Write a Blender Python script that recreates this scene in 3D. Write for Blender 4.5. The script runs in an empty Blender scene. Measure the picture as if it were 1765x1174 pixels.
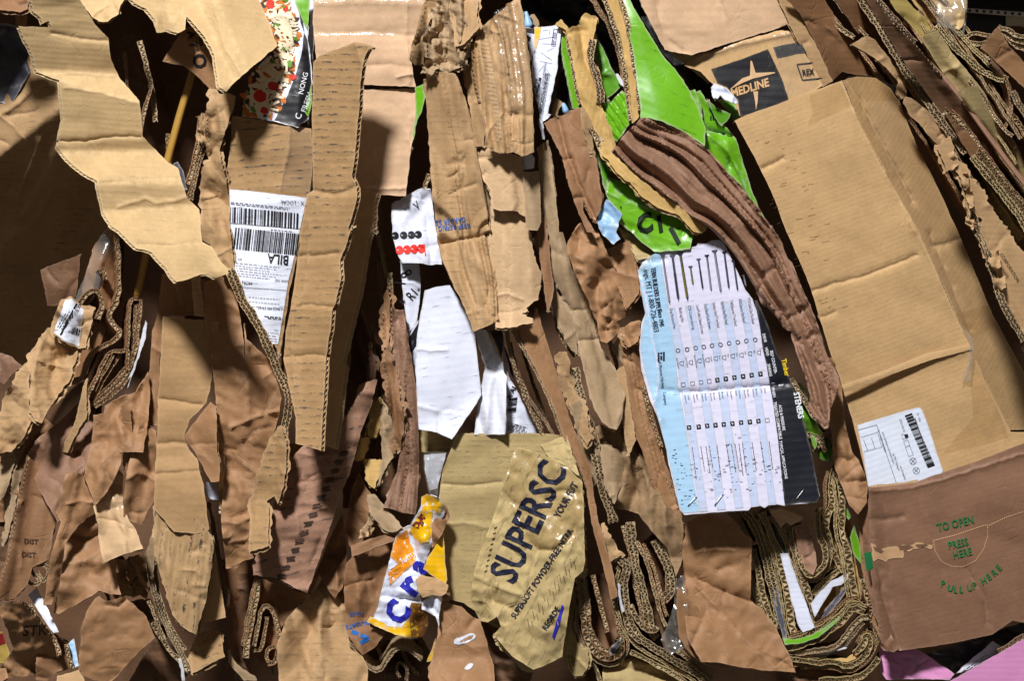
import bpy, math, random
import numpy as np
from mathutils.geometry import delaunay_2d_cdt
from mathutils import Vector

SC = bpy.context.scene
COL = SC.collection
D = 2.6                                    # camera distance to the face of the bale, metres (1 photo px = 1 mm there)
# ------------------------------------------------------------------ camera, world, lamp, exposure
cam_d = bpy.data.cameras.new('camera'); cam = bpy.data.objects.new('camera', cam_d); COL.objects.link(cam)
cam.location = (0, -D, 0); cam.rotation_euler = (math.pi/2, 0, 0)
cam_d.sensor_width = 36; cam_d.lens = 36*D/1.765; cam_d.clip_end = 100; cam_d.clip_start = 0.05
SC.camera = cam
W = bpy.data.worlds.new('World'); SC.world = W; W.use_nodes = True
bgn = W.node_tree.nodes['Background']; bgn.inputs[0].default_value = (1.0, 0.93, 0.82, 1); bgn.inputs[1].default_value = 0.085
ld = bpy.data.lights.new('lamp', 'AREA'); ld.shape = 'DISK'; ld.size = 0.75; ld.energy = 525; ld.color = (1.0, 1.0, 1.0)
lamp = bpy.data.objects.new('lamp', ld); COL.objects.link(lamp); lamp.location = (-1.3, -4.0, 4.3)
lamp.rotation_euler = (Vector((0, 0, 0)) - lamp.location).to_track_quat('-Z', 'Y').to_euler()
SC.view_settings.view_transform = 'Standard'; SC.view_settings.look = 'None'
SC.view_settings.exposure = 0.0; SC.view_settings.gamma = 1.0; SC.view_settings.use_curve_mapping = False
SC.render.engine = 'CYCLES'
SC.cycles.max_bounces = 6; SC.cycles.diffuse_bounces = 3; SC.cycles.transparent_max_bounces = 12

# ------------------------------------------------------------------ measures
KT = 2.9356
ORG = {'a': 0, 'b': 400, 'c': 800, 'd': 1200}; ROW = {'1': 0, '2': 380, '3': 774}
def P(s):
    """points; a token like b2 gives the origin of the survey sheet the next numbers are measured on, f = whole face"""
    ox = oy = 0; k = 1.0; out = []
    for t in s.split():
        if t == 'f': ox = oy = 0; k = 1.0
        elif t in ZS: ox, oy, k = ZS[t]
        elif t[0] in ORG and len(t) == 2: ox = ORG[t[0]]; oy = ROW[t[1]]; k = KT
        else:
            a, b = t.split(','); out.append((ox+float(a)/k, oy+float(b)/k))
    return out
def world(x, y, d):
    x = np.asarray(x, float); y = np.asarray(y, float); d = np.asarray(d, float)
    f = (D-d/1000)/D
    return np.stack([(x-882.5)/1000*f, -d/1000+0*x, (587-y)/1000*f], -1)

# ------------------------------------------------------------------ noise
_rs = np.random.RandomState(5)
_PERM = _rs.permutation(512); _PERM = np.concatenate([_PERM, _PERM, _PERM])
_ANG = _rs.rand(512)*2*np.pi
def pn(x, y, seed=0):
    x = np.asarray(x, float)+seed*17.31; y = np.asarray(y, float)+seed*9.77
    xi = np.floor(x).astype(int); yi = np.floor(y).astype(int); xf = x-xi; yf = y-yi
    def g(ix, iy, fx, fy):
        a = _ANG[_PERM[(_PERM[ix & 511]+iy) & 511]]
        return np.cos(a)*fx+np.sin(a)*fy
    u = xf**3*(xf*(xf*6-15)+10); v = yf**3*(yf*(yf*6-15)+10)
    a = g(xi, yi, xf, yf); b = g(xi+1, yi, xf-1, yf); c = g(xi, yi+1, xf, yf-1); d = g(xi+1, yi+1, xf-1, yf-1)
    return 1.5*((a*(1-u)+b*u)*(1-v)+(c*(1-u)+d*u)*v)
def facet(x, y, seed=0):
    """piecewise flat relief with sharp creases, like paper that was crushed and opened again"""
    k = (x+y)*.366; u = x+k+seed*13.7; v = y+k+seed*7.1
    i = np.floor(u).astype(int); j = np.floor(v).astype(int); fu = u-i; fv = v-j
    def h(a, b): return _PERM[(_PERM[a & 511]+b) & 511]/255.5-1
    lo = fu > fv
    return np.where(lo, (1-fu)*h(i, j)+(fu-fv)*h(i+1, j)+fv*h(i+1, j+1), (1-fv)*h(i, j)+(fv-fu)*h(i, j+1)+fu*h(i+1, j+1))
def crumple(x, y, amp, scale, ang=0, asp=1, seed=0):
    ca, sa = math.cos(math.radians(ang)), math.sin(math.radians(ang))
    u = (x*ca+y*sa)/scale/asp; v = (-x*sa+y*ca)/scale
    wu = u+.45*pn(u*.6, v*.6, seed+3)+.1*pn(u*2, v*2, seed+5); wv = v+.45*pn(u*.6, v*.6, seed+4)+.1*pn(u*2, v*2, seed+6)
    r = amp*.95*facet(wu*.8, wv*.8, seed)
    r += amp*.42*facet(wv*1.7+.3*wu, wu*1.5, seed+1)
    r += amp*.35*pn(u*.8, v*.8, seed+2)
    return r

# ------------------------------------------------------------------ materials
def lin(c):
    return tuple((v/255/12.92 if v/255 <= .04045 else ((v/255+.055)/1.055)**2.4) for v in c)
MC = {}
def _nt(name):
    m = bpy.data.materials.new(name); m.use_nodes = True
    nt = m.node_tree; b = nt.nodes['Principled BSDF']
    return m, nt, b
def N(nt, typ, **kw):
    n = nt.nodes.new(typ)
    for k, v in kw.items(): setattr(n, k, v)
    return n
def M(nt, op, a, b=None, c=None, clamp=False):
    n = nt.nodes.new('ShaderNodeMath'); n.operation = op; n.use_clamp = clamp
    for i, v in enumerate((a, b, c)):
        if v is None: continue
        if isinstance(v, (int, float)): n.inputs[i].default_value = v
        else: nt.links.new(v, n.inputs[i])
    return n.outputs[0]
def MIX(nt, f, a, b, mode='MIX'):
    n = nt.nodes.new('ShaderNodeMix'); n.data_type = 'RGBA'; n.blend_type = mode
    for s, v in ((n.inputs[0], f), (n.inputs[6], a), (n.inputs[7], b)):
        if isinstance(v, (int, float)): s.default_value = v
        elif isinstance(v, tuple): s.default_value = (*v, 1) if len(v) == 3 else v
        else: nt.links.new(v, s)
    return n.outputs[2]
def NOISE(nt, vec, scale, detail=3, rough=.55, sx=1, sy=1):
    if sx != 1 or sy != 1:
        mp = N(nt, 'ShaderNodeMapping'); mp.inputs['Scale'].default_value = (sx, sy, 1); nt.links.new(vec, mp.inputs[0]); vec = mp.outputs[0]
    n = N(nt, 'ShaderNodeTexNoise'); n.inputs['Scale'].default_value = scale; n.inputs['Detail'].default_value = detail; n.inputs['Roughness'].default_value = rough
    nt.links.new(vec, n.inputs['Vector']); return n.outputs['Fac']
def STEP(nt, v, lo, hi):
    n = N(nt, 'ShaderNodeMapRange'); n.interpolation_type = 'SMOOTHSTEP'; n.inputs[1].default_value = lo; n.inputs[2].default_value = hi
    nt.links.new(v, n.inputs[0]); return n.outputs[0]
def CREASES(nt, tc):
    """thin wandering crease lines, denser in some places"""
    wv = N(nt, 'ShaderNodeVectorMath', operation='MULTIPLY_ADD'); nz = N(nt, 'ShaderNodeTexNoise'); nz.inputs['Scale'].default_value = 1.2; nz.inputs['Detail'].default_value = 1
    nt.links.new(tc, nz.inputs['Vector']); nt.links.new(nz.outputs['Color'], wv.inputs[0]); wv.inputs[1].default_value = (.3, .3, 0); nt.links.new(tc, wv.inputs[2])
    def vor(scale, w):
        v = N(nt, 'ShaderNodeTexVoronoi', feature='DISTANCE_TO_EDGE'); v.inputs['Scale'].default_value = scale; nt.links.new(wv.outputs[0], v.inputs['Vector'])
        return STEP(nt, v.outputs['Distance'], w, 0)
    g1 = STEP(nt, NOISE(nt, tc, 1.7, 2), .54, .62); g2 = STEP(nt, NOISE(nt, tc, 2.3, 2), .56, .64)
    return M(nt, 'ADD', M(nt, 'MULTIPLY', vor(1.6, .05), g1), M(nt, 'MULTIPLY', vor(3.4, .05), g2))
def kraft(name, rgb, flute=0.25, lam=11, scuff=0.0, rough=.78, wrinkle=.5, edge=.35, ink=(.06, .05, .042), spot=0.0, gloss=.3):
    """corrugated board or paper: fibre mottling, flute washboarding, ink rubbed off on the flute crests, worn pale rims"""
    if name in MC: return MC[name]
    m, nt, b = _nt(name); c = lin(rgb); g_ = .3*c[0]+.55*c[1]+.15*c[2]; c = tuple(.95*(x*.90+g_*.10) for x in c)
    tc = N(nt, 'ShaderNodeUVMap', uv_map='uv').outputs[0]
    sep = N(nt, 'ShaderNodeSeparateXYZ'); nt.links.new(tc, sep.inputs[0])
    big = NOISE(nt, tc, 1.1, 4, .6); mid = NOISE(nt, tc, 6, 4, .65); fib = NOISE(nt, tc, 60, 2, .6, 1, .25)
    v = M(nt, 'ADD', M(nt, 'MULTIPLY', M(nt, 'SUBTRACT', big, .5), .55), M(nt, 'ADD', M(nt, 'MULTIPLY', M(nt, 'SUBTRACT', mid, .5), .35), M(nt, 'MULTIPLY', M(nt, 'SUBTRACT', fib, .5), .30)))
    v = M(nt, 'ADD', v, 1.0)
    vm = N(nt, 'ShaderNodeVectorMath', operation='SCALE'); vm.inputs[0].default_value = c; nt.links.new(v, vm.inputs['Scale'])
    col = vm.outputs[0]
    # flutes run along u: the wave goes over v, slightly warped
    wv = M(nt, 'ADD', sep.outputs[1], M(nt, 'MULTIPLY', NOISE(nt, tc, 1.6, 2), .06))
    s = M(nt, 'SINE', M(nt, 'MULTIPLY', wv, 2*math.pi*100/lam))
    if scuff > 0:
        line = STEP(nt, M(nt, 'ADD', s, M(nt, 'MULTIPLY', M(nt, 'SUBTRACT', mid, .5), 1.6)), .25, .95)
        dash = STEP(nt, NOISE(nt, tc, 7.5, 6, .8, .6, 1.6), .49, .58)
        zone = STEP(nt, NOISE(nt, tc, .9, 3, .6), .36, .56)
        f = M(nt, 'MULTIPLY', M(nt, 'MULTIPLY', line, dash), M(nt, 'MULTIPLY', M(nt, 'ADD', zone, .25), scuff), clamp=True)
        col = MIX(nt, f, col, ink)
        smear = M(nt, 'MULTIPLY', STEP(nt, NOISE(nt, tc, 2.2, 6, .72, .5, 1.6), .55, .78), .4*scuff, clamp=True)
        col = MIX(nt, smear, col, (ink[0]*2.2, ink[1]*2, ink[2]*2))
    # dirt specks and grime
    sp = STEP(nt, NOISE(nt, tc, 17, 3, .7), .68, .76)
    col = MIX(nt, M(nt, 'MULTIPLY', sp, .30+spot), col, (c[0]*.35, c[1]*.33, c[2]*.33))
    gr = STEP(nt, NOISE(nt, tc, .8, 6, .7, 1, 1), .54, .80)
    col = MIX(nt, M(nt, 'MULTIPLY', gr, .34), col, (c[0]*.5, c[1]*.47, c[2]*.45))
    at = N(nt, 'ShaderNodeAttribute', attribute_name='edge').outputs['Fac']
    ed = M(nt, 'MULTIPLY', M(nt, 'SUBTRACT', 1.0, STEP(nt, M(nt, 'ADD', at, M(nt, 'MULTIPLY', M(nt, 'SUBTRACT', mid, .5), 9)), 0, 4.5)), edge)
    pale = tuple(min(.8, x*1.25+.06) for x in c)
    col = MIX(nt, ed, col, pale)
    cr = N(nt, 'ShaderNodeAttribute', attribute_name='crease').outputs['Fac']
    col = MIX(nt, M(nt, 'MULTIPLY', M(nt, 'MULTIPLY', cr, STEP(nt, mid, .40, .60)), .55), col, pale)
    nt.links.new(col, b.inputs['Base Color']); b.inputs['Roughness'].default_value = rough
    b.inputs['Specular IOR Level'].default_value = gloss
    wn = CREASES(nt, tc)
    h = M(nt, 'ADD', M(nt, 'MULTIPLY', s, M(nt, 'MULTIPLY', big, flute*.6)), M(nt, 'ADD', M(nt, 'MULTIPLY', wn, -wrinkle*.5), M(nt, 'ADD', M(nt, 'MULTIPLY', fib, .26), M(nt, 'MULTIPLY', mid, .18))))
    bp = N(nt, 'ShaderNodeBump'); bp.inputs['Strength'].default_value = .75; bp.inputs['Distance'].default_value = .0011
    nt.links.new(h, bp.inputs['Height']); nt.links.new(bp.outputs[0], b.inputs['Normal'])
    MC[name] = m; return m
def paper(name, rgb, rough=.5, scuff=.3, wrinkle=.3, gloss=.4, lam=10, line=.3, ink=(.10, .095, .095), rim=.45):
    """printed or coated paper face: even colour, rubbed scratches, soft creases"""
    if name in MC: return MC[name]
    m, nt, b = _nt(name); c = lin(rgb)
    tc = N(nt, 'ShaderNodeUVMap', uv_map='uv').outputs[0]
    sep = N(nt, 'ShaderNodeSeparateXYZ'); nt.links.new(tc, sep.inputs[0])
    mid = NOISE(nt, tc, 5, 4, .6)
    v = M(nt, 'ADD', M(nt, 'MULTIPLY', M(nt, 'SUBTRACT', mid, .5), .22), 1.0)
    vm = N(nt, 'ShaderNodeVectorMath', operation='SCALE'); vm.inputs[0].default_value = c; nt.links.new(v, vm.inputs['Scale'])
    col = vm.outputs[0]
    s = M(nt, 'SINE', M(nt, 'MULTIPLY', M(nt, 'ADD', sep.outputs[1], M(nt, 'MULTIPLY', mid, .06)), 2*math.pi*100/lam))
    if scuff > 0:
        d = STEP(nt, NOISE(nt, tc, 5.5, 5, .75, .5, 2.6), .54, .70)
        f = M(nt, 'MULTIPLY', M(nt, 'MULTIPLY', d, STEP(nt, s, -.1, .8)), scuff, clamp=True)
        col = MIX(nt, f, col, ink)
        d2 = STEP(nt, NOISE(nt, tc, 1.3, 6, .7), .55, .8)
        col = MIX(nt, M(nt, 'MULTIPLY', d2, .35*scuff), col, tuple(.5*x+.5*y for x, y in zip(c, ink)))
    at = N(nt, 'ShaderNodeAttribute', attribute_name='edge').outputs['Fac']
    ed = M(nt, 'SUBTRACT', 1.0, STEP(nt, M(nt, 'ADD', at, M(nt, 'MULTIPLY', M(nt, 'SUBTRACT', mid, .5), 9)), 0, 3.5))
    col = MIX(nt, M(nt, 'MULTIPLY', ed, rim), col, (.55, .50, .42))
    cr = N(nt, 'ShaderNodeAttribute', attribute_name='crease').outputs['Fac']
    col = MIX(nt, M(nt, 'MULTIPLY', M(nt, 'MULTIPLY', cr, STEP(nt, mid, .42, .6)), .5), col, (.62, .6, .56))
    nt.links.new(col, b.inputs['Base Color']); b.inputs['Roughness'].default_value = rough; b.inputs['Specular IOR Level'].default_value = gloss
    wn = CREASES(nt, tc)
    h = M(nt, 'ADD', M(nt, 'MULTIPLY', s, line*.3), M(nt, 'ADD', M(nt, 'MULTIPLY', wn, -wrinkle*.5), M(nt, 'MULTIPLY', mid, .15)))
    bp = N(nt, 'ShaderNodeBump'); bp.inputs['Strength'].default_value = .6; bp.inputs['Distance'].default_value = .0011
    nt.links.new(h, bp.inputs['Height']); nt.links.new(bp.outputs[0], b.inputs['Normal'])
    MC[name] = m; return m
def inkm(name, rgb, wear=.25, rough=.6):
    """printing ink, rubbed through here and there"""
    if name in MC: return MC[name]
    m, nt, b = _nt(name); c = lin(rgb)
    g = N(nt, 'ShaderNodeTexCoord').outputs['Object']
    n = STEP(nt, NOISE(nt, g, 130, 5, .7), .56, .74)
    b.inputs['Roughness'].default_value = rough; b.inputs['Specular IOR Level'].default_value = .25
    b.inputs['Base Color'].default_value = (*c, 1)
    al = M(nt, 'SUBTRACT', 1.0, M(nt, 'MULTIPLY', n, wear*2.2), clamp=True)
    nt.links.new(al, b.inputs['Alpha'])
    MC[name] = m; return m
def film(name, tint=(.99, .985, .97), refl=.06, rough=.12, bump=1.0, scale=9, alpha=.06, body=(.8, .78, .74)):
    """clear packing tape and stretch film: see-through with wrinkled gloss"""
    if name in MC: return MC[name]
    m, nt, b = _nt(name); out = nt.nodes['Material Output']
    tc = N(nt, 'ShaderNodeUVMap', uv_map='uv').outputs[0]
    tr = N(nt, 'ShaderNodeBsdfTransparent'); tr.inputs[0].default_value = (*tint, 1)
    gl = N(nt, 'ShaderNodeBsdfGlossy'); gl.inputs['Roughness'].default_value = rough
    df = N(nt, 'ShaderNodeBsdfDiffuse'); df.inputs[0].default_value = (*body, 1)
    wn = M(nt, 'ABSOLUTE', M(nt, 'SUBTRACT', NOISE(nt, tc, scale, 4, .6), .5))
    bp = N(nt, 'ShaderNodeBump'); bp.inputs['Strength'].default_value = bump; bp.inputs['Distance'].default_value = .006
    nt.links.new(wn, bp.inputs['Height']); nt.links.new(bp.outputs[0], gl.inputs['Normal'])
    m1 = N(nt, 'ShaderNodeMixShader'); m1.inputs[0].default_value = alpha; nt.links.new(tr.outputs[0], m1.inputs[1]); nt.links.new(df.outputs[0], m1.inputs[2])
    m2 = N(nt, 'ShaderNodeMixShader'); m2.inputs[0].default_value = refl; nt.links.new(m1.outputs[0], m2.inputs[1]); nt.links.new(gl.outputs[0], m2.inputs[2])
    nt.links.new(m2.outputs[0], out.inputs[0]); nt.nodes.remove(b)
    MC[name] = m; return m

# ------------------------------------------------------------------ mesh making
def mk(name, V, F, mat, parent=None, uv=None, edge=None, crease=None, smooth=True, mats=None, mi=None):
    V = np.asarray(V, float); c = V.mean(0)
    me = bpy.data.meshes.new(name); me.from_pydata((V-c).tolist(), [], F)
    o = bpy.data.objects.new(name, me); COL.objects.link(o)
    for m in ([mat] if mats is None else mats): me.materials.append(m)
    if mi is not None: me.polygons.foreach_set('material_index', mi)
    li = np.zeros(len(me.loops), int); me.loops.foreach_get('vertex_index', li)
    if uv is not None:
        l = me.uv_layers.new(name='uv'); l.data.foreach_set('uv', np.asarray(uv, float)[li].ravel())
    for nm, a in (('edge', edge), ('crease', crease)):
        if a is not None:
            at = me.attributes.new(nm, 'FLOAT', 'POINT'); at.data.foreach_set('value', np.asarray(a, float))
    me.polygons.foreach_set('use_smooth', [smooth]*len(me.polygons))
    me.update()
    if parent is not None:
        o.parent = parent; o.location = Vector(c)-_wl(parent)
    else: o.location = c
    return o
def _wl(o):
    v = Vector(o.location)
    while o.parent is not None: o = o.parent; v = v+Vector(o.location)
    return v
def tag(o, label=None, cat=None, group=None, kind=None):
    if label: o['label'] = label
    if cat: o['category'] = cat
    if group: o['group'] = group
    if kind: o['kind'] = kind
    return o
def empty(name, label, cat, x, y, d, group=None):
    o = bpy.data.objects.new(name, None); COL.objects.link(o); o.location = world(x, y, d); o.empty_display_size = .02
    return tag(o, label, cat, group)
def chaikin(p, n, closed=True):
    p = np.asarray(p, float)
    for _ in range(n):
        q = np.roll(p, -1, 0) if closed else p[1:]
        a = p if closed else p[:-1]
        r = np.empty((2*len(a), 2)); r[0::2] = a*.75+q*.25; r[1::2] = a*.25+q*.75
        if not closed: r = np.vstack([p[:1], r, p[-1:]])
        p = r
    return p
def resample(p, step, closed=True):
    p = np.asarray(p, float); q = np.vstack([p, p[:1]]) if closed else p
    L = np.hypot(*np.diff(q, axis=0).T); s = np.concatenate([[0], np.cumsum(L)])
    n = max(3 if closed else 2, int(round(s[-1]/step)))
    if closed:
        # keep the corners: sample each side on its own
        out = []
        for i in range(len(q)-1):
            k = max(1, int(round(L[i]/step)))
            for j in range(k): out.append(q[i]+(q[i+1]-q[i])*j/k)
        return np.array(out)
    t = np.linspace(0, s[-1], n+1)
    return np.stack([np.interp(t, s, q[:, 0]), np.interp(t, s, q[:, 1])], -1)
def normals(p, closed=True):
    if closed: t = np.roll(p, -1, 0)-np.roll(p, 1, 0)
    else: t = np.gradient(p, axis=0)
    t /= np.hypot(t[:, 0], t[:, 1])[:, None]+1e-9
    return np.stack([-t[:, 1], t[:, 0]], -1)
def area2(p): return np.sum(p[:, 0]*np.roll(p[:, 1], -1)-np.roll(p[:, 0], -1)*p[:, 1])
def inside(px, py, poly):
    r = np.zeros(len(px), bool); n = len(poly)
    for i in range(n):
        x1, y1 = poly[i]; x2, y2 = poly[(i+1) % n]
        if y1 == y2: continue
        c = ((y1 > py) != (y2 > py)) & (px < (x2-x1)*(py-y1)/(y2-y1)+x1)
        r ^= c
    return r
def bdist(px, py, b):
    out = np.empty(len(px))
    for i in range(0, len(px), 2000):
        s = slice(i, i+2000)
        out[s] = np.sqrt(((px[s, None]-b[None, :, 0])**2+(py[s, None]-b[None, :, 1])**2).min(1))
    return out
def sdist(px, py, b):
    """distance to an open polyline"""
    out = np.full(px.shape, 1e9)
    for (x1, y1), (x2, y2) in zip(b[:-1], b[1:]):
        dx, dy = x2-x1, y2-y1; t = np.clip(((px-x1)*dx+(py-y1)*dy)/(dx*dx+dy*dy+1e-9), 0, 1)
        out = np.minimum(out, (px-x1-t*dx)**2+(py-y1-t*dy)**2)
    return np.sqrt(out)
SEED = [0]
def depthf(d=0, tilt=(0, 0), at=None, bends=(), creases=(), crum=(), prof=(), bulge=(), warp=6, fans=()):
    """relief of a sheet: plane + hinge lines + dents + pleats + crumples, in mm towards the viewer"""
    fl = []
    for L_, R_, n_, amp_, sd_ in fans:        # folds that converge with the sides of a tapering sheet
        r_ = random.Random(sd_); tb = [0.]; k_ = 0
        while tb[-1] < 1: tb.append(tb[-1]+r_.choice((.35, .6, 1, 1.6))/(2*n_))
        hs = [amp_*r_.uniform(.35, 1.1)*(1 if i % 2 else -1) for i in range(len(tb))]
        fl.append((resample(chaikin(P(L_), 1, False), 16, False), resample(chaikin(P(R_), 1, False), 16, False), tb, hs))
    def f(x, y):
        x = np.asarray(x, float); y = np.asarray(y, float)
        z = d+tilt[0]*(x-at[0])+tilt[1]*(y-at[1])
        for b in bends:                       # hinge: x1,y1,x2,y2,slope(,softness) below a flat line, right of a steep one
            x1, y1, x2, y2, k = b[:5]; w = b[5] if len(b) > 5 else 2.5
            L = math.hypot(x2-x1, y2-y1); s = ((x-x1)*-(y2-y1)+(y-y1)*(x2-x1))/L*(-1 if abs(y2-y1) > abs(x2-x1) else 1)
            z = z+k*w*np.logaddexp(0, s/w)
        for c in creases:                     # polyline, amp, width
            pts, amp, w = c[:3]; jt = crease_path(pts)
            dd = sdist(x, y, jt)
            z = z+amp*np.exp(-dd/w)
        for (dx, dy), tab in prof:            # pleats along a direction: position -> height
            n = math.hypot(dx, dy); t = (x*dx+y*dy)/n
            tt = t+warp*pn(x/70, y/70, 8)+.5*warp*pn(x/28, y/28, 9)
            z = z+np.interp(tt, [a for a, _ in tab], [b for _, b in tab])
        for (bx, by, rx, ry, a) in bulge:
            z = z+a*np.exp(-(((x-bx)/rx)**2+((y-by)/ry)**2))
        for L_, R_, tb, hs in fl:
            a = sdist(x, y, L_); b = sdist(x, y, R_); ff = a/(a+b+1e-6)
            sc = np.clip((a+b)/80, .22, 1.2)
            z = z+sc*np.interp(ff+.06*pn(x/110, y/110, 3), tb, hs)
        for c in crum: z = z+crumple(x, y, *c)
        return z
    return f
def crease_path(pts):
    q = resample(pts, 4, False)
    return np.stack([q[:, 0]+2.0*pn(q[:, 1]/17, q[:, 0]/17, 1), q[:, 1]+2.0*pn(q[:, 1]/15, q[:, 0]/15, 2)], -1)
def grid_mesh(loop, h, seed, extra=()):
    lo = loop.min(0); hi = loop.max(0)
    gy = np.arange(lo[1]+h*.5, hi[1], h*.866); pts = []
    for j, yy in enumerate(gy):
        xx = np.arange(lo[0]+(h*.5 if j % 2 else 0), hi[0], h); pts.append(np.stack([xx, np.full(len(xx), yy)], -1))
    g = np.vstack(pts) if pts else np.zeros((0, 2))
    rs = np.random.RandomState(seed); g = g+rs.uniform(-.22*h, .22*h, g.shape)
    for c in extra:
        jt = crease_path(c[0]); nn = normals(jt, False); w = max(1.6, c[2]*.7)
        if len(g): g = g[bdist(g[:, 0], g[:, 1], jt) > w*1.9]
        g = np.vstack([g, jt, jt+nn*w, jt-nn*w])
    if len(g):
        k = inside(g[:, 0], g[:, 1], loop); g = g[k]
    if len(g):
        g = g[bdist(g[:, 0], g[:, 1], loop) > h*.55]
    n = len(loop)
    vs = [Vector((float(a), float(b))) for a, b in np.vstack([loop, g])]
    r = delaunay_2d_cdt(vs, [(i, (i+1) % n) for i in range(n)], [], 1, 1e-5)
    v = np.array([(a.x, a.y) for a in r[0]]); return v, [tuple(f) for f in r[2]]
def sheet(name, pts, d=0, mat=None, label=None, cat=None, parent=None, group=None, t=5, h=None, rag=1.0, torn=0, sm=0, uva=0,
          tilt=(0, 0), at=None, bends=(), creases=(), crum=(), prof=(), bulge=(), flute=True, lam=8, off=None, backmat=None, dep=None, kind=None, pl=None, boost=None, warp=6, fans=()):
    """one sheet of board or paper with its outline in face millimetres, its own relief and a real thickness; flutes show along its rim"""
    SEED[0] += 1; sd = SEED[0]
    if isinstance(pts, str): pts = P(pts)
    p = np.asarray(pts, float)
    if sm: p = chaikin(p, sm)
    if area2(p) < 0: p = p[::-1]
    ar = abs(area2(p))/2
    if h is None: h = 3.3 if ar < 12000 else (3.9 if ar < 45000 else 5.5)
    if fans: h = min(h, 2.7)
    lp = resample(p, 3.5 if ar < 40000 else 4.5)
    nm = normals(lp)
    s = np.arange(len(lp))*3.5
    jit = rag*(pn(s/16, s*0+sd, 1)+.6*pn(s/6.5, s*0+sd, 2))
    if torn: jit = jit+torn*(1.2*pn(s/26, s*0+sd, 3)+.9*pn(s/9, s*0+sd, 4))
    lp = lp+nm*jit[:, None]
    c = p.mean(0) if at is None else at
    if kind is None:
        crum = [(q[0]*(boost or (2.3 if q[0] >= 4.5 else 1.5)),)+tuple(q[1:]) for q in crum]
        if pl is None and not fans and crum and len(crum[0]) > 4 and crum[0][3] >= 2.5 and crum[0][0] >= 4: pl = (crum[0][2], crum[0][1]*.75, crum[0][1]*.75*.24*min(1.4, crum[0][0]/6), crum[0][4])
    if pl:                                    # pleats running along an angle: irregular sawtooth across it
        an, stp, am, ps = pl; r_ = random.Random(ps); tab = []; tt = -3000
        while tt < 3000:
            tab.append((tt, am*r_.choice((-1, -.7, -.2, .1, .6, 1))*r_.uniform(.5, 1.2))); tt += stp*r_.choice((.3, .45, .8, 1.3, 2.0))
        prof = list(prof)+[((-math.sin(math.radians(an)), math.cos(math.radians(an))), tab)]
    if kind is None and dep is None:
        rr = random.Random(sd*7+1); xs, ys = p[:, 0], p[:, 1]; a_ = crum[0][0] if crum else 0
        crum = list(crum); creases = list(creases)
        if a_ >= 4 and ar > 1500:             # odd creases from being crushed
            an0 = crum[0][2]; n_ = min(16, int(ar/1700)+1)
            for _ in range(n_):
                cx, cy = rr.uniform(xs.min(), xs.max()), rr.uniform(ys.min(), ys.max()); an = math.radians(an0+rr.choice((0, 0, 90, 60, -60))+rr.uniform(-22, 22)); L_ = rr.uniform(18, 62)
                q_ = [(cx-math.cos(an)*L_/2, cy-math.sin(an)*L_/2), (cx+rr.uniform(-6, 6), cy+rr.uniform(-6, 6)), (cx+math.cos(an)*L_/2, cy+math.sin(an)*L_/2)]
                creases.append((q_, rr.choice((-1, -1, 1))*rr.uniform(2.0, 4.5), rr.uniform(2.4, 5)))
        bow = 0 if at is not None or parent is not None else 5
    else: bow = 0
    dep1 = dep or depthf(d, tilt, c, bends, creases, crum, prof, bulge, warp, fans)
    def dep0(x, y): return dep1(x, y)+(bow*pn(np.asarray(x, float)/95, np.asarray(y, float)/95, sd) if bow else 0)
    v, F = grid_mesh(lp, h, sd, creases)
    X, Y = v[:, 0], v[:, 1]; sh = 0
    if dep is None and at is None and kind is None: sh = float(np.mean(dep0(X, Y)))-d      # keep the sheet where it lies in the bale
    def dep(x, y): return dep0(x, y)-sh
    z = dep(X, Y)
    def back(x, y, z):
        gx = (dep(x+2, y)-dep(x-2, y))/4; gy = (dep(x, y+2)-dep(x, y-2))/4
        n = np.sqrt(1+gx*gx+gy*gy)
        if off: return x+off[0], y+off[1], z-off[2]
        return x+t*gx/n, y+t*gy/n, z-t/n
    xb, yb, zb = back(X, Y, z)
    if torn >= 1 and flute and len(v) >= len(lp):
        nb = normals(lp); s2 = np.arange(len(lp))*3.5; mid_ = lp+nb*.8; sg = inside(mid_[:, 0], mid_[:, 1], lp)*-2.+1
        am = np.maximum(0, 1.2+torn*(1.6*pn(s2/24, s2*0+sd, 41)+1.6*pn(s2/7, s2*0+sd, 42)+.6))*sg
        kk = len(lp); xb = np.array(xb); yb = np.array(yb)
        xb[:kk] += nb[:, 0]*am; yb[:kk] += nb[:, 1]*am
    n = len(v)
    VV = np.vstack([world(X, Y, z), world(xb, yb, zb)])
    F = [f if ((v[f[1]]-v[f[0]])[0]*(v[f[2]]-v[f[0]])[1]-(v[f[1]]-v[f[0]])[1]*(v[f[2]]-v[f[0]])[0]) < 0 else f[::-1] for f in F]
    FF = list(F)+[tuple(i+n for i in f[::-1]) for f in F]
    mi = [0]*len(F)+[1]*len(F)
    ed = bdist(X, Y, lp); cr = np.zeros(n)
    for b in bends:
        x1, y1, x2, y2, k = b[:5]; L = math.hypot(x2-x1, y2-y1)
        cr = np.maximum(cr, np.exp(-np.abs(((X-x1)*-(y2-y1)+(Y-y1)*(x2-x1))/L)/3.0)*min(1, abs(k)*2))
    for cc in creases: cr = np.maximum(cr, np.exp(-bdist(X, Y, resample(cc[0], 4, False))/3.0)*.8)
    ca, sa = math.cos(math.radians(uva)), math.sin(math.radians(uva)); ox = sd*3.7
    def uvof(x, y): return np.stack([(x*ca-y*sa)/100+ox, (x*sa+y*ca)/100+ox], -1)
    UV = np.vstack([uvof(X, Y)]*2); ED = np.concatenate([ed, ed]); CR = np.concatenate([cr, cr])
    # rim
    L = resample(lp, 2.0) if flute else lp
    nl = normals(L)
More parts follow.
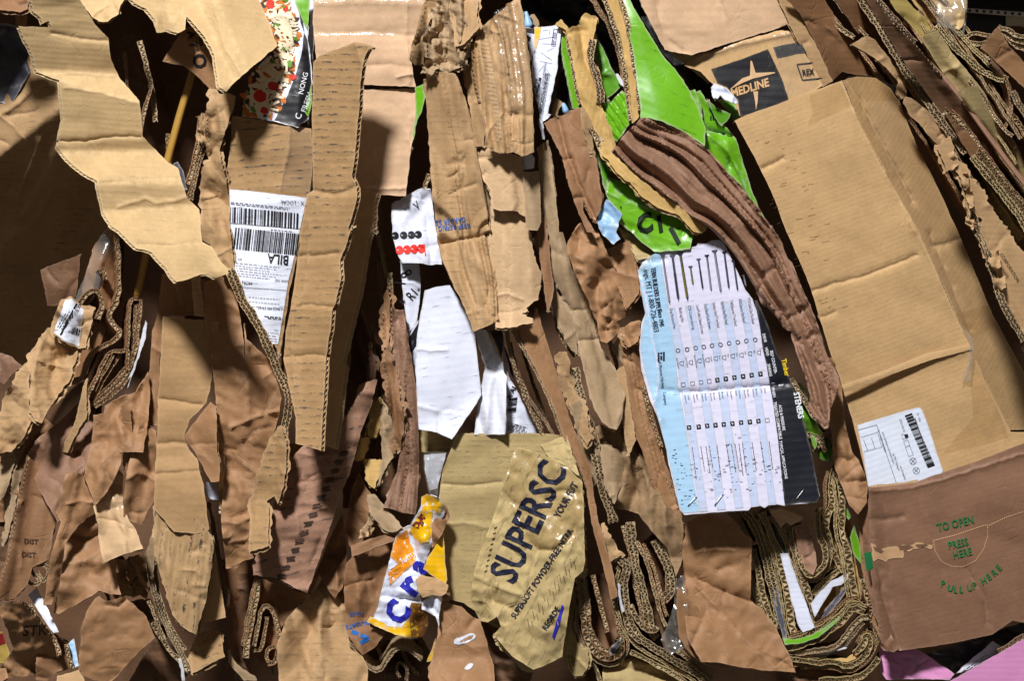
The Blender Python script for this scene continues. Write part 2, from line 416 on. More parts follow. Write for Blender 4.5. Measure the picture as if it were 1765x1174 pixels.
    m = len(L); sarc = np.concatenate([[0], np.cumsum(np.hypot(*np.diff(L, axis=0).T))])
    inn = (inside(L[:, 0]+nl[:, 0]*.8, L[:, 1]+nl[:, 1]*.8, lp)*2.-1)
    nl = nl*inn[:, None]
    base = len(VV)
    if flute and t >= 2:
        w = .48+.34*np.sin(2*np.pi*sarc/lam+.8*pn(sarc/30, sarc*0, sd))
        rows = []
        for q in (.4, 4.0):
            x = L[:, 0]+nl[:, 0]*q; y = L[:, 1]+nl[:, 1]*q; zf = dep(x, y); bx, by, bz = back(x, y, zf)
            rows.append(world(x*(1-w)+bx*w, y*(1-w)+by*w, zf*(1-w)+bz*w))
        # a paper-thick lip on both liners
        VV = np.vstack([VV]+rows)
        FF += [(base+i, base+(i+1) % m, base+m+(i+1) % m, base+m+i) for i in range(m)]
        mi += [2]*m
        UV = np.vstack([UV, uvof(L[:, 0], L[:, 1]), uvof(L[:, 0], L[:, 1])]); ED = np.concatenate([ED, np.full(2*m, 9)]); CR = np.concatenate([CR, np.zeros(2*m)])
    else:
        zf = dep(L[:, 0], L[:, 1]); bx, by, bz = back(L[:, 0], L[:, 1], zf)
        VV = np.vstack([VV, world(L[:, 0], L[:, 1], zf), world(bx, by, bz)])
        FF += [(base+i, base+(i+1) % m, base+m+(i+1) % m, base+m+i) for i in range(m)]
        mi += [0]*m
        UV = np.vstack([UV, uvof(L[:, 0], L[:, 1]), uvof(L[:, 0], L[:, 1])]); ED = np.concatenate([ED, np.zeros(2*m)]); CR = np.concatenate([CR, np.zeros(2*m)])
    o = mk(name, VV, FF, None, parent, UV, ED, CR, True, [mat, backmat or mat, FLUTE()], mi)
    HOST[o.name] = dep
    return tag(o, label, cat, group, kind)
HOST = {}
def FLUTE(): return kraft('flute_medium', (192, 170, 132), 0, 11, 0, .85, .3, 0)
def decal(host, name, pts, mat, eps=.7, h=5, rag=.3, torn=0, sm=0, uva=0, label=None, extra=None):
    """a label, tape or printed area lying on a sheet, following its relief"""
    SEED[0] += 1; sd = SEED[0]
    if isinstance(pts, str): pts = P(pts)
    p = np.asarray(pts, float)
    if sm: p = chaikin(p, sm)
    lp = resample(p, 3.5); s = np.arange(len(lp))*3.5
    lp = lp+normals(lp)*((rag*(pn(s/14, s*0+sd, 1)+pn(s/6, s*0+sd, 2))+torn*1.4*pn(s/10, s*0+sd, 3)))[:, None]
    v, F = grid_mesh(lp, h, sd); dep = HOST[host.name]
    z = dep(v[:, 0], v[:, 1])+eps
    if extra: z = z+np.maximum(0, extra(v[:, 0], v[:, 1]))
    ca, sa = math.cos(math.radians(uva)), math.sin(math.radians(uva))
    uv = np.stack([(v[:, 0]*ca-v[:, 1]*sa)/100+sd, (v[:, 0]*sa+v[:, 1]*ca)/100+sd], -1)
    F = [f if ((v[f[1]]-v[f[0]])[0]*(v[f[2]]-v[f[0]])[1]-(v[f[1]]-v[f[0]])[1]*(v[f[2]]-v[f[0]])[0]) < 0 else f[::-1] for f in F]
    o = mk(name, world(v[:, 0], v[:, 1], z), F, mat, host, uv, bdist(v[:, 0], v[:, 1], lp), np.zeros(len(v)))
    HOST[o.name] = (lambda x, y: dep(x, y)+eps)
    if label: o['label'] = label
    return o
def conform(host, name, v, F, mat, eps=1.3, parent=None):
    v = np.asarray(v, float); z = HOST[host.name](v[:, 0], v[:, 1])+eps
    return mk(name, world(v[:, 0], v[:, 1], z), F, mat, parent or host, smooth=False)
def text2d(s, x, y, size, ang, bold=0, sx=1.0, spacing=1.0, align='LEFT', sub=4.5, mirror=False, shear=0, arc=0):
    cu = bpy.data.curves.new('t', 'FONT'); cu.body = s; cu.size = 1; cu.resolution_u = 2; cu.offset = bold; cu.space_character = spacing; cu.align_x = align; cu.shear = shear
    ob = bpy.data.objects.new('t', cu); COL.objects.link(ob)
    dg = bpy.context.evaluated_depsgraph_get(); me = bpy.data.meshes.new_from_object(ob.evaluated_get(dg))
    bpy.data.objects.remove(ob); bpy.data.curves.remove(cu)
    import bmesh
    bm = bmesh.new(); bm.from_mesh(me); bmesh.ops.triangulate(bm, faces=bm.faces[:])
    for _ in range(3):
        e = [e for e in bm.edges if e.calc_length()*size > sub]
        if not e: break
        bmesh.ops.subdivide_edges(bm, edges=e, cuts=1); bmesh.ops.triangulate(bm, faces=bm.faces[:])
    bm.verts.index_update()
    V = np.array([(q.co.x*sx, q.co.y) for q in bm.verts])*size if len(bm.verts) else np.zeros((0, 2))
    F = [tuple(q.index for q in f.verts) for f in bm.faces]; bm.free(); bpy.data.meshes.remove(me)
    if len(V) == 0: return V, F
    if mirror: V[:, 0] *= -1
    if arc:
        th = V[:, 0]/arc; r = arc+0*V[:, 1]; V = np.stack([(arc-V[:, 1])*np.sin(th), arc-(arc-V[:, 1])*np.cos(th)], -1)
    a = math.radians(ang); ca, sa = math.cos(a), math.sin(a)
    return np.stack([x+V[:, 0]*ca-V[:, 1]*sa, y-(V[:, 0]*sa+V[:, 1]*ca)], -1), F
def join2d(items):
    VV = []; FF = []; n = 0
    for v, f in items:
        if len(v) == 0: continue
        VV.append(v); FF += [tuple(i+n for i in q) for q in f]; n += len(v)
    return np.vstack(VV), FF
def text(host, rows, mat, name='lettering', eps=1.7, **kw):
    """rows of (string, x, y, size, angle, options)"""
    it = []
    for r in rows:
        o = dict(kw); o.update(r[5] if len(r) > 5 else {}); it.append(text2d(r[0], r[1], r[2], r[3], r[4], **o))
    v, F = join2d(it); return conform(host, name, v, F, mat, max(eps, 1.6))
def quadstrip(p0, p1, w0, sub=8):
    """a thin straight bar from p0 to p1, w0 wide"""
    p0 = np.array(p0, float); p1 = np.array(p1, float); L = np.hypot(*(p1-p0)); k = max(1, int(L/sub)); n = np.array([-(p1-p0)[1], (p1-p0)[0]])/(L+1e-9)*w0/2
    V = []; F = []
    for i in range(k+1):
        q = p0+(p1-p0)*i/k; V += [q+n, q-n]
    for i in range(k): F.append((2*i, 2*i+1, 2*i+3, 2*i+2))
    return np.array(V), F
def bars(host, o, u, v, mat, seed=1, name='barcode', wmin=1.0, wmax=3.4, eps=1.3):
    """bar code: bars spread along u from corner o, each as long as v"""
    rs = random.Random(seed); o = np.array(o, float); u = np.array(u, float); v = np.array(v, float); L = np.hypot(*u); it = []; s = 0
    while s < L-2:
        w = rs.choice((wmin, wmin, (wmin+wmax)/2, wmax)); q = o+u*(s+w/2)/L; it.append(quadstrip(q, q+v, w)); s += w+rs.choice((wmin, wmin*1.3, wmax*.8))
    vv, F = join2d(it); return conform(host, name, vv, F, mat, eps)
def microlines(host, o, u, v, n, mat, seed=1, name='small_print', w=1.1, gap=(3, 9), eps=1.3, fill=.75):
    """n lines of print too small to read, broken into word-long dashes"""
    rs = random.Random(seed); o = np.array(o, float); u = np.array(u, float); v = np.array(v, float); L = np.hypot(*u); it = []
    for i in range(n):
        s = 0; end = L*rs.uniform(fill, 1)
        q0 = o+v*(i/max(1, n-1))
        while s < end:
            k = rs.uniform(*gap); a = q0+u*s/L; b = q0+u*min(end, s+k)/L; it.append(quadstrip(a, b, w)); s += k+1.8
    vv, F = join2d(it); return conform(host, name, vv, F, mat, eps)
def ribbon(name, pts, d=0, t=7, ext=90, mat=None, label=None, cat='cardboard', group=None, n=1, drift=(0, 0), lam=None, sm=1, parent=None, wave=4, seed=None, flutew=1.1, linerw=1.3, dd=0, fmat=None):
    """corrugated board seen on its cut edge: two or more liners and the zigzag medium between them, running back into the bale"""
    SEED[0] += 1; sd = SEED[0]
    if isinstance(pts, str): pts = P(pts)
    p = chaikin(np.asarray(pts, float), sm, False); p = resample(p, 1.4, False)
    s = np.concatenate([[0], np.cumsum(np.hypot(*np.diff(p, axis=0).T))])
    nm = normals(p, False); p = p+nm*(1.6*pn(s/24, s*0+sd, 1)+.8*pn(s/8, s*0+sd, 5))[:, None]
    t = t*.88; lam = lam or t/n*1.3
    dz = d+wave*pn(s/55, s*0+sd, 2)+1.2*pn(s/11, s*0+sd, 3)+dd*(s/s[-1])
    th = t*np.clip(1+.30*pn(s/34, s*0+sd, 6)+.16*pn(s/9, s*0+sd, 16), .45, 1.4)
    VV = []; FF = []; mi = []; k = 0
    def wall(off, w, m, z0, ex):
        nonlocal k
        a = p+nm*(off-w/2)[:, None]; b = p+nm*(off+w/2)[:, None]; q = len(p)
        bx = np.array(drift)[None, :]*(ex/ext)
        for arr, z in ((a, z0), (b, z0), (a+bx, z0-ex), (b+bx, z0-ex)): VV.append(world(arr[:, 0], arr[:, 1], z))
        for i in range(q-1):
            FF.append((k+i, k+i+1, k+q+i+1, k+q+i)); mi.append(m)
            FF.append((k+i, k+2*q+i, k+2*q+i+1, k+i+1)); mi.append(m)
            FF.append((k+q+i, k+q+i+1, k+3*q+i+1, k+3*q+i)); mi.append(m)
        k += 4*q
    one = np.ones(len(p))
    for j in range(n+1):
        wall(th*(j/n-.5), linerw*one, 0, dz+1.0*pn(s/6, s*0+sd, 20+j), ext)
    for j in range(n):
        ph = 2*np.pi*s/lam+2.2*pn(s/26, s*0+sd, 9+j)+j*2
        tri = np.sin(ph)*.97
        wall(th*((j+.5)/n-.5)+tri*(th/n*.5-.5), flutew*one, 1, dz-1.2+.8*pn(s/5, s*0+sd, 30+j), min(ext, 22))
    q = len(p)
    for e, dd_ in (((-.5, 4), (.5, 4)) if t < 8 else ((-.5, 6.5), (.5, 6.5))):
        a = p+nm*(th*e)[:, None]; VV.append(world(a[:, 0], a[:, 1], dz-dd_))
    FF += [(k+i, k+i+1, k+q+i+1, k+q+i) for i in range(q-1)]; mi += [1]*(q-1); k += 2*q
    V = np.vstack(VV)
    uv = np.stack([V[:, 0]*10+sd, V[:, 1]*10], -1)
    # close the far end so that no light leaks through the channel
    k0 = 4*q*n
    FF += [(2*q+i, 2*q+i+1, k0+3*q+i+1, k0+3*q+i) for i in range(q-1)]; mi += [0]*(q-1)
    o = mk(name, V, FF, None, parent, uv, np.full(len(V), 9.0), np.zeros(len(V)), False, [mat, fmat or FLUTE()], mi)
    return tag(o, label, cat, group)
def tube(name, pts, r, d, mat, label=None, cat=None, parent=None, seg=16, group=None, squash=1.0):
    """round rod or roll along a path; d is one depth or one per point"""
    p = resample(chaikin(P(pts) if isinstance(pts, str) else pts, 1, False), 6, False); m = len(p)
    dz = np.interp(np.linspace(0, 1, m), np.linspace(0, 1, len(np.atleast_1d(d))), np.atleast_1d(d)); nm = normals(p, False); VV = []
    rr = np.interp(np.linspace(0, 1, m), np.linspace(0, 1, len(np.atleast_1d(r))), np.atleast_1d(r))
    for i in range(m):
        a = np.linspace(0, 2*np.pi, seg, endpoint=False)
        VV.append(world(p[i, 0]+nm[i, 0]*rr[i]*np.cos(a), p[i, 1]+nm[i, 1]*rr[i]*np.cos(a), dz[i]+squash*rr[i]*np.sin(a)))
    V = np.vstack(VV); F = [(i*seg+j, i*seg+(j+1) % seg, (i+1)*seg+(j+1) % seg, (i+1)*seg+j) for i in range(m-1) for j in range(seg)]
    F += [tuple(range(seg))[::-1], tuple((m-1)*seg+j for j in range(seg))]
    uv = np.stack([np.repeat(np.arange(m), seg)*.06, np.tile(np.arange(seg), m)*.03], -1)
    o = mk(name, V, F, mat, parent, uv, np.full(len(V), 9.), np.zeros(len(V))); return tag(o, label, cat, group)
ZS = {'s1': (1080, 400, 4.891), 's2': (1080, 630, 4.349), 'm1': (1200, 60, 6.304), 'l1': (390, 310, 3.913), 'w1': (660, 320, 4.89), 'k1': (1470, 690, 7.335), 'y1': (620, 830, 4.05), 'h1': (890, 20, 5.336)}
def Q(t, x, y):
    a = ZS[t]; return (a[0]+x/a[2], a[1]+y/a[2])
def QP(t, s): return [Q(t, *map(float, q.split(','))) for q in s.split()]
# board and paper of this bale
TANL = kraft('straw_board', (203, 168, 114), .22, 9, .12)
TANLb = kraft('straw_board_back', (170, 134, 84), .2, 9, 0)
TAN = kraft('tan_board', (198, 157, 106), .25, 10, .1)
TANS = kraft('tan_board_scuffed', (172, 133, 84), .6, 13, .85, edge=.5)
TANS2 = kraft('tan_board_light_scuff', (176, 136, 87), .2, 11, .10, edge=.45)
PINK = kraft('rosy_board', (212, 172, 132), .35, 14, .04)
KCOL = kraft('kraft_bag', (184, 145, 97), .12, 10, .35, wrinkle=1.0)
KCOL2 = kraft('kraft_bag_light', (206, 168, 122), .12, 10, .1, wrinkle=1.0)
BRN = kraft('brown_paper', (166, 120, 77), .08, 10, .08, wrinkle=1.3, rough=.62)
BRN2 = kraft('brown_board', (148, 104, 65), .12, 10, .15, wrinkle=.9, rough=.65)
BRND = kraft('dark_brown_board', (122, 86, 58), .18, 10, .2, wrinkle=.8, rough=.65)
SCUF = kraft('rosy_brown_scuffed', (166, 122, 95), .8, 16, .75, wrinkle=.7)
RBR = kraft('chocolate_paper', (148, 108, 82), .05, 10, .1, wrinkle=1.1, rough=.6)
TAUP = kraft('taupe_board', (172, 142, 104), .15, 10, .2, wrinkle=.7)
TAUPS = kraft('taupe_bag', (150, 118, 80), .1, 10, .3, wrinkle=1.4)
STRP = kraft('ridged_board', (184, 146, 97), .3, 17, 1.5, edge=.5)
OLIV = kraft('olive_tan_board', (186, 160, 104), .12, 9, .3, wrinkle=.8)
OLIV2 = kraft('olive_crumpled_board', (192, 166, 108), .2, 14, .5, wrinkle=1.2)
GOLD = kraft('golden_board', (200, 160, 86), .3, 9, .2)
BIGB = kraft('box_kraft', (200, 159, 104), .14, 8, .10, wrinkle=.35, spot=.1)
OPEN = kraft('carton_brown', (144, 103, 76), .1, 9, .1, wrinkle=.55, rough=.55)
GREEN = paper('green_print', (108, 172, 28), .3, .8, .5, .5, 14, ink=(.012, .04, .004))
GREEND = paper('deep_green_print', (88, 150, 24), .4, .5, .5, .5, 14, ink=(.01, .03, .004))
WHITE = paper('white_board', (226, 229, 246), .55, .75, .35, .3, 13)
WHITEC = paper('white_coat', (224, 226, 240), .4, .15, .6, .45)
WLAB = paper('label_white', (226, 230, 244), .5, .85, .25, .3, 9)
WLABC = paper('label_white_clean', (224, 230, 246), .4, .12, .1, .4)
LILAC = paper('sign_white', (222, 219, 242), .35, .55, .2, .45, 13)
LBLUE = paper('sign_blue', (170, 208, 238), .35, .6, .25, .45, 13)
LSTR = paper('sign_stripe', (196, 208, 238), .35, .55, .2, .45, 13)
SBLK = paper('sign_black', (22, 24, 34), .35, .25, .3, .5, 13, ink=(.10, .10, .11), rim=.12)
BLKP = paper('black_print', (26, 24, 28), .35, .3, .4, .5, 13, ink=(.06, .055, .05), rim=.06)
YELP = paper('yellow_print', (246, 190, 16), .3, .6, .6, .5, 9, ink=(.75, .72, .68))
ORAP = paper('orange_print', (244, 150, 20), .3, .5, .6, .5, 9, ink=(.75, .72, .68))
WHTP = paper('white_print', (226, 230, 248), .3, .3, .6, .5, 9, ink=(.5, .45, .55))
PNKP = paper('pink_foam', (224, 150, 200), .3, .05, .2, .4)
BLUEP = paper('blue_sheet', (150, 190, 228), .4, .3, .4, .4)
GREYP = paper('grey_plastic', (80, 80, 92), .4, .2, .6, .4)
CREAM = paper('cream_paint', (205, 195, 170), .5, .2, .2, .3)
WSTL = paper('white_painted_steel', (225, 228, 235), .4, .1, .1, .4)
POLE = paper('varnished_wood', (176, 136, 62), .3, .3, .2, .5, 30, ink=(.25, .14, .03))
IBLK = inkm('black_ink', (28, 26, 30), .2)
IGRY = inkm('grey_ink', (88, 88, 96), .3)
INAV = inkm('navy_ink', (28, 30, 52), .15)
IBLU = inkm('blue_ink', (34, 100, 176), .3)
IROY = inkm('royal_ink', (42, 44, 170), .18)
IGRN = inkm('green_ink', (28, 112, 62), .25)
IRED = inkm('red_ink', (236, 56, 44), .15)
IWHT = inkm('white_ink', (232, 234, 242), .2)
IYEL = inkm('yellow_ink', (246, 210, 30), .15)
IKRF = inkm('bare_board', (204, 160, 112), .1)
IBRN = inkm('faded_brown_ink', (72, 50, 36), .35)
IDGN = inkm('dark_green_ink', (18, 34, 10), .2)
FOODR = inkm('tomato_red', (214, 54, 40), .1); FOODO = inkm('sauce_orange', (206, 116, 44), .15); FOODG = inkm('herb_green', (96, 140, 40), .1); FOODB = inkm('noodle_cream', (236, 218, 184), .08)
FILM = film('clear_tape', alpha=.03, refl=.03, bump=.3, scale=5)
FILMW = film('wrinkled_tape', alpha=.04, refl=.05, bump=.5, scale=5, rough=.2)
FILMT = film('tan_tape', tint=(.955, .925, .865), alpha=.02, refl=.035, bump=.2, rough=.25, scale=3)
FILMP = film('stretch_film', alpha=.07, refl=.09, bump=.45, scale=4, rough=.2)
STEEL, _nt0, _b0 = _nt('steel'); _b0.inputs['Metallic'].default_value = 1; _b0.inputs['Roughness'].default_value = .3; _b0.inputs['Base Color'].default_value = (.6, .6, .62, 1)
S = sheet
# ------------------------------------------------------------------ the setting: the inside of the bale, far behind everything that shows, and its unseen top
core = S('cardboard_mass', P('f -300,-300 2065,-300 2065,1500 -300,1500'), -760, BRND, flute=False, h=22, crum=[(60, 150, 80, 2.5, 3), (18, 50, 85, 2, 9)], kind='stuff', t=6)
S('cardboard_mass', P('f -900,-1000 2700,-1000 2700,-32 -900,-32'), -30, BRN2, flute=False, h=26, crum=[(40, 130, 85, 2.5, 6)], kind='stuff', t=60)  # bale above the view, added to keep light out of the deep gaps
# ------------------------------------------------------------------ upper left
G1 = 'loose torn cardboard at the upper left'
p = S('cardboard_sheet', 'f -40,175 20,150 52,92 110,140 200,330 190,470 150,600 80,640 -40,640', -190, KCOL, 'broad tan cardboard sheet at the left, lit at its top and dark below', 'cardboard', at=(30, 160), tilt=(.2, .05), bends=[(-40, 300, 130, 165, -1.35), (70, 240, 30, 340, .35), (110, 240, 60, 330, -.5)], creases=[(P('a1 200,710 150,850 95,970'), 9, 6), (P('a1 0,580 90,520 200,420'), 8, 5), (P('a1 0,470 90,400 140,300'), -8, 5), (P('f 0,420 60,380 90,330'), 6, 6)], crum=[(4, 60, 115, 2.4, 21)])
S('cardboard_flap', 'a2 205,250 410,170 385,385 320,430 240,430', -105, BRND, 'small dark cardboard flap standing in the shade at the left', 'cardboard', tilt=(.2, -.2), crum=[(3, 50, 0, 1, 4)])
S('plastic_sheet', 'f -10,38 36,44 60,110 20,180 -10,175', -190, GREYP, 'dark grey plastic sheet peeking out at the top left corner', 'plastic', flute=False, t=1.5, crum=[(9, 50, 60, 2, 5)])
S('cardboard_scrap', 'a1 -30,-20 150,-20 140,40 100,60 0,50 -30,40', -40, BRN2, 'brown scrap of board in the very top left corner', 'cardboard', tilt=(0, .5), crum=[(5, 30, 0, 2, 6)], torn=1.5)
S('cardboard_scrap', 'a1 85,60 130,55 138,85 115,128 100,120', -70, BRN, 'tiny torn tan board tip left of the zigzag strip top', 'cardboard', torn=2, crum=[(3, 12, 60, 2, 1)])
zz = S('cardboard_strip', 'a1 148,-20 165,55 205,90 215,118 245,105 258,135 180,136 93,130 130,210 160,270 182,362 240,385 300,405 306,480 318,600 300,680 290,740 340,810 400,860 490,915 505,1000 525,1080 560,1130 a2 560,20 640,90 690,140 770,160 830,235 890,312 950,300 1010,275 1050,270 1090,290 1155,268 1150,240 1110,200 1070,130 1022,108 a1 1010,1060 945,1000 930,950 900,850 850,820 800,770 720,690 716,600 705,510 610,400 560,300 548,190 500,140 470,110 440,50 395,-20', 68, TANL, 'long pale tan cardboard strip folded in zigzags, hanging at the upper left', 'cardboard', t=6, h=3.6, at=(62, 44), tilt=(.02, -.40), uva=-4, torn=.5, off=(-4, 3, 4),
       bends=[(62, 123, 196, 130, 1.25), (102, 138, 240, 177, -1.15), (102, 238, 245, 238, -.30), (108, 262, 250, 260, 1.45), (167, 313, 318, 318, -1.2, 4), (180, 365, 345, 353, 1.05), (245, 420, 345, 418, -.35, 5)],
       creases=[(P('a1 300,712 430,715 560,690 715,690'), -4, 3), (P('a1 260,165 420,195 550,205'), -3, 3), (P('a1 600,1045 740,1000 790,1030 940,1000'), 4, 4), (P('a2 690,120 850,125 1020,110'), -3, 3), (P('a1 330,440 520,470 700,520'), 2, 3), (P('a1 510,925 700,905 930,905'), -2, 3), (P('a1 220,380 400,370 570,382'), 2, 3)], crum=[(2.2, 55, 5, 3, 31)], bulge=[(355, 430, 30, 25, 8), (372, 468, 14, 14, 10)])
S('cardboard_flap', 'a1 385,-20 430,35 465,82 500,105 545,108 600,68 610,22 640,-20', 22, TANL, 'short pale tan flap with a rounded torn end at the top edge', 'cardboard', t=6, tilt=(.0, .5), bends=[(185, 0, 172, 40, .9), (200, 0, 190, 40, -.6)], crum=[(3, 25, 80, 2, 12)])
S('cardboard_flap', 'a1 650,-20 680,15 740,40 785,100 805,155 850,150 900,165 935,145 945,80 990,130 1040,190 1080,270 1090,330 1110,440 1145,465 1170,430 1235,372 b1 80,358 228,230 190,120 150,30 128,-20', 46, TANL, 'large pale tan cardboard flap with curled torn lower edge at the top', 'cardboard', t=6, h=4, tilt=(.05, .12), uva=-8, torn=.6, off=(-4, 3, 4),
  bends=[(350, 20, 398, 130, .9), (372, 0, 425, 120, -1.1), (300, -10, 330, 60, -.9), (275, 0, 270, 60, 1.1), (285, 0, 300, 60, -.6)], creases=[(P('a1 1080,20 1140,240 1220,370'), 5, 4), (P('a1 830,10 800,110'), -9, 8), (P('a1 900,30 880,110'), 6, 7)], crum=[(2.5, 50, 70, 2, 14)], bulge=[(285, 30, 14, 40, 16), (395, 145, 20, 12, 14)])
p = S('cardboard_flap', 'a1 820,310 930,140 1000,125 1075,255 1095,340 1108,445 1062,450 1010,395 930,330', 0, BRN, 'shaded inner board flap with big black letters under the pale top flap', 'cardboard', t=5, tilt=(.25, -.2), crum=[(3, 40, 60, 2, 15)])
text(p, [('O', 331, 93, 32, -80, {}), ('T', 325, 72, 20, -80, {}), ('A', 322, 54, 20, -80, {}), ('GENI', 342, 62, 8, -80, {})], IBLK, bold=.02)
tube('pole', 'f 336,110 300,230 268,360 236,512', 6.5, [-75, -45], POLE, 'thin yellow wooden pole leaning behind the zigzag strip', 'pole')
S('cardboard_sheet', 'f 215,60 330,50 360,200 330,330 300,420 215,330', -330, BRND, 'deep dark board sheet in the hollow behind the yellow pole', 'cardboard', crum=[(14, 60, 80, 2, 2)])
# torn flap between the hollow and the label panel
S('cardboard_flap', 'a1 1062,445 1100,470 1190,480 1170,560 1130,700 1110,760 1140,900 1160,1000 1165,1174 a2 1165,60 1190,270 1150,290 1110,200 1060,120 1020,100 a1 1020,1174 1012,1000 1020,860 1060,800 1050,640', 18, KCOL, 'narrow crumpled tan board column left of the shipping label panel', 'cardboard', t=5, sm=0, tilt=(.25, 0), crum=[(8, 30, 85, 3, 41), (3, 14, 60, 2, 42)], creases=[(P('a1 1130,700 1060,790'), -10, 6), (P('a1 1020,1000 1110,990'), 4, 3)], torn=1)
for k, (s, t) in enumerate((('a1 1040,600 1030,720 1000,840 960,1010', 11), ('a1 1015,590 1005,680 985,800 950,930', 8))):
    ribbon('cardboard_edge', s, -25-30*k, t, 120, BRN, ('ragged corrugated edge running down beside the narrow tan column', 'thin torn board edge left of the ragged corrugated one')[k], n=2-k, group='board edges beside the dark hollow')
S('cardboard_scrap', 'a1 1000,590 1050,585 1052,640 1040,740 1015,720 1010,650', -12, KCOL, 'frayed scrap of torn board at the edge of the dark hollow', 'cardboard', torn=3, crum=[(7, 12, 80, 2, 2)])
S('paper_sheet', 'a1 870,830 900,815 925,860 950,960 930,960 900,900', -70, GREYP, 'sliver of dark bluish paper below the yellow pole', 'paper', flute=False, t=1)
# ------------------------------------------------------------------ left: shaded stack with folded edges
G2 = 'folded board edges in the shaded stack at the left'
for i, (s, t, n, d, lab) in enumerate((
    ('a2 362,805 420,800 440,735 480,655 560,622 622,570 560,520 548,470 600,400 604,250 590,40', 8, 1, -30, 'winding corrugated edge with an S bend left of the dark hollow'),
    ('a2 495,500 522,430 500,350 445,360 405,420 390,470', 8, 1, -40, 'looped corrugated edge just above the crumpled white label'),
    ('a2 535,300 530,240 500,260', 7, 1, -55, 'short corrugated edge above the looped one'),
    ('a2 700,395 655,400 652,520 645,640 650,760', 6, 1, -8, 'hooked board edge at the foot of the yellow pole'),
    ('a2 690,420 682,500 670,640 660,740', 6, 1, -14, 'straight upright board edge below the yellow pole'),
    ('a2 715,400 700,520 690,650 640,780 560,860 470,930', 7, 1, -10, 'long bent board edge sweeping from the pole down to the fan'),
    ('a2 425,935 470,830 530,710 550,665 640,655', 6, 1, -12, 'outermost edge of the fan of folded board'),
    ('a2 440,935 500,810 575,680', 5, 1, -16, 'second edge of the fan of folded board'),
    ('a2 455,940 530,800 610,670', 5, 1, -20, 'third edge of the fan, reaching the flat top fold'),
    ('a2 470,925 560,830 640,745', 6, 1, -14, 'lower edge of the fan below the dark fold'),
    ('a2 480,945 580,880 655,790', 6, 1, -10, 'lowest edge of the fan at its green tip'))):
    ribbon('cardboard_edge', s, d, t, 110, BRN2, lab, n=n, group=G2, drift=(-8, 6))
S('cardboard_sheet', 'a2 395,400 480,120 560,20 620,100 600,400 500,640 440,800 370,800 400,640', -110, BRN2, 'dark brown sheet filling the folds left of the yellow pole', 'cardboard', tilt=(.3, 0), crum=[(14, 40, 100, 3, 51)])
S('plastic_film', 'a2 370,420 440,250 500,90 545,30 600,50 560,180 520,330 440,440', -70, FILMP, 'crinkled clear plastic film hanging in the shade under the zigzag strip', 'plastic film', flute=False, t=1, crum=[(9, 25, 110, 3, 52)])
S('plastic_strip', 'a2 735,505 745,520 735,600 665,800 645,850 635,840 690,700', -6, WHITEC, 'thin shiny white plastic strip beside the fan of folded board', 'plastic', flute=False, t=1, tilt=(.5, 0))
p = S('cardboard_wad', 'a2 268,575 262,520 290,450 330,395 362,385 395,410 420,440 480,445 470,500 430,640 400,645 330,615', 10, KCOL, 'crumpled board wad bearing a torn white barcode label at the left', 'cardboard', t=4, tilt=(-.1, .25), torn=2, crum=[(7, 28, 60, 2, 53)])
q = decal(p, 'label', 'a2 272,570 305,470 330,400 362,392 395,425 425,455 400,640 330,610', WLAB, 1, torn=1.2, label='torn white barcode label')
text(q, [('ISS80', *P('a2 385,480')[0], 9, 62)], IBLK, 'lettering', 1.2)
conform(q, 'stripe', *quadstrip(P('a2 305,580')[0], P('a2 388,420')[0], 3), IBLK, 1.2)
microlines(q, P('a2 290,540')[0], (18, -30), (10, 6), 4, IBLK, 4, 'lettering', 1.2, (3, 8), 1.2)
bars(q, P('a2 360,575')[0], (14, 3), (3, -12), IBLK, 6, 'barcode', 1, 2.6, 1.2)
S('cardboard_wad', 'a2 145,690 165,650 240,550 275,575 330,612 402,642 380,720 360,800 330,835 240,965 215,1030 180,1015 150,965 155,850', 18, KCOL, 'crumpled tan board piece with a folded corner below the barcode label', 'cardboard', t=5, tilt=(-.25, .1), bends=[(60, 620, 135, 640, .5), (118, 600, 100, 700, .9)], creases=[(P('a2 170,700 260,735 370,750'), 6, 3), (P('a2 235,560 180,700 150,960'), 6, 5)], crum=[(6, 30, 70, 2, 55), (2, 12, 0, 1, 56)], torn=2)
S('cardboard_wad', 'a2 -20,1000 30,900 100,755 165,700 150,780 150,965 175,1000 110,1110 60,1174 -20,1190', 2, KCOL, 'crumpled tan board piece at the left edge with a ragged rim', 'cardboard', t=5, tilt=(-.1, .25), bends=[(55, 640, 45, 760, .5)], crum=[(7, 35, 60, 2, 57), (2.5, 12, 0, 1, 58)], torn=2.5)
S('cardboard_scrap', 'a2 0,670 60,690 110,735 60,780 20,830 0,820', -70, RBR, 'shaded reddish scrap at the left edge above the tan wad', 'cardboard', crum=[(4, 20, 80, 2, 4)])
S('brown_sack', 'f -10,790 20,740 75,720 95,735 130,700 155,705 175,690 170,800 120,880 60,900 -10,900', -45, BRN2, 'dark folded brown sack behind the wads at the left edge', 'paper sack', crum=[(14.0, 40, 110, 1.5, 60)], tilt=(0, .3), flute=False, t=2)
S('cardboard_sheet', 'a2 420,840 440,800 440,1000 400,1060 340,1174 300,1174 380,1020', 10, KCOL, 'narrow upright board strip left of the pleated brown paper', 'cardboard', tilt=(.5, 0), crum=[(4, 20, 100, 3, 61)], torn=1)
S('brown_sack', 'f 45,790 60,760 110,720 140,690 165,700 160,760 140,830 100,900 70,850', -8, RBR, 'reddish brown crumpled paper under the tan wads', 'paper sack', crum=[(11.0, 35, 120, 1.5, 62)], tilt=(0, .5), flute=False, t=2)
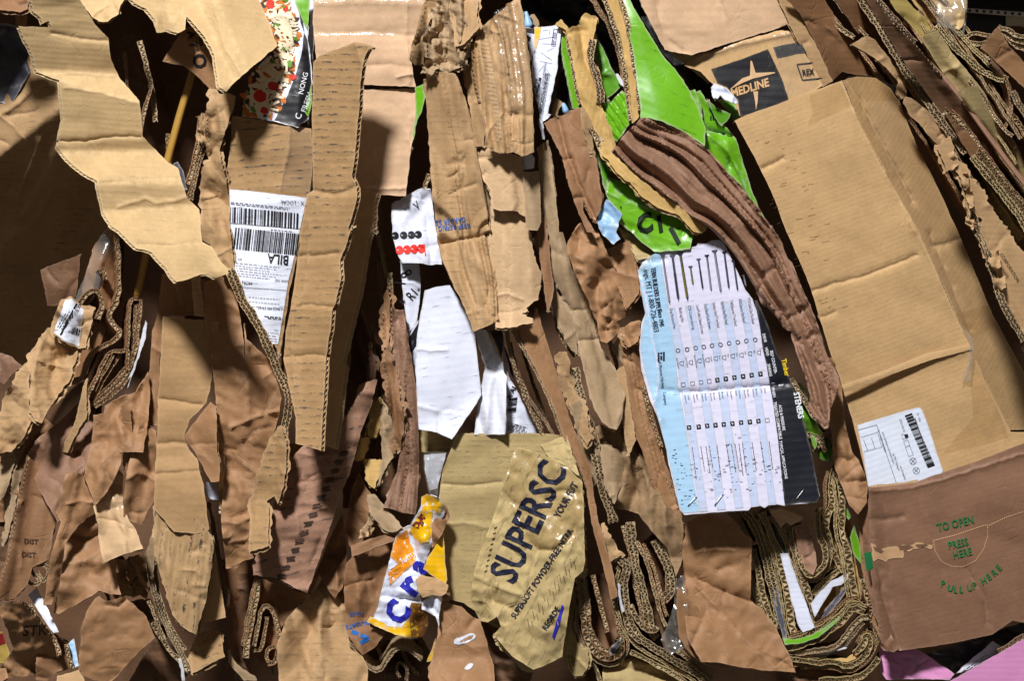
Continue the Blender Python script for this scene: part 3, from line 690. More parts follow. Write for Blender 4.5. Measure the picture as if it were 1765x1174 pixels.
# pleated brown paper
S('brown_paper', 'a2 475,985 530,978 532,935 620,890 690,868 750,765 760,900 745,1040 725,1174 600,1174 a3 620,30 600,110 545,215 478,290 462,230 425,140 440,60 a2 465,1130', 32, BRN, 'upright pleated brown paper sheet with a tape patch', 'paper', flute=False, t=2, h=4, tilt=(.1, .1), bends=[(232, 680, 222, 790, -.9), (222, 680, 205, 790, .9), (246, 660, 226, 790, .9), (185, 700, 176, 810, -.6)], crum=[(7.0, 32, 100, 1.5, 63), (2, 12, 100, 2, 64)])
p = S('cardboard_flap', 'a3 472,290 545,215 600,100 622,130 620,220 622,300 660,372 700,440 722,505 620,535 525,578 505,470 498,400', 44, KCOL2, 'tan flap with a strip of glossy tape, its cut end pointing down', 'cardboard', t=4, tilt=(.05, .15), bends=[(160, 872, 235, 860, .25)], creases=[(P('a3 480,290 560,260 620,270'), 5, 4), (P('a3 560,220 600,310'), 5, 5)], crum=[(5, 26, 80, 2, 65)])
decal(p, 'tape', 'a3 475,285 560,240 620,240 625,300 560,310 500,330', FILMW, 1.2)
S('brown_paper', 'a3 640,140 655,60 690,-70 720,-150 790,-90 800,0 790,120 785,250 750,310 715,385 632,362 622,250', 30, BRN, 'smooth folded brown paper between the tape flap and the tall tan panel', 'paper', flute=False, t=2.5, h=4.5, tilt=(.15, .1), bends=[(235, 740, 218, 880, -.7), (258, 740, 245, 880, .6)], creases=[(P('a3 640,150 700,120 785,160'), 5, 4)], crum=[(6.5, 35, 95, 1.5, 66)])
for i, (s, lab) in enumerate((('a3 560,560 640,570 655,740 600,750 580,640', 'torn board scrap hanging under the tape flap'), ('a3 640,570 720,540 745,640 740,720 690,640 660,690', 'frayed pale scrap left of the ridged flap'), ('a3 650,660 700,650 748,700 745,740 690,730 660,690', 'curled fibre scrap under the frayed pale one'))):
    S('cardboard_scrap', s, -20-6*i, KCOL, lab, 'cardboard', torn=3.5, crum=[(9, 16, 70, 2, 70+i)], tilt=(0, .3), group='frayed scraps beside the ridged flap')
# ------------------------------------------------------------------ lower left
p = S('cardboard_flap', 'a3 150,40 180,70 215,95 280,220 290,330 262,470 250,560 200,585 165,600 140,690 70,762 -20,770 30,600 50,520 85,330', 14, BRN2, 'long brown board flap with two faint printed words at the lower left', 'cardboard', t=5, tilt=(-.55, .12), bends=[(60, 800, 20, 1030, 1.0), (46, 810, 6, 1030, -.9)], crum=[(4, 50, 105, 3, 80)], torn=1)
text(p, [('DIST', *P('a3 120,478')[0], 12, -4), ('DIST', *P('a3 108,545')[0], 12, -4)], IBRN, bold=.02)
for i, (s, lab) in enumerate((('a3 -20,200 10,80 40,0 90,-20 60,140 20,240 -20,300', 'ragged tan board strip at the left edge above the long flap'), ('a3 60,150 90,20 130,-20 150,20 100,200 60,360 20,500 10,490 50,300', 'second ragged board strip, leaning beside the long brown flap'))):
    S('cardboard_strip', s, -8-12*i, TAUP, lab, 'cardboard', torn=2.5, tilt=(-.5, .1), crum=[(5, 25, 105, 3, 82+i)], group='ragged strips at the left edge')
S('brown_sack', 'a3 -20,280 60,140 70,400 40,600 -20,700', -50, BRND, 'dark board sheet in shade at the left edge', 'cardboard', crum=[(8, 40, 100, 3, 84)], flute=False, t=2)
p = S('brown_sack', 'a3 300,300 310,240 330,130 380,118 425,135 432,180 472,265 482,330 440,350 400,385 365,430 330,480 305,640 262,790 225,790 240,640 252,560 290,430 310,370 280,320', 40, BRN, 'crumpled brown paper sack bundle twisted down the lower left', 'paper sack', flute=False, t=2.5, h=4, tilt=(.1, .15), bends=[(140, 830, 90, 1030, .6), (118, 880, 84, 1040, -.9)], crum=[(8.0, 42, 110, 1.5, 85), (2.5, 14, 110, 2, 86)])
p = S('brown_sack', 'a3 330,480 370,430 400,385 480,330 500,420 512,510 580,560 595,660 612,740 560,735 500,718 430,765 300,835 268,832 290,740 312,620', 18, BRN, 'wide brown paper sack with soft folds at the lower left', 'paper sack', flute=False, t=2.5, h=4.5, tilt=(.1, .2), bends=[(110, 970, 200, 935, .8), (125, 965, 175, 915, -.7), (120, 1010, 200, 1015, -.6)], creases=[(P('a3 380,440 440,455 500,430'), -16, 8), (P('a3 310,580 420,570 520,500'), 8, 6), (P('a3 400,560 360,660'), 5, 8)], crum=[(8.0, 50, 20, 1.5, 87), (2.5, 16, 20, 2, 88)])
S('brown_sack', 'a3 420,135 470,150 520,300 505,430 430,470 380,430 440,350 475,320', -14, BRND, 'dark hollow fold of brown paper beside the tape flap', 'paper sack', crum=[(16, 40, 30, 2, 89)], flute=False, t=2)
S('cardboard_flap', 'a3 478,762 500,745 540,772 570,765 632,752 690,800 742,852 782,958 730,1005 680,1052 560,1185 480,1174 420,1152 398,1110 405,1000 412,900 440,820', 34, BRN, 'six-sided brown board flap lying flat at the bottom left', 'cardboard', t=4, tilt=(-.05, .2), bends=[(185, 1045, 240, 1010, -.3)], creases=[(P('a3 540,790 600,800 640,760'), -7, 4)], crum=[(2.5, 45, 30, 1.5, 90), (1, 14, 0, 1, 91)], torn=.6)
p = S('cardboard_box', 'a3 -10,800 100,768 135,800 180,850 200,880 250,945 305,1032 298,1080 280,1112 230,1145 20,1165 -20,1150 70,1022 20,870', 10, BRN, 'crushed brown box corner with black capital letters at the bottom left', 'box', t=5, tilt=(.1, .3), bends=[(10, 1040, 110, 1040, -1.1), (40, 1050, 100, 1130, .9), (42, 1040, 30, 1150, -.4)], crum=[(5, 35, 20, 2, 92), (2, 12, 0, 1, 93)], torn=.8)
text(p, [('STK', *P('a3 112,950')[0], 25, 3)], IBLK, bold=.005, shear=.1)
for i, (s, lab) in enumerate((('a3 145,742 185,700 230,790 300,930 270,935 225,870', 'bluish white paper strip beside the crushed lettered box'), ('a3 345,985 375,960 398,1100 372,1115 350,1060', 'second bluish white paper strip, left of the six-sided flap'))):
    S('paper_sheet', s, 0, BLUEP if i else WHTP, lab, 'paper', flute=False, t=1.5, tilt=(0, .4), bends=[], crum=[(2, 20, 60, 2, 94+i)], group='bluish white paper strips at the lower left')
ribbon('cardboard_edge', 'a3 150,790 180,840 230,910 290,985 300,1050', 22, 8, 90, BRN2, 'corrugated edge along the side of the crushed lettered box', n=1)
ribbon('cardboard_edge', 'a3 335,990 345,1040 368,1115', 14, 8, 90, BRN2, 'short corrugated edge beside the second bluish strip', n=1)
S('cardboard_sheet', 'a3 190,880 260,930 340,980 370,1110 290,1130 240,1174 180,1174', -20, BRN2, 'shaded board sheet between the lettered box and the six-sided flap', 'cardboard', crum=[(5, 40, 20, 2, 96)])
p = S('printed_carton', 'a3 -20,930 12,925 35,1000 60,1050 30,1085 -20,1085', -50, kraft('dim_yellow', (170, 140, 50), .05, 10, .2), 'scrap of red and yellow printed carton at the bottom left edge', 'carton', flute=False, t=2, crum=[(4, 25, 60, 2, 97)])
decal(p, 'red_print', 'a3 -20,940 14,935 28,985 -20,1000', inkm('dim_red', (130, 30, 30), .2), .8)
for i, s in enumerate(('a3 150,580 140,620 138,680 190,690 200,660 170,640 160,600', 'a3 180,585 240,590 248,640 215,680 200,640 190,620')):
    ribbon('cardboard_edge', s, 12, 6, 60, TAUP, ('curled double board edge tucked behind the long brown flap', 'tight roll of board edge right of the curled one')[i], n=1, group='curled board edges at the lower left')
S('cardboard_scrap', 'a3 290,1150 400,1120 430,1174 420,1200 280,1200', 16, TAN, 'tan board tip at the bottom edge under the six-sided flap', 'cardboard', tilt=(0, .4))
S('cardboard_scrap', 'a3 -20,1120 30,1110 40,1160 -20,1200', 16, BRN, 'brown board tip in the bottom left corner', 'cardboard', tilt=(0, .4), crum=[(3, 20, 0, 1, 2)])
# ------------------------------------------------------------------ tall tan panel, ridged flap and their neighbours
S('cardboard_column', 'a2 822,270 1040,300 1030,480 830,485 808,700 800,1040 742,1040 755,800 770,560 798,480', -8, BRN, 'smooth brown board column behind the tall tan panel', 'cardboard', t=4, tilt=(.25, 0), bends=[(272, 480, 262, 740, -.4)], crum=[(4, 40, 90, 4, 100)])
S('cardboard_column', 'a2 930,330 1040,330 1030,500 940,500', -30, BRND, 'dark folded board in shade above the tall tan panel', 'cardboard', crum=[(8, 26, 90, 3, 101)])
S('cardboard_sheet', 'a2 825,485 960,500 1108,512 1090,660 1062,860 1042,925 1015,955 960,1010 930,1096 955,1160 a3 1000,50 1010,110 1032,190 1058,410 1000,430 880,420 778,300 782,200 785,100 792,0 a2 795,1130 800,905 812,700', 36, TANS2, 'tall plain tan cardboard panel with two cross folds at the left', 'cardboard', t=5, tilt=(.02, .06), uva=2, bends=[(270, 690, 360, 702, .08), (265, 812, 350, 808, -.40), (265, 795, 345, 778, .42)], creases=[(P('a2 815,905 900,915 1020,935'), -4, 3), (P('a3 790,125 900,120 1010,108'), -4, 3), (P('a2 800,1130 880,1125 960,1140'), -4, 4)], crum=[(2.2, 50, 10, 2, 102)])
S('cardboard_strip', 'a3 1000,400 1060,400 1085,560 1112,680 1145,855 1080,870 1015,882 985,780', 22, TAN, 'plain tan board strip slanting out behind the ridged flap', 'cardboard', t=5, tilt=(-.1, .1), crum=[(2, 40, 80, 2, 103)])
S('cardboard_flap', 'a2 928,1096 1000,1000 1065,918 1093,945 1096,1080 1098,1174 a3 1112,60 1110,165 1068,168 1022,85 975,0', 56, BRN, 'diamond-shaped brown board flap with a creased corner on the tall tan panel', 'cardboard', t=5, tilt=(.3, .1), crum=[(3, 30, 60, 2, 104)], torn=.5)
S('cardboard_flap', 'a3 780,283 825,300 880,322 990,350 1020,380 1062,420 1082,490 1072,600 1040,780 992,942 960,925 918,900 870,840 852,765 800,600 775,450', 66, STRP, 'ridged tan board flap with dark rubbed ridges, shaped like a shield', 'cardboard', t=6, uva=84, h=3, tilt=(.12, .1), prof=[((1, .12), [(k*8.5, 1.7*(-1)**k) for k in range(0, 120)])], warp=3, bends=[(366, 920, 335, 1090, -.7)], creases=[(P('a3 985,690 1035,695'), 5, 4), (P('a3 800,430 830,520 850,640'), 5, 4)], crum=[(3, 50, 84, 3, 105)], torn=1)
ribbon('cardboard_edge', 'a3 1072,440 1082,500 1066,620 1030,790 1000,930', 50, 6, 60, KCOL, 'worn corrugated edge along the right side of the ridged flap', n=1)
S('paper_scrap', 'a3 1040,170 1075,160 1108,120 1138,230 1130,262 1060,255 1035,220', 2, WHTP, 'small crumpled white paper tucked right of the diamond flap', 'paper', flute=False, t=1, crum=[(4, 16, 60, 2, 106)])
ribbon('cardboard_edge', 'a3 1050,270 1075,330 1085,420 1105,560 1150,720 1150,800', -12, 8, 80, BRND, 'dim layered board edge between the ridged flap and the paper pillar', n=2)
# paper pillar
S('paper_pillar', 'a2 1030,420 1040,310 1160,268 1190,340 1232,600 1245,840 b2 60,520 75,600 130,650 200,725 240,850 250,900 235,1000 205,1090 180,1174 b3 160,60 120,180 92,270 95,520 112,552 50,570 0,598 a3 1210,600 1145,608 1130,480 1118,360 1125,250 1112,120 1098,0 a2 1100,1090 1092,900 1075,740', 26, BRN, 'tall bulging brown paper pillar with crushed folds left of the scuffed strip', 'paper sack', flute=False, t=3, h=4.5, tilt=(-.05, .05), bends=[(415, 480, 425, 760, -.4), (428, 520, 432, 740, .5)], creases=[(P('a2 1250,480 1255,1000'), 8, 7), (P('b2 0,1050 90,1010 240,960'), 6, 4), (P('b3 0,350 50,330 100,300'), -9, 6), (P('a3 1130,370 1200,375 1290,340'), 8, 5), (P('b3 0,470 60,460 100,440'), 6, 4), (P('a3 1120,10 1230,70 1320,140'), 7, 5), (P('a3 1150,0 1200,60'), -6, 6)], crum=[(7.0, 46, 80, 1.5, 110), (3, 17, 20, 2, 111)], bulge=[(430, 660, 45, 120, 18)])
ribbon('cardboard_edge', 'b2 -10,240 20,330 60,420 110,490 160,590 205,690 250,800 290,880 288,960 262,1060 240,1174', 46, 15, 70, KCOL, 'ragged broken board edge running down the right side of the paper pillar', n=2, wave=6)
S('cardboard_strip', 'b3 165,0 235,-110 255,-100 280,0 262,180 232,285 216,240 180,266 186,300 184,490 140,505 88,527 90,400 88,266 118,190', 58, TANS, 'frayed tan strip with black ink rubs hanging beside the scuffed brown panel', 'cardboard', t=5, uva=0, tilt=(.3, .05), bends=[(430, 863, 465, 864, .5), (474, 760, 470, 880, .9)], crum=[(4, 25, 90, 2, 112)], torn=1.5)
# ------------------------------------------------------------------ food carton
p = S('food_carton', 'b1 128,-25 395,-25 388,100 385,200 402,330 405,430 402,520 385,600 335,645 200,610 50,588 62,500 100,370 228,230 190,120 150,30', 2, WHTP, 'glossy food carton with noodles and tomatoes beside a black band', 'food carton', flute=False, t=3, tilt=(.1, .1), bends=[(540, -10, 512, 210, -.5)], crum=[(3, 45, 70, 2, 120)], uva=30)
decal(p, 'black_band', 'b1 315,-20 330,0 352,60 365,150 352,270 320,380 280,480 215,606 335,640 380,600 400,520 402,420 395,330 380,200 345,110 330,-20', BLKP, .8)
decal(p, 'green_print', 'b1 305,-20 395,-20 388,90 382,150 365,120 340,60', GREEN, 1.6); decal(p, 'green_print', 'b1 402,420 405,520 385,590 370,570 380,500', GREEN, 1.6)
decal(p, 'green_print', 'b1 50,586 62,500 80,440 95,450 85,560', GREEND, 1.0)
rs = random.Random(4)
food = P('b1 132,-20 292,-20 330,130 318,280 268,460 200,600 55,582 66,500 104,375 230,235 190,115 150,25')
fa = np.array(food)
def inpoly(x, y): return bool(inside(np.array([x]), np.array([y]), fa)[0])
groups = {'noodle': [], 'sauce': [], 'tomato': [], 'herb': [], 'shade': []}
def blob2d(x, y, r, k=.25, n=11, st=1, a=0):
    q = [(r*(1+rs.uniform(-k, k))*math.cos(t*2*math.pi/n)*st, r*(1+rs.uniform(-k, k))*math.sin(t*2*math.pi/n)) for t in range(n)]
    ca, sa = math.cos(a), math.sin(a)
    V = [(x, y)]+[(x+u*ca-v*sa, y+u*sa+v*ca) for u, v in q]
    return np.array(V), [(0, 1+i, 1+(i+1) % n) for i in range(n)]
def curl2d(x, y, L, w, a, k):
    V = []; F = []; n = 9
    for i in range(n):
        V += [(x+w/2*-math.sin(a), y+w/2*math.cos(a)), (x-w/2*-math.sin(a), y-w/2*math.cos(a))]
        x += L/n*math.cos(a); y += L/n*math.sin(a); a += k
    for i in range(n-1): F.append((2*i, 2*i+1, 2*i+3, 2*i+2))
    return np.array(V), F
for _ in range(900):
    x = rs.uniform(420, 515); y = rs.uniform(-5, 205)
    if not inpoly(x, y): continue
    k = rs.random()
    if k < .16: groups['sauce'].append(blob2d(x, y, rs.uniform(3, 8), .35, 11, 1.6, rs.uniform(0, 3)))
    elif k < .36: groups['shade'].append(blob2d(x, y, rs.uniform(2, 5), .35, 9, 2, rs.uniform(0, 3)))
    elif k < .38: groups['herb'].append(blob2d(x, y, rs.uniform(1.5, 4), .4, 9, 1.7, rs.uniform(0, 3)))
for x, y, r in ((448, 165, 10), (471, 148, 8), (505, 132, 5), (466, 6, 7), (492, 14, 5), (455, 190, 6)): groups['tomato'].append(blob2d(x, y, r, .15, 16, 1.2, rs.uniform(0, 3)))
for _ in range(600):
    x = rs.uniform(420, 512); y = rs.uniform(0, 200)
    q = curl2d(x, y, rs.uniform(18, 40), rs.uniform(2.8, 4.5), rs.uniform(-.5, 1.2), rs.uniform(-.16, .16))
    if all(inpoly(*u) for u in q[0][::3]) and not any(math.hypot(x-a, y-b) < 11 for a, b in ((448, 165), (471, 148))): groups['noodle'].append(q)
for j, (nm, m) in enumerate((('sauce', FOODO), ('shade', IBRN), ('noodle', FOODB), ('tomato', FOODR), ('herb', FOODG))):
    if groups[nm]: conform(p, 'food_print', *join2d(groups[nm]), m, 1.0+.35*j)
text(p, [('NONG', *P('b1 358,478')[0], 12.5, 76), ('FRESH', *P('b1 372,570')[0], 13, 70), ('C', *P('b1 345,606')[0], 15, 72)], IWHT, 'lettering', 1.5, bold=.01)
S('paper_strip', 'b1 385,-20 412,-20 415,100 418,200 405,330 385,200 395,90', -30, WHTP, 'narrow white strip between the food carton and the flat tan box', 'paper', flute=False, t=2, tilt=(.5, 0), crum=[(2, 20, 80, 2, 2)])
S('paper_strip', 'b1 408,440 398,560 388,640 380,625 392,540', -22, WHTP, 'thin white paper sliver beside the food carton under the scuffed strip', 'paper', flute=False, t=1)
# ------------------------------------------------------------------ shipping label panel
p = S('cardboard_sheet', 'b1 0,585 120,602 325,632 400,650 412,760 402,905 385,1010 b2 345,90 325,200 290,360 262,560 240,690 225,650 195,600 150,540 60,420 15,280 a2 1172,120 1165,60 a1 1160,980 1150,850 1170,700', 20, TANS, 'scuffed tan board panel carrying a long white shipping label', 'cardboard', t=5, tilt=(.03, .1), uva=4, creases=[(P('b1 290,640 285,760 240,960'), 4, 4)], crum=[(2.5, 45, 4, 3, 125)], bends=[(500, 215, 488, 330, -.3)])
decal(p, 'tape', 'b1 288,630 402,652 412,760 400,985 238,968 275,790', FILMW, 1.0, uva=20)
q = decal(p, 'shipping_label', QP('l1', '22,62 150,72 300,90 430,105 542,120 520,230 490,370 455,540 420,680 385,900 350,1108 300,1108 250,1040 210,960 170,880 130,790 90,710 55,620 40,480 25,300'), WLAB, 1.3, uva=6)
bars(q, Q('l1', 28, 180), (122, 12), (-1, 27), IBLK, 3); bars(q, Q('l1', 62, 320), (110, 11), (-4, 37), IBLK, 5)
for a, b in ((Q('l1', 25, 290), Q('l1', 500, 330)), (Q('l1', 90, 722), Q('l1', 410, 745))): conform(q, 'rule', *quadstrip(a, b, .8), IGRY, 1.2)
def L(x, y): return Q('l1', x, y)
text(q, [('X - LOCAL', *L(525, 145), 8.6, 177), ('BILA', *L(425, 512), 23, 174, dict(bold=.015, sx=.82)), ('MON -', *L(175, 686), 7.5, 175), ('LLINGS MT 59102', *L(384, 862), 7.2, 177, dict(sx=.8)), ('AZHA 1HZ', *L(420, 676), 6, 175, dict(sx=.8)), ('MT-', *L(105, 526), 5, 177), ('USA', *L(355, 1010), 4.5, 177), ('Antonio ST', *L(352, 1030), 4.5, 177)], IBLK, 'lettering', 1.3)
microlines(q, L(30, 150), (125, 12), (0, 2.8), 2, IGRY, 3); microlines(q, L(300, 335), (45, 4), (0, 1), 1, IGRY, 4)
microlines(q, L(60, 560), (90, 9), (5, 22), 6, IGRY, 5, w=.8, gap=(2, 7), fill=.6); microlines(q, L(150, 790), (60, 5), (2, 16), 3, IGRY, 6, w=.8, gap=(2, 5), fill=.5)
microlines(q, L(255, 920), (30, 2), (6, 3), 2, IGRY, 6, w=1.4, gap=(4, 9)); microlines(q, L(280, 1050), (18, 2), (3, 9), 3, IGRY, 7, w=.9, gap=(4, 9))
# ------------------------------------------------------------------ flat tan box at the top and the scuffed strips
bx = empty('cardboard_box', 'flat tan cardboard box with two plain panels at the top, left of centre', 'box', 640, 180, -20)
p = S('upper_panel', 'b1 412,-25 985,-25 975,60 940,180 905,300 928,438 860,436 655,426 425,292 415,180 408,90', -14, PINK, parent=bx, t=5, tilt=(.02, .05), uva=1, creases=[(P('b1 430,165 700,160 930,180'), -3, 5), (P('b1 425,20 700,10 970,20'), 3, 6), (P('b1 660,330 800,325 905,340'), -3, 4), (P('b1 885,0 880,200 900,420'), 4, 4), (P('b1 840,390 920,375'), 4, 3)], crum=[(2, 45, 0, 3, 130)])
decal(p, 'tape', 'b1 415,-20 980,-20 972,60 935,175 420,180 410,90', FILM, 1.0, uva=2)
p = S('lower_panel', 'b1 500,452 655,452 925,447 962,425 978,490 960,560 935,610 905,760 878,992 760,985 640,975 500,960', -10, PINK, parent=bx, t=5, tilt=(.0, .05), uva=1, bends=[(712, 150, 700, 335, .35)], creases=[(P('b1 640,950 760,955 875,950'), 4, 3), (P('b1 905,600 895,700 915,760'), 4, 4)], crum=[(1.5, 45, 0, 3, 131)])
S('edge_panel', 'b1 925,440 965,425 978,490 960,560 935,610 920,700 905,740 930,560', -3, GREEN, parent=bx, flute=False, t=2, tilt=(.5, 0))
S('side_flap', 'b1 985,-25 1030,-25 1035,40 1000,100 975,250 965,320 925,330 905,300 940,180 975,60', 8, KCOL, parent=bx, t=4, tilt=(-.6, 0), crum=[(6, 22, 85, 3, 132)], torn=1)
S('cardboard_strip', 'b1 640,955 690,962 735,982 722,1045 716,1174 b2 714,30 690,100 650,350 600,560 560,718 576,742 550,950 522,1162 498,1150 380,1120 400,900 450,560 520,150', 22, TAN, 'second scuffed strip, mostly in shadow, right behind the long scuffed one', 'cardboard', t=7, lam=9, off=(6, 1, 5), uva=0, tilt=(-.12, 0), bends=[(560, 622, 610, 622, .3)], crum=[(2, 45, 100, 3, 133)])
S('cardboard_strip', 'b1 410,312 440,280 540,242 622,212 680,225 718,238 690,248 678,268 662,330 650,420 645,520 635,650 622,780 608,895 636,950 630,1010 618,1060 600,1120 585,1174 b2 612,20 590,80 570,150 545,200 552,300 525,420 508,450 500,540 475,700 472,800 458,1000 450,1168 385,1145 320,1130 322,1000 290,850 260,700 272,560 300,430 322,260 342,120 b1 345,1174 380,985 410,962 405,600', 70, TANS, 'long upright tan strip with black scuff marks and corrugated right edge', 'cardboard', t=8, lam=10, h=4, off=(6, 1, 6), uva=0, at=(560, 330), tilt=(.30, .0),
   bends=[(540, 328, 620, 322, .35), (535, 338, 615, 334, -.3), (515, 440, 590, 434, .2), (500, 524, 575, 527, -.2), (490, 610, 566, 613, .25), (538, 100, 530, 330, .25)],
   creases=[(P('b1 410,965 520,985 610,955'), -7, 4), (P('b2 340,182 460,175 540,165'), -5, 3), (P('b2 300,430 400,425 510,440'), -4, 3), (P('b2 262,690 380,680 480,690'), -5, 3), (P('b2 390,0 385,200 350,420 310,430 305,680 320,850'), 3, 3), (P('b1 625,215 660,330 640,500'), 5, 4)], crum=[(2.2, 40, 95, 2, 134)])
# ------------------------------------------------------------------ brown scuffed panel and dark pieces beneath
p = S('cardboard_sheet', 'f 437,992 436,972 447,940 470,880 482,830 500,795 520,770 560,745 600,715 632,660 650,655 640,700 622,745 607,805 588,850 570,905 550,965 530,1023 505,1012 480,998', 28, SCUF, 'rosy brown board panel with a column of black scuffs below the strips', 'cardboard', t=6, uva=12, tilt=(.1, .1), bends=[(590, 720, 520, 1020, -.35), (610, 760, 545, 1000, -.4)], creases=[(P('b3 310,165 400,170 560,130'), -6, 4), (P('b3 330,20 460,40 600,10'), 4, 4)], crum=[(3, 45, 5, 2.5, 136)], torn=.8)
it = []; r5 = random.Random(5)
for i in range(15):
    x = 592-7.6*i; y = 782+i*15.2
    for k in range(5):
        yy = y+k*1.9-4; a = r5.uniform(-9, -5); it.append(quadstrip((x+a, yy+1.5), (x+r5.uniform(5, 9), yy-1), r5.uniform(.9, 1.6)))
conform(p, 'scuff_marks', *join2d(it), inkm('rubbed_ink', (70, 54, 46), .42), 1.0)
D1 = 'dim crumpled pieces below the scuffed strips'
for s, d, m, lab, cr, a in (
    ('b2 640,830 690,810 735,830 700,900 670,980 640,1100 620,1174 560,1174 600,1050', -20, BRN, 'crumpled brown scrap glossed with tape right of the second scuffed strip', 8, 100),
    ('b2 700,930 745,905 750,1000 730,1100 a3 1174,0 b3 760,60 720,200 690,180 670,60 690,-40', -34, GOLD, 'dim golden brown board piece in the shaded gap', 5, 95),
    ('b2 740,905 800,1000 860,1174 b3 830,20 800,60 760,140 730,200 760,40 b2 745,1000', -22, TAUP, 'grey brown flap beside the dim golden piece', 5, 80),
    ('b2 690,615 720,680 735,760 710,830 690,800 700,720', -50, BRND, 'small dark curled scrap high in the shaded gap', 6, 80),
    ('b2 765,390 790,330 800,420 795,560 790,640 770,640 765,560', -24, BRN, 'narrow shredded tan fibre strip left of the white panel', 7, 90)):
    S('cardboard_scrap', s, d, m, lab, 'cardboard', tilt=(.15, .15), crum=[(cr, 22, a, 2.5, int(cr*7+a))], torn=2, group=D1)
S('cardboard_flap', 'b2 806,440 868,460 885,560 905,680 925,800 940,900 945,1174 b3 945,120 940,250 928,335 850,318 768,297 785,230 835,110 b2 850,1174 840,1050 830,850 815,600', -6, RBR, 'dark brown board strip with long vertical pleats left of the white panel', 'cardboard', t=4, tilt=(.05, .05), bends=[(690, 640, 705, 860, .7), (702, 640, 715, 860, -.8), (680, 740, 690, 880, -.6)], fans=[('b2 808,440 830,850 850,1174 b3 770,290', 'b2 868,460 925,800 945,1174 b3 928,330', 4, 7, 7)], crum=[(6, 24, 85, 4, 141)], torn=.8)
S('cardboard_strip', 'b2 770,680 790,640 830,760 850,900 870,1010 850,1174 b3 845,20 820,0 b2 820,1050 790,900', 2, BRN2, 'torn brown strip with frayed rims beside the pleated dark one', 'cardboard', t=4, torn=2.5, tilt=(.3, 0), crum=[(6, 20, 80, 3, 142)])
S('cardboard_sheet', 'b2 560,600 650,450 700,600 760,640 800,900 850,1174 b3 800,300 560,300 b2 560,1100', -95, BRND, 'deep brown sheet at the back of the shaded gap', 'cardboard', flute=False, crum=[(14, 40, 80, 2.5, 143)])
S('brown_sack', 'b3 640,120 680,200 740,280 860,395 850,440 720,470 600,500 575,400 600,220', -16, BRN2, 'dim brown paper bag bulging below the pleated strips', 'paper sack', flute=False, t=2, tilt=(.1, .3), crum=[(10.0, 36, 50, 1.5, 144)])
S('cardboard_flap', 'b3 690,232 720,230 790,310 862,398 835,415 790,422 750,390 700,330', 14, TAUP, 'short taupe board flap folded across the dim brown bag', 'cardboard', t=4, tilt=(.1, .2), bends=[(636, 860, 690, 915, -.4)], crum=[(4, 24, 40, 2, 145)], torn=1)
for i, s in enumerate(('b3 640,455 650,410 690,385 720,400 690,440', 'b3 680,330 700,290 720,330 725,380 690,390', 'b3 655,420 690,350 710,370 680,420')):
    S('cardboard_scrap', s, 6+4*i, KCOL2, ('pale torn fibre tuft below the short taupe flap', 'tiny pale curl left of the short taupe flap', 'pale shred between the fibre tuft and the tiny curl')[i], 'cardboard', t=2, torn=2.5, crum=[(6, 10, 60, 2, 146+i)], flute=False, group='pale torn shreds on the brown bag')
S('cardboard_strip', 'b3 603,488 720,450 842,416 815,468 720,505 608,547', 20, BRN2, 'flat brown band lying across the top of the printed brown sack', 'cardboard', t=4, tilt=(0, .4), crum=[(3, 24, -15, 3, 150)])
p = S('brown_sack', 'b3 565,640 580,580 608,547 720,505 815,465 800,560 765,690 740,775 720,850 690,872 700,905 780,930 720,1010 660,1045 620,1000 580,930 570,800', -4, BRN2, 'dark brown paper sack with blue recycling print in the lower middle', 'paper sack', flute=False, t=2.5, tilt=(.1, .05), bends=[(605, 970, 615, 1080, -.5)], creases=[(P('b3 690,640 720,780'), 5, 4), (P('b3 620,560 640,760'), 6, 6)], crum=[(6.5, 40, 85, 1.5, 151)])
text(p, [('YCLES', *P('b3 665,822')[0], 9, 188), ('RUGATE', *P('b3 690,868')[0], 11, 192)], IBLU, 'lettering', 1.2, bold=.02)
conform(p, 'recycling_mark', *join2d([quadstrip(P('b3 605,925')[0], P('b3 690,960')[0], 7), quadstrip(P('b3 690,960')[0], P('b3 650,985')[0], 7)]), IBLU, 1.2)
S('brown_sack', 'b3 500,440 555,330 575,420 580,560 560,700 520,760 440,640 400,740 380,735', -30, BRN2, 'dim crumpled paper right beside the rosy brown panel', 'paper sack', flute=False, t=2, crum=[(12.0, 28, 105, 1.5, 152)], tilt=(.1, .1))
S('brown_sack', 'b3 228,990 250,930 288,845 350,780 405,735 470,640 540,560 570,640 575,800 582,930 600,985 640,1015 672,1070 690,1110 682,1200 240,1200', 12, KCOL, 'light tan paper sack with soft deep folds at the bottom, left of centre', 'paper sack', flute=False, t=2.5, h=4.5, tilt=(.0, .45), bends=[(535, 1010, 530, 1174, .9), (548, 1000, 540, 1174, -.9), (500, 1030, 482, 1174, -.5), (570, 960, 560, 1100, .5), (600, 1085, 640, 1110, .4)], crum=[(11.0, 50, 100, 1.5, 153), (3, 18, 60, 2, 154)])
ribbon('cardboard_edge', 'b3 600,985 640,1030 690,1110 740,1132 780,1080 820,1012 870,1005 960,1070', 8, 6, 130, TAUP, 'bent board edge in a V shape under the yellow bag', n=1, drift=(0, -25))
ribbon('cardboard_edge', 'b3 880,1174 890,1130 870,1090 840,1080 830,1120 850,1160', -18, 5, 110, BRND, 'small dark rolled board edge under the bent V edge', n=1)
S('cardboard_sheet', 'b3 640,1000 960,960 1010,1060 1000,1190 660,1190', -80, BRND, 'dark board sheet in the hollow under the yellow bag', 'cardboard', crum=[(10, 40, 0, 2, 155)])
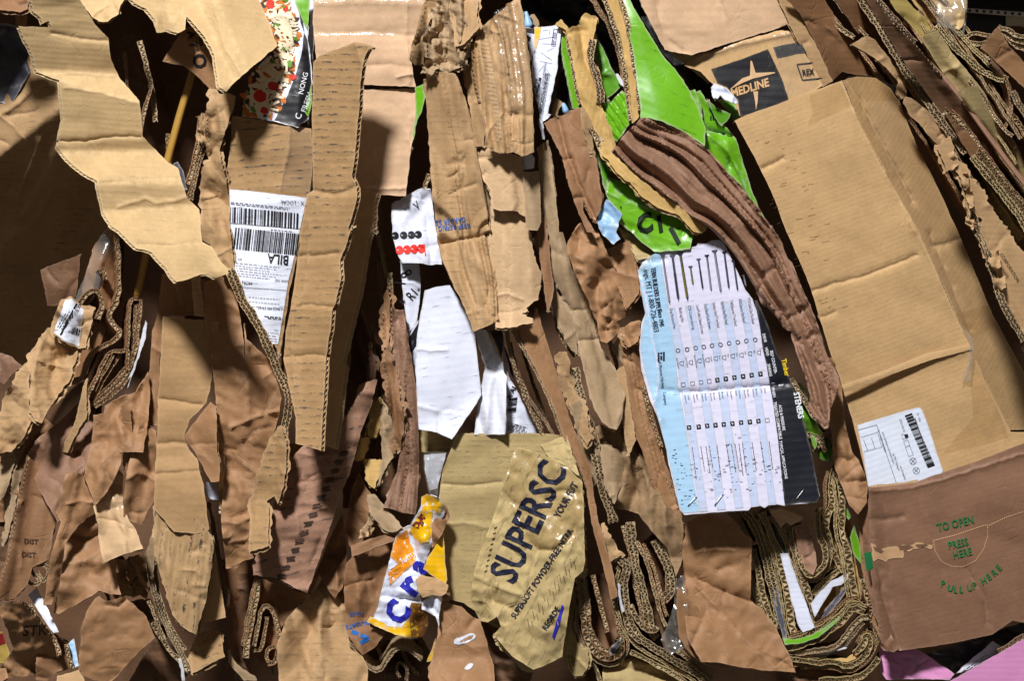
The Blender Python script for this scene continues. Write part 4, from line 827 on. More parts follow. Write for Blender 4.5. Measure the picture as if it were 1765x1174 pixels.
for i, (s, t, n, d, lab) in enumerate((('b3 125,650 100,760 80,880 65,960 55,1000', 9, 2, -6, 'double corrugated edge at the far left of the edge bundle under the rosy panel'), ('b3 140,660 115,800 95,900 75,1000 70,1060', 9, 1, -2, 'long single corrugated edge next to the double one'), ('b3 110,1000 130,900 150,800 190,790 220,870 242,950 225,1080 180,1090', 7, 1, 2, 'corrugated edge folded back into a hairpin in the bundle'), ('b3 175,850 165,930 150,1020 110,1020', 6, 1, -6, 'inner hooked corrugated edge within the hairpin'), ('b3 215,1000 180,1010 175,1070 215,1090', 6, 1, -4, 'small bottom loop of corrugated edge in the bundle'))):
    ribbon('cardboard_edge', s, d, t, 110, BRN, lab, n=n, group='corrugated edges under the rosy brown panel')
S('cardboard_sheet', 'b3 -20,620 130,640 120,900 60,1060 100,1174 20,1174 -20,1000', -60, BRND, 'dark board sheet left of the corrugated bundle', 'cardboard', crum=[(8, 40, 80, 2, 156)])
S('cardboard_sheet', 'b3 130,650 380,740 330,800 250,900 230,1000 240,1100 120,1080', -30, BRN2, 'dim board sheet behind the corrugated hairpin', 'cardboard', crum=[(6, 40, 80, 2, 157)], tilt=(.3, 0))
S('cardboard_strip', 'b3 -20,1010 20,1090 110,1150 120,1174 60,1174 -20,1080', -30, TAUP, 'pale board tip pointing down at the bottom, left of the tan sack', 'cardboard', crum=[(4, 20, 40, 2, 158)], tilt=(.2, .2))
S('cardboard_scrap', 'a3 958,1050 985,970 1010,935 1060,918 1112,930 1128,990 1136,1052 1050,1095 972,1142', 24, TANS, 'short scuffed board scrap bent over below the ridged flap', 'cardboard', t=5, uva=20, tilt=(-.1, .3), creases=[(P('a3 990,960 1010,1010 1060,1000'), 9, 6)], bends=[(330, 1100, 385, 1090, .5)], crum=[(4, 26, 15, 2, 159)], torn=1.5)
for i, (s, t, n, d, lab) in enumerate((('a3 745,520 760,640 790,760 840,900 900,1000 950,1100', 10, 2, -4, 'long layered edge curving down left of the ridged flap'), ('a3 770,500 785,640 815,780 870,920 940,1020', 7, 1, -12, 'thin inner edge alongside the long layered one'), ('a3 770,880 820,960 860,1030 930,1090 960,1130', 8, 1, 6, 'frayed lower edge of the layered bundle'), ('a3 750,770 790,860 830,970', 7, 1, 4, 'short outer edge of the layered bundle'))):
    ribbon('cardboard_edge', s, d, t, 100, TAUP, lab, n=n, group='layered edges left of the ridged flap', wave=6)
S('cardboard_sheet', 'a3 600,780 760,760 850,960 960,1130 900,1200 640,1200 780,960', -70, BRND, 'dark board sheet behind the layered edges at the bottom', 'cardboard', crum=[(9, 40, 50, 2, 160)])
S('cardboard_sheet', 'a3 1100,560 1290,550 1290,800 1240,900 1180,900 1130,750', -60, BRN2, 'dim brown sheet under the paper pillar', 'cardboard', crum=[(7, 40, 90, 2, 161)], tilt=(0, -.2))
S('wire', 'a3 900,1065 912,1060 930,1110 935,1174 920,1174 915,1120', 10, WHITEC, 'thin white plastic strap end at the bottom left', 'strap', flute=False, t=1.5)
# ------------------------------------------------------------------ white pieces in the middle
p = S('printed_carton', 'b1 808,1030 828,1015 850,1012 880,985 960,952 1003,958 1015,1050 1022,1100 1035,1174 b2 1040,60 1062,222 1016,226 930,216 862,216 842,180 815,90 808,20', -26, WHITE, 'white printed carton with rows of black and red ovals', 'carton', flute=False, t=3, tilt=(.02, .1), creases=[(P('b1 940,960 980,1060 b2 990,30 1012,226'), -6, 4), (P('b1 870,1020 890,1060 870,1120'), 6, 8), (P('b1 940,1080 1000,980'), -9, 9)], crum=[(3.5, 26, 60, 2, 170)])
it = []; ir = []
for i, x in enumerate((103, 175, 240, 297)): it.append(blob2d(*Q('w1', x, 420+(-3*i)), 6.3, .05, 20, 1.05, 1.3))
for i, x in enumerate((140, 203, 263, 322)): ir.append(blob2d(*Q('w1', x, 542-4*i), 6.8, .05, 20, 1.15, 1.4))
ir.append(quadstrip(Q('w1', 345, 490), Q('w1', 360, 590), 2)); it.append(quadstrip(Q('w1', 250, 150), Q('w1', 300, 188), 1.6)); it.append(quadstrip(Q('w1', 280, 125), Q('w1', 300, 188), 1.6))
conform(p, 'black_ovals', *join2d(it), IBLK, 1.0); conform(p, 'red_ovals', *join2d(ir), IRED, 1.0)
text(p, [(c, *Q('w1', x-8, y+8), 5, 75) for c, x, y in (('8', 103, 420), ('8', 175, 417), ('2', 240, 414), ('8', 297, 411), ('8', 140, 542), ('8', 203, 538), ('8', 263, 534), ('8', 322, 530))], IWHT, 'lettering', 1.6)
p = S('printed_carton', 'b2 850,205 945,205 955,300 952,380 938,505 905,555 890,566 880,480 870,430 860,300', -48, WHITE, 'narrow white carton with hand lettered black marks below the ovals', 'carton', flute=False, t=3, tilt=(-.1, .1), crum=[(3, 30, 90, 2, 171)])
text(p, [('8', *Q('w1', 255, 745), 30, 118, dict(sx=.8)), ('/', *Q('w1', 190, 830), 26, 100), ('R1-', *Q('w1', 245, 975), 24, 48, dict(sx=.75)), ('#', *Q('w1', 165, 1010), 17, 50)], IBLK, 'lettering', 1.2, bold=0)
it = [quadstrip(P('b2 %d,%d' % (895, 600+k*14))[0], P('b2 %d,%d' % (945, 520+k*14))[0], 2.2) for k in range(7)]
p = S('printed_carton', 'b2 892,570 940,505 945,560 935,640 925,740 905,720', -44, WHITE, 'white carton sliver with slanted black stripes left of the white panel', 'carton', flute=False, t=2, tilt=(.2, 0))
conform(p, 'stripes', *join2d(it), IBLK, 1)
S('white_board', 'b2 952,480 975,352 1040,335 1102,328 1135,380 1172,432 1200,500 1228,562 1245,740 1262,882 1240,922 1180,1010 1112,1108 1040,1075 945,1058 935,900 928,760 934,600', 4, WHITE, 'tall white coated board panel with faint scuffs in the centre left', 'cardboard', t=4, uva=8, tilt=(-.02, .08), bends=[(722, 740, 790, 700, .2)], creases=[(P('b2 945,650 1000,660 1080,655'), 3, 3), (P('b2 1045,1070 1045,970 1100,960 1200,980'), -4, 3), (P('b2 950,940 1040,965 1190,985'), 3, 4)], crum=[(2, 50, 80, 2, 173)], rag=.7)
S('plastic_roll', 'c2 55,565 75,550 110,552 140,608 195,718 198,758 216,790 212,960 205,1085 52,1085 75,900 108,740 78,650', -4, WHITEC, 'crinkled white plastic sheet folded over right of the white panel', 'plastic', flute=False, t=2, tilt=(.25, .1), bends=[(835, 600, 850, 650, -.6), (850, 640, 838, 740, .5)], creases=[(P('c2 110,740 160,765 200,760'), -7, 4), (P('c2 150,790 130,900 110,1060'), 6, 5)], crum=[(5, 26, 80, 3, 174)])
p = S('printed_carton', 'c2 195,600 215,680 225,790 262,850 310,950 350,1020 395,1085 200,1085 212,900', -30, WHITE, 'white printed label sheet with barcode behind the crinkled plastic', 'carton', flute=False, t=2, tilt=(-.2, .1), crum=[(3, 30, 60, 2, 175)])
bars(p, P('c2 218,975')[0], (3, -28), (15, -2), IBLK, 8, wmin=1.2, wmax=3.5); text(p, [('K AI', *P('c2 235,905')[0], 12, 62)], IBLK, 'lettering', bold=.02)
microlines(p, P('c2 218,1020')[0], (40, 12), (-2, 12), 5, IGRY, 9, w=1.2)
it = [quadstrip(P('c2 %d,%d' % (205+k*4, 640+k*18))[0], P('c2 %d,%d' % (228+k*5, 700+k*18))[0], 1.6) for k in range(8)]; conform(p, 'stripes', *join2d(it), IBLK, 1)
S('dark_label', 'c2 130,560 190,545 200,620 190,700 150,600', -24, BLKP, 'dark scrap with a trace of red above the crinkled plastic', 'plastic', flute=False, t=1.5, crum=[(3, 16, 60, 2, 176)])
p = S('plastic_film', 'b3 968,45 972,20 1030,15 1086,18 1062,100 1045,180 1042,235 1000,232 985,190 975,130', 2, FILMP, 'clear crinkled plastic strip above the yellow printed bag', 'plastic film', flute=False, t=1, crum=[(5, 16, 80, 3, 177)])
S('paper_strip', 'b3 972,30 1084,20 1060,105 1040,200 1000,210 978,125', -8, WHTP, 'white paper strip under clear plastic above the yellow printed bag', 'paper', flute=False, t=1, crum=[(4, 18, 80, 3, 178)])
S('printed_carton', 'b2 945,1060 1000,1065 1040,1080 1110,1110 1130,1085 1120,1174 950,1174', -30, OLIV, 'dim olive board scrap just under the white panel', 'carton', flute=False, t=2, crum=[(4, 16, 60, 2, 179)])
# yellow printed bag
p = S('printed_bag', 'b3 960,250 1000,232 1045,250 1078,290 1070,340 1040,400 1015,470 1000,520 975,580 968,640 930,660 935,690 975,840 975,940 935,962 905,962 800,925 690,872 720,850 742,775 762,690 782,620 808,520 832,440 865,405 900,388 935,330 955,290', 30, WHTP, 'crumpled yellow and white snack carton with big blue letters', 'snack carton', flute=False, t=2.5, h=4, tilt=(.15, .1), bends=[(710, 925, 730, 990, .7), (715, 1030, 700, 1100, -1.2)], creases=[(P('y1 150,805 280,825 400,835'), -6, 4), (P('y1 345,330 390,500 440,640'), -9, 5), (P('y1 470,150 490,400'), -5, 4)], crum=[(5, 30, 70, 2, 180), (2, 11, 0, 1, 181)])
decal(p, 'yellow_print', QP('y1', '430,110 470,85 540,120 585,160 560,230 510,200 505,370 490,420 420,440 340,350 350,320 380,280 410,230 435,200'), YELP, .8, torn=1)
decal(p, 'orange_print', QP('y1', '260,380 330,340 350,420 395,520 385,570 300,640 215,730 190,640 270,570 210,530 230,450'), ORAP, .8, torn=1)
decal(p, 'yellow_print', QP('y1', '50,985 75,945 150,980 200,1010 290,1020 345,960 360,850 420,850 470,1010 440,1090 360,1095 250,1075 130,1020'), YELP, .8, torn=.8)
decal(p, 'brown_print', QP('y1', '365,310 430,220 460,260 440,320 410,335'), inkm('chocolate_ink', (112, 44, 34), .1), 1.0)
decal(p, 'orange_print', QP('y1', '340,900 362,850 470,860 480,1010 440,1090 360,1095'), kraft('print_brown', (150, 95, 30), .1, 10, .2), 1.2)
text(p, [('C', *Q('y1', 292, 1012), 56, 58, dict(bold=.045, sx=.85)), ('r', *Q('y1', 372, 815), 62, 52, dict(bold=.045)), ('a', *Q('y1', 446, 655), 50, 60, dict(bold=.045, sx=.9))], IROY, 'lettering', 1.7)
text(p, [('NATU', *Q('y1', 300, 580), 13, 32, dict(bold=.01, sx=.75))], IWHT, 'lettering', 1.7)
microlines(p, Q('y1', 190, 690), (28, -18), (6, -18), 3, ORAP if False else IGRY, 3, w=.7)
S('flap', 'b3 1070,430 1080,580 1088,665 1082,688 1030,655 966,610 985,560 1020,500 1050,445', 44, YELP, parent=p, flute=False, t=2, tilt=(.1, 0), bends=[(780, 930, 768, 1010, -.3)], crum=[(2, 22, 80, 2, 182)])
S('inner_face', 'b3 1010,400 1030,320 1060,280 1082,290 1098,345 1075,400 1060,440 1030,480 1012,500', 46, BRN2, parent=p, flute=False, t=2, tilt=(.3, .2), crum=[(5, 16, 60, 2, 183)])
S('torn_edge', 'b3 932,660 960,640 1030,655 1095,690 1085,730 1060,745 1010,740 965,755 940,720', 56, KCOL, parent=p, flute=False, t=2, tilt=(0, .5), crum=[(6, 18, 10, 2, 184)], torn=1)
S('liner', 'b3 960,780 1000,745 1050,720 1062,760 1050,830 1045,905 1030,850 985,825 958,815', 50, WHTP, parent=p, flute=False, t=1.5, tilt=(.1, .3), crum=[(6, 14, 60, 2, 185)])
S('spine', 'b3 1082,690 1105,740 1100,775 1065,770 1050,830 1055,740', 34, BRN2, parent=p, flute=False, t=2, crum=[(4, 14, 60, 2, 186)])
p = S('cardboard_flap', 'b3 1062,770 1160,800 1225,860 1252,862 1285,960 1305,1040 1325,1100 1330,1200 1000,1200 995,1100 1012,1070 1040,940 1045,850', 52, BRN, 'brown board flap with two white glue spots at the bottom centre', 'cardboard', t=5, tilt=(.1, .1), bends=[(742, 1142, 850, 1134, .5), (826, 1066, 840, 1140, -.5), (735, 1140, 760, 1174, -.3)], creases=[(P('b3 1200,900 1225,865'), -6, 5)], crum=[(3, 40, 20, 2, 187)])
for s in ('b3 1120,985 1130,960 1160,955 1190,940 1215,930 1235,945 1220,970 1180,985 1150,995', 'b3 1170,1110 1200,1085 1222,1090 1210,1115 1180,1125'):
    g = decal(p, 'glue_spot', s, WHTP, 1.3, h=3, torn=1.0, sm=1)
decal(p, 'bare_patch', 'b3 1150,978 1165,965 1200,948 1222,942 1215,960 1180,975', BRN, 2.0, h=3)
S('printed_carton', 'b3 985,1080 1030,960 1040,1000 1010,1080', 36, YELP, 'small yellow printed corner left of the glue spotted flap', 'carton', flute=False, t=2)
# ------------------------------------------------------------------ blue printed kraft column and the taped column
p = S('kraft_bag', 'b1 968,405 1000,380 1042,360 1130,372 1150,410 1180,500 1205,610 1232,760 1262,900 1290,1080 1300,1174 b2 1300,10 1312,80 1330,300 1345,500 1325,520 1222,562 1172,432 1112,310 1066,200 1040,80 b1 1015,1000 1002,800 985,560', 24, KCOL, 'long kraft paper bag with blue upside down print in the centre', 'paper bag', flute=False, t=3, h=4.5, tilt=(-.02, .02), bends=[(788, 150, 812, 400, -.6), (775, 150, 800, 400, .35), (764, 420, 845, 405, .25), (775, 425, 838, 560, .6), (790, 420, 850, 540, -.8), (812, 415, 862, 540, .7)], fans=[('b2 1070,110 1112,310 1172,432 1222,562', 'b2 1300,80 1330,300 1340,500 1330,520', 3, 7, 5), ('b1 975,420 1002,800 1030,1174', 'b1 1130,380 1205,610 1300,1174', 3, 4, 6)], creases=[(P('b2 1065,115 1150,100 1260,78 1300,70'), -8, 3), (P('b1 1150,380 1210,700 1260,1000'), -5, 5)], crum=[(3.5, 35, 82, 4, 190)])
text(p, [('KEEP REFRIG', *Q('w1', 735, 312), 12.5, 186, dict(sx=.8)), ('GARDER RE', *Q('w1', 695, 262), 12.5, 187, dict(sx=.8))], IBLU, 'lettering', 1.2, bold=.015)
S('crumpled_board', 'b1 985,410 970,320 1000,300 990,220 1010,110 1000,60 1040,40 1030,-20 1200,-20 1230,100 1200,130 1215,200 1190,320 1130,345 1090,370 1040,350', 44, TAUP, 'crushed board top with torn layers above the long kraft bag', 'cardboard', t=5, tilt=(0, .1), bends=[(760, 20, 775, 110, .9), (790, 30, 800, 110, -.9)], fans=[('b1 1000,20 1010,200 1000,380', 'b1 1200,20 1200,200 1150,330', 3, 9, 15)], creases=[(P('b1 1110,100 1000,200 1030,260'), -14, 7), (P('b1 980,330 1080,310 1180,340'), -13, 6)], crum=[(9, 22, 70, 2.5, 191), (3, 9, 20, 2, 192)], torn=2)
S('cardboard_strip', 'b1 1100,-20 1240,-20 1250,140 1185,205 1140,240 1125,230 1120,100', 60, KCOL, 'short tan board strip hanging at the top, torn at its lower end', 'cardboard', t=5, tilt=(.1, .2), uva=90, crum=[(4, 24, 85, 3, 193)], torn=2)
p = S('cardboard_column', 'c1 50,225 75,140 120,110 200,40 275,-20 300,60 330,280 345,430 348,560 355,770 290,788 250,770 180,775 105,742 110,640 85,520 60,440 45,340', 66, KCOL, 'tape covered board column with long folds at the top centre', 'cardboard', t=5, h=4.5, uva=80, tilt=(-.05, .05), bends=[(826, 60, 856, 260, .7), (842, 55, 880, 200, -.9), (888, 100, 886, 265, .5), (903, 80, 905, 260, -1.2)], fans=[('c1 60,230 85,520 110,740', 'c1 280,20 345,430 350,770', 4, 7, 8)], creases=[(P('c1 130,120 190,400 240,600 240,770'), -9, 4), (P('c1 75,200 130,480 185,770'), 5, 4), (P('c1 270,580 275,770'), -7, 4), (P('c1 225,590 280,560'), -5, 4)], crum=[(4, 26, 78, 4, 194)], torn=.8)
decal(p, 'tape', 'c1 150,60 275,0 325,280 340,430 270,585 230,590 190,380', FILMW, 1.2, uva=70)
decal(p, 'scuffs', 'c1 75,180 110,150 150,380 185,600 190,700 165,720 130,500 95,320', kraft('tan_board_scuff_fine', (186, 150, 106), .8, 7, 1.0), .8, uva=-10)
S('cardboard_column', 'c1 0,330 50,300 60,440 85,520 110,640 100,745 60,740 40,640 20,480', 38, KCOL, 'narrow tan board fold left of the tape covered column', 'cardboard', t=4, tilt=(.3, 0), crum=[(5, 22, 85, 4, 195)], torn=1)
S('cardboard_flap', 'c1 90,740 180,772 290,790 298,870 310,1000 322,1100 300,1090 270,1065 190,1062 145,1055 128,960 92,905 75,820', 40, KCOL2, 'pale tan torn flap below the tape covered column', 'cardboard', t=5, tilt=(.1, .1), bends=[(860, 265, 870, 360, -.3)], crum=[(3, 30, 85, 3, 196)], torn=1.5)
S('cardboard_tube', 'c1 292,865 340,870 382,862 386,1000 390,1120 370,1165 312,1160 305,1000', 44, TAUP, 'short taupe board tube in the centre, right of the pale flap', 'cardboard', t=4, tilt=(.3, 0), bends=[(908, 290, 922, 400, -.9)], crum=[(2, 30, 85, 3, 197)])
S('paper_roll', 'c1 285,795 340,775 352,800 350,850 300,860', 26, WHTP, 'small white paper roll end under the tape covered column', 'paper', flute=False, t=2, tilt=(.4, 0))
S('cardboard_flap', 'c1 150,1055 280,1068 320,1110 330,1174 c2 345,140 365,200 392,262 388,330 374,402 330,428 312,440 320,455 290,470 345,495 348,520 250,540 160,543 140,430 132,330 136,200 128,90 140,20', 34, KCOL2, 'long pale tan flap with a ragged lower edge in the centre', 'cardboard', t=4, tilt=(.05, .06), bends=[(868, 370, 868, 560, .5), (880, 370, 880, 500, -.6), (910, 380, 912, 520, -.5), (852, 530, 930, 515, .4)], creases=[(P('c2 135,385 220,370 300,400'), 3, 3), (P('c2 155,465 220,470 280,455'), -4, 3)], crum=[(2.5, 34, 85, 3, 198)], torn=1.5)
S('cardboard_scrap', 'c1 100,920 140,990 150,1060 140,1174 c2 130,20 110,20 c1 95,1050', 12, TAUP, 'thin torn board layer between kraft bag and pale flap', 'cardboard', torn=2, tilt=(.2, 0), crum=[(5, 20, 85, 3, 199)])
# ------------------------------------------------------------------ centre: brown columns
S('cardboard_column', 'c1 370,745 420,710 440,800 452,900 470,1050 480,1174 c2 500,60 520,140 545,240 590,320 628,395 650,490 672,585 690,640 725,690 762,742 790,810 812,882 805,960 800,1005 772,1062 735,1050 700,1022 660,960 640,900 615,800 590,700 572,600 555,520 535,460 520,420 470,330 430,260 385,185 340,90 400,50 c1 395,1150 390,950', 18, TAUP, 'long taupe board column tapering to a point in the centre', 'cardboard', t=4, h=4.5, uva=90, tilt=(.03, .03), bends=[(940, 250, 985, 560, .4), (955, 300, 985, 520, -.5), (1000, 590, 1040, 592, .2)], creases=[(P('c2 580,610 630,605 670,602'), -5, 3), (P('c2 390,190 470,330 535,440'), -8, 4), (P('c2 770,1060 790,960 812,880'), 5, 4)], crum=[(4, 34, 75, 4, 200)])
S('cardboard_strip', 'c2 420,280 450,350 520,430 560,540 575,680 540,660 490,560 450,440', 4, TAUP, 'narrow taupe strip tucked under the left side of the long column', 'cardboard', t=4, tilt=(.3, 0), crum=[(4, 24, 75, 3, 201)], torn=1)
p = S('cardboard_column', 'c1 405,622 440,600 480,592 555,550 600,538 640,600 655,740 680,880 700,1000 690,1060 665,1120 640,1100 605,1010 600,1060 655,1174 620,1174 560,1030 520,900 500,800', 44, BRN2, 'brown board column with a flat dark face and folded sides, upper centre', 'cardboard', t=5, uva=80, tilt=(.05, .05), bends=[(962, 205, 1030, 370, -.3), (960, 205, 985, 290, .5), (985, 290, 1025, 375, -.2)], creases=[(P('c1 475,598 515,760 570,900 620,1020 665,1110'), -10, 4), (P('c1 480,820 540,800'), -5, 3), (P('c1 545,1000 605,1000'), -5, 3)], crum=[(3, 30, 70, 3, 202)])
S('cardboard_flap', 'c1 600,540 640,600 655,740 650,800 620,700 590,600', 52, KCOL, 'thin tan rim folded over the top of the brown column', 'cardboard', t=4, tilt=(-.3, 0), crum=[(2, 20, 80, 3, 203)], torn=1)
S('kraft_bag', 'c2 525,172 520,120 545,70 590,15 620,0 c1 600,1060 640,1150 c2 680,60 722,160 770,250 772,302 800,380 832,482 800,495 770,512 795,540 760,590 722,622 690,612 676,520 642,430 600,350 570,290', 32, BRN, 'folded tan paper bag with a crushed knot at its foot, centre', 'paper bag', flute=False, t=3, h=4, tilt=(.02, .03), bends=[(1000, 410, 1030, 560, -.6), (1012, 400, 1070, 545, .5), (1045, 440, 1075, 540, -.6)], creases=[(P('c2 550,50 590,90 575,150'), -10, 5), (P('c2 690,460 750,400 760,480 700,560 760,545'), -8, 4), (P('c2 660,450 740,490 790,500'), 7, 4)], crum=[(6.5, 28, 70, 1.5, 204), (2.5, 10, 30, 2, 205)])
S('cardboard_flap', 'c2 722,145 780,120 842,98 862,170 878,270 886,372 850,415 822,442 798,380 770,305 770,250', 20, BRN, 'tan board flap with a torn slanted end left of the fastener sign', 'cardboard', t=4, tilt=(-.1, .05), bends=[(1055, 430, 1065, 530, .4)], crum=[(3, 28, 80, 3, 206)], torn=1.2)
S('cardboard_wad', 'c2 790,545 840,520 888,508 890,560 878,610 830,640 805,610', 36, BRN, 'small crushed board wad left of the sign below the torn flap', 'cardboard', torn=2, tilt=(0, .2), crum=[(7, 18, 40, 2, 207)])
S('cardboard_roll', 'c2 745,650 790,580 825,650 850,700 830,760 800,720', 14, TAUP, 'small taupe fold under the crushed wad', 'cardboard', tilt=(.3, .1), crum=[(5, 20, 60, 2, 208)], torn=1)
S('kraft_bag', 'c2 800,690 805,650 850,622 875,655 900,780 925,860 942,920 970,1020 990,1100 1005,1174 c3 1015,60 1060,180 1105,360 1110,400 1050,330 980,250 930,120 900,0 c2 850,1065 832,920 818,780', 26, BRN, 'smooth brown paper roll running down the left side of the sign', 'paper bag', flute=False, t=3, tilt=(.1, .0), bends=[(1078, 600, 1110, 740, -.6), (1095, 660, 1135, 790, .4), (1105, 640, 1150, 800, -.6)], fans=[('c2 805,690 850,1065 c3 980,250', 'c2 875,655 1000,1174 c3 1100,360', 3, 6, 13)], creases=[(P('c2 800,700 850,715 895,700'), -6, 3), (P('c2 900,840 925,1000 960,1100'), 6, 4)], crum=[(4, 30, 75, 3, 209)])
S('kraft_tube', 'c2 238,552 290,535 340,528 368,440 385,500 402,560 440,680 470,780 500,890 535,1000 570,1090 605,1174 c3 640,90 652,200 680,370 720,500 748,590 778,748 742,762 700,580 655,420 640,350 622,200 580,80 545,0 c2 505,1110 460,965 370,770 300,640', 30, BRN, 'long smooth brown board tube slanting down the centre', 'cardboard', t=4, h=4.5, uva=70, tilt=(.1, 0), bends=[(900, 580, 980, 780, -.4), (925, 560, 1000, 790, -.5)], crum=[(3, 40, 70, 4, 210)])
ribbon('cardboard_edge', 'c2 245,560 300,650 370,775 455,960 500,1110 530,1174', 32, 5, 90, TAUP, 'thin pale edge along the left of the long brown tube', n=1)
for i, (s, d) in enumerate((('c2 215,560 240,700 290,850 340,980 400,1090', 2), ('c2 230,640 275,780 330,920 400,1060', -8), ('c2 330,900 370,960 420,1030 450,1090', -2))):
    ribbon('cardboard_edge', s, d, 7, 100, BRND, ('dark layered edge right of the crinkled white plastic', 'inner dark edge beside the layered one', 'short corrugated edge at the foot of the dark edges')[i], n=1+(i == 2), group='dark edges right of the white plastic')
S('cardboard_flap', 'c2 462,692 485,678 515,675 530,720 545,800 562,850 590,920 625,1000 645,1100 622,1145 590,1080 555,1000 520,900 495,850', 22, KCOL, 'torn tan board strip with exposed ragged layer in the centre', 'cardboard', t=4, tilt=(.1, 0), crum=[(5, 20, 75, 3, 212)], torn=2.5)
ribbon('cardboard_edge', 'c2 560,745 575,830 600,930 640,1060 665,1140 c3 670,60 700,180 735,300 755,375', 12, 17, 110, TAUP, 'wide double corrugated edge with bold zigzags, running down the centre', n=2, lam=9, wave=5, linerw=1.6, flutew=1.5)
ribbon('cardboard_edge', 'c2 440,280 450,440 470,560 520,640 560,690', -14, 6, 90, BRN2, 'thin torn edge at the left of the long taupe column', n=1)
ribbon('cardboard_edge', 'c2 735,610 770,730 800,800', -2, 8, 70, TAUP, 'short frayed edge beside the long taupe column', n=1)
ribbon('cardboard_edge', 'c2 905,840 930,960 975,1080 1000,1150', 34, 7, 60, BRN2, 'perforated board edge along the brown roll by the sign', n=1)
S('taupe_bag', 'c2 640,1060 690,1030 760,1075 800,1000 840,1060 900,1100 990,1174 c3 1010,90 1040,180 1110,380 1105,560 1072,650 1050,580 1025,500 960,430 880,330 830,310 752,298 720,200 700,100 660,0', 16, TAUPS, 'crumpled taupe paper bag with many creases left of the sign bottom', 'paper bag', flute=False, t=3, h=4, tilt=(0, .1), bends=[(1060, 780, 1075, 900, .5), (1085, 775, 1120, 900, -.6), (1130, 790, 1160, 920, .5)], creases=[(P('c3 800,10 860,25 965,0'), -13, 6), (P('c3 880,20 920,150 960,300'), 7, 4), (P('c3 860,30 870,150 880,320'), -7, 4)], crum=[(10.0, 34, 80, 1.5, 213), (3, 12, 80, 3, 214)])
S('cardboard_flap', 'c3 945,160 985,90 1020,140 1060,260 1110,390 1060,350 1000,270', 30, BRN, 'narrow brown board flap with inked corner beside the sign', 'cardboard', t=4, tilt=(.1, .1), crum=[(4, 20, 70, 3, 215)], torn=1)
S('cardboard_scrap', 'c3 690,-20 780,0 810,60 800,160 760,280 720,200', 24, TAUP, 'upright taupe board fold at the top of the crumpled taupe bag', 'cardboard', t=4, tilt=(.2, .1), bends=[(1050, 770, 1060, 860, -.7)], crum=[(4, 22, 85, 3, 216)], torn=1)
# ------------------------------------------------------------------ olive box with the big black print
bx = empty('cardboard_box', 'crumpled olive tan box with big black slanted lettering', 'box', 880, 930, 10)
S('back_panel', 'f 786,750 800,747 870,748 945,747 975,752 988,790 1003,820 1003,880 985,1000 960,1085 900,1100 846,1078 830,1062 800,1040 768,1032 765,960 758,900 756,860 762,815', 6, OLIV, parent=bx, t=5, tilt=(0, .03), creases=[(P('c3 -120,180 60,185 190,168'), -4, 3), (P('b3 1100,380 1190,375 1300,400'), 3, 4)], crum=[(2, 50, 0, 2, 220)])
p = S('front_flap', 'c3 262,-10 340,8 430,45 520,90 582,142 600,178 605,330 608,450 612,560 600,620 560,655 548,720 520,880 495,1052 440,1085 350,1118 290,1080 240,1050 190,990 150,937 188,900 165,850 120,880 80,872 50,810 28,752 40,690 48,640 80,520 140,370 190,210 235,70', 46, OLIV2, parent=bx, t=5, h=4.2, tilt=(.02, .04), uva=62,
   bends=[(866, 830, 858, 960, -.12), (945, 1070, 1000, 880, -.45), (815, 990, 900, 1035, -.2)],
   creases=[(P('c3 190,210 250,280 330,480 370,510'), -5, 4), (P('c3 370,510 440,520 520,480 560,400'), -8, 4), (P('c3 370,530 340,640 320,740 290,760'), -8, 5), (P('c3 60,650 150,690 300,745'), 8, 5), (P('c3 130,690 150,780 230,800 290,770'), -10, 5), (P('c3 150,870 220,790 310,760'), 7, 6), (P('c3 300,140 330,260 310,350'), 4, 6)], crum=[(3.5, 34, 60, 2, 221), (1.8, 13, 0, 1, 222)], bulge=[(835, 1020, 18, 12, 9), (870, 800, 60, 60, 6)])
decal(p, 'tape', 'c3 260,-5 340,8 520,90 600,180 600,330 560,470 440,520 330,480 190,215', FILMT, 1.1, uva=40)
text(p, [('SUPERSC', *P('c3 250,690')[0], 70, 65, dict(bold=.020, sx=.80, sub=6)), ('YOUR FUT', *P('c3 482,352')[0], 17.5, 60.5, dict(bold=.02, sx=.80)), ('SUPERSOFT POWDER-FREE NITRIL', *P('c3 258,862')[0], 14.6, 56.5, dict(bold=.02, sx=.82)), ('REORDE', *P('c3 415,922')[0], 14, 57, dict(bold=.02, sx=.85))], INAV, 'lettering', 1.9)
rs2 = random.Random(8); it = []
for k in range(9):
    for (x0, y0, x1, y1) in ((158, 400, 108, 620),):
        x, y = x0+(x1-x0)*k/8, y0+(y1-y0)*k/8; it.append(quadstrip(P('c3 %f,%f' % (x-6, y+4))[0], P('c3 %f,%f' % (x+8, y-4))[0], 2.2))
for k in range(9):
    x = 330+k*27; y = 890-k*38
    for j in range(2): it.append(quadstrip(P('c3 %f,%f' % (x-10+j*20, y-30+j*14))[0], P('c3 %f,%f' % (x-2+j*20, y+16+j*14-rs2.random()*20))[0], 1.0))
conform(p, 'scuff_marks', *join2d(it), inkm('worn_ink', (92, 78, 48), .40), 1.5)
decal(p, 'blue_print', 'c3 495,790 505,800 480,900 455,968 445,950 465,880', IROY, 1.3)
S('side_flap', 'c3 385,-20 520,-70 540,0 582,138 520,90 430,45', 38, OLIV2, parent=bx, t=4, tilt=(0, .3), bends=[(945, 750, 975, 810, .5)], crum=[(4, 22, 60, 3, 223)])
S('lower_flap', 'c3 150,937 240,1050 350,1118 300,1120 225,1045 170,990', 30, OLIV2, parent=bx, t=5, tilt=(0, .2), torn=2)
S('edge_flap', 'c3 600,330 608,600 622,610 600,650 560,640', 22, OLIV, parent=bx, t=4, torn=2)
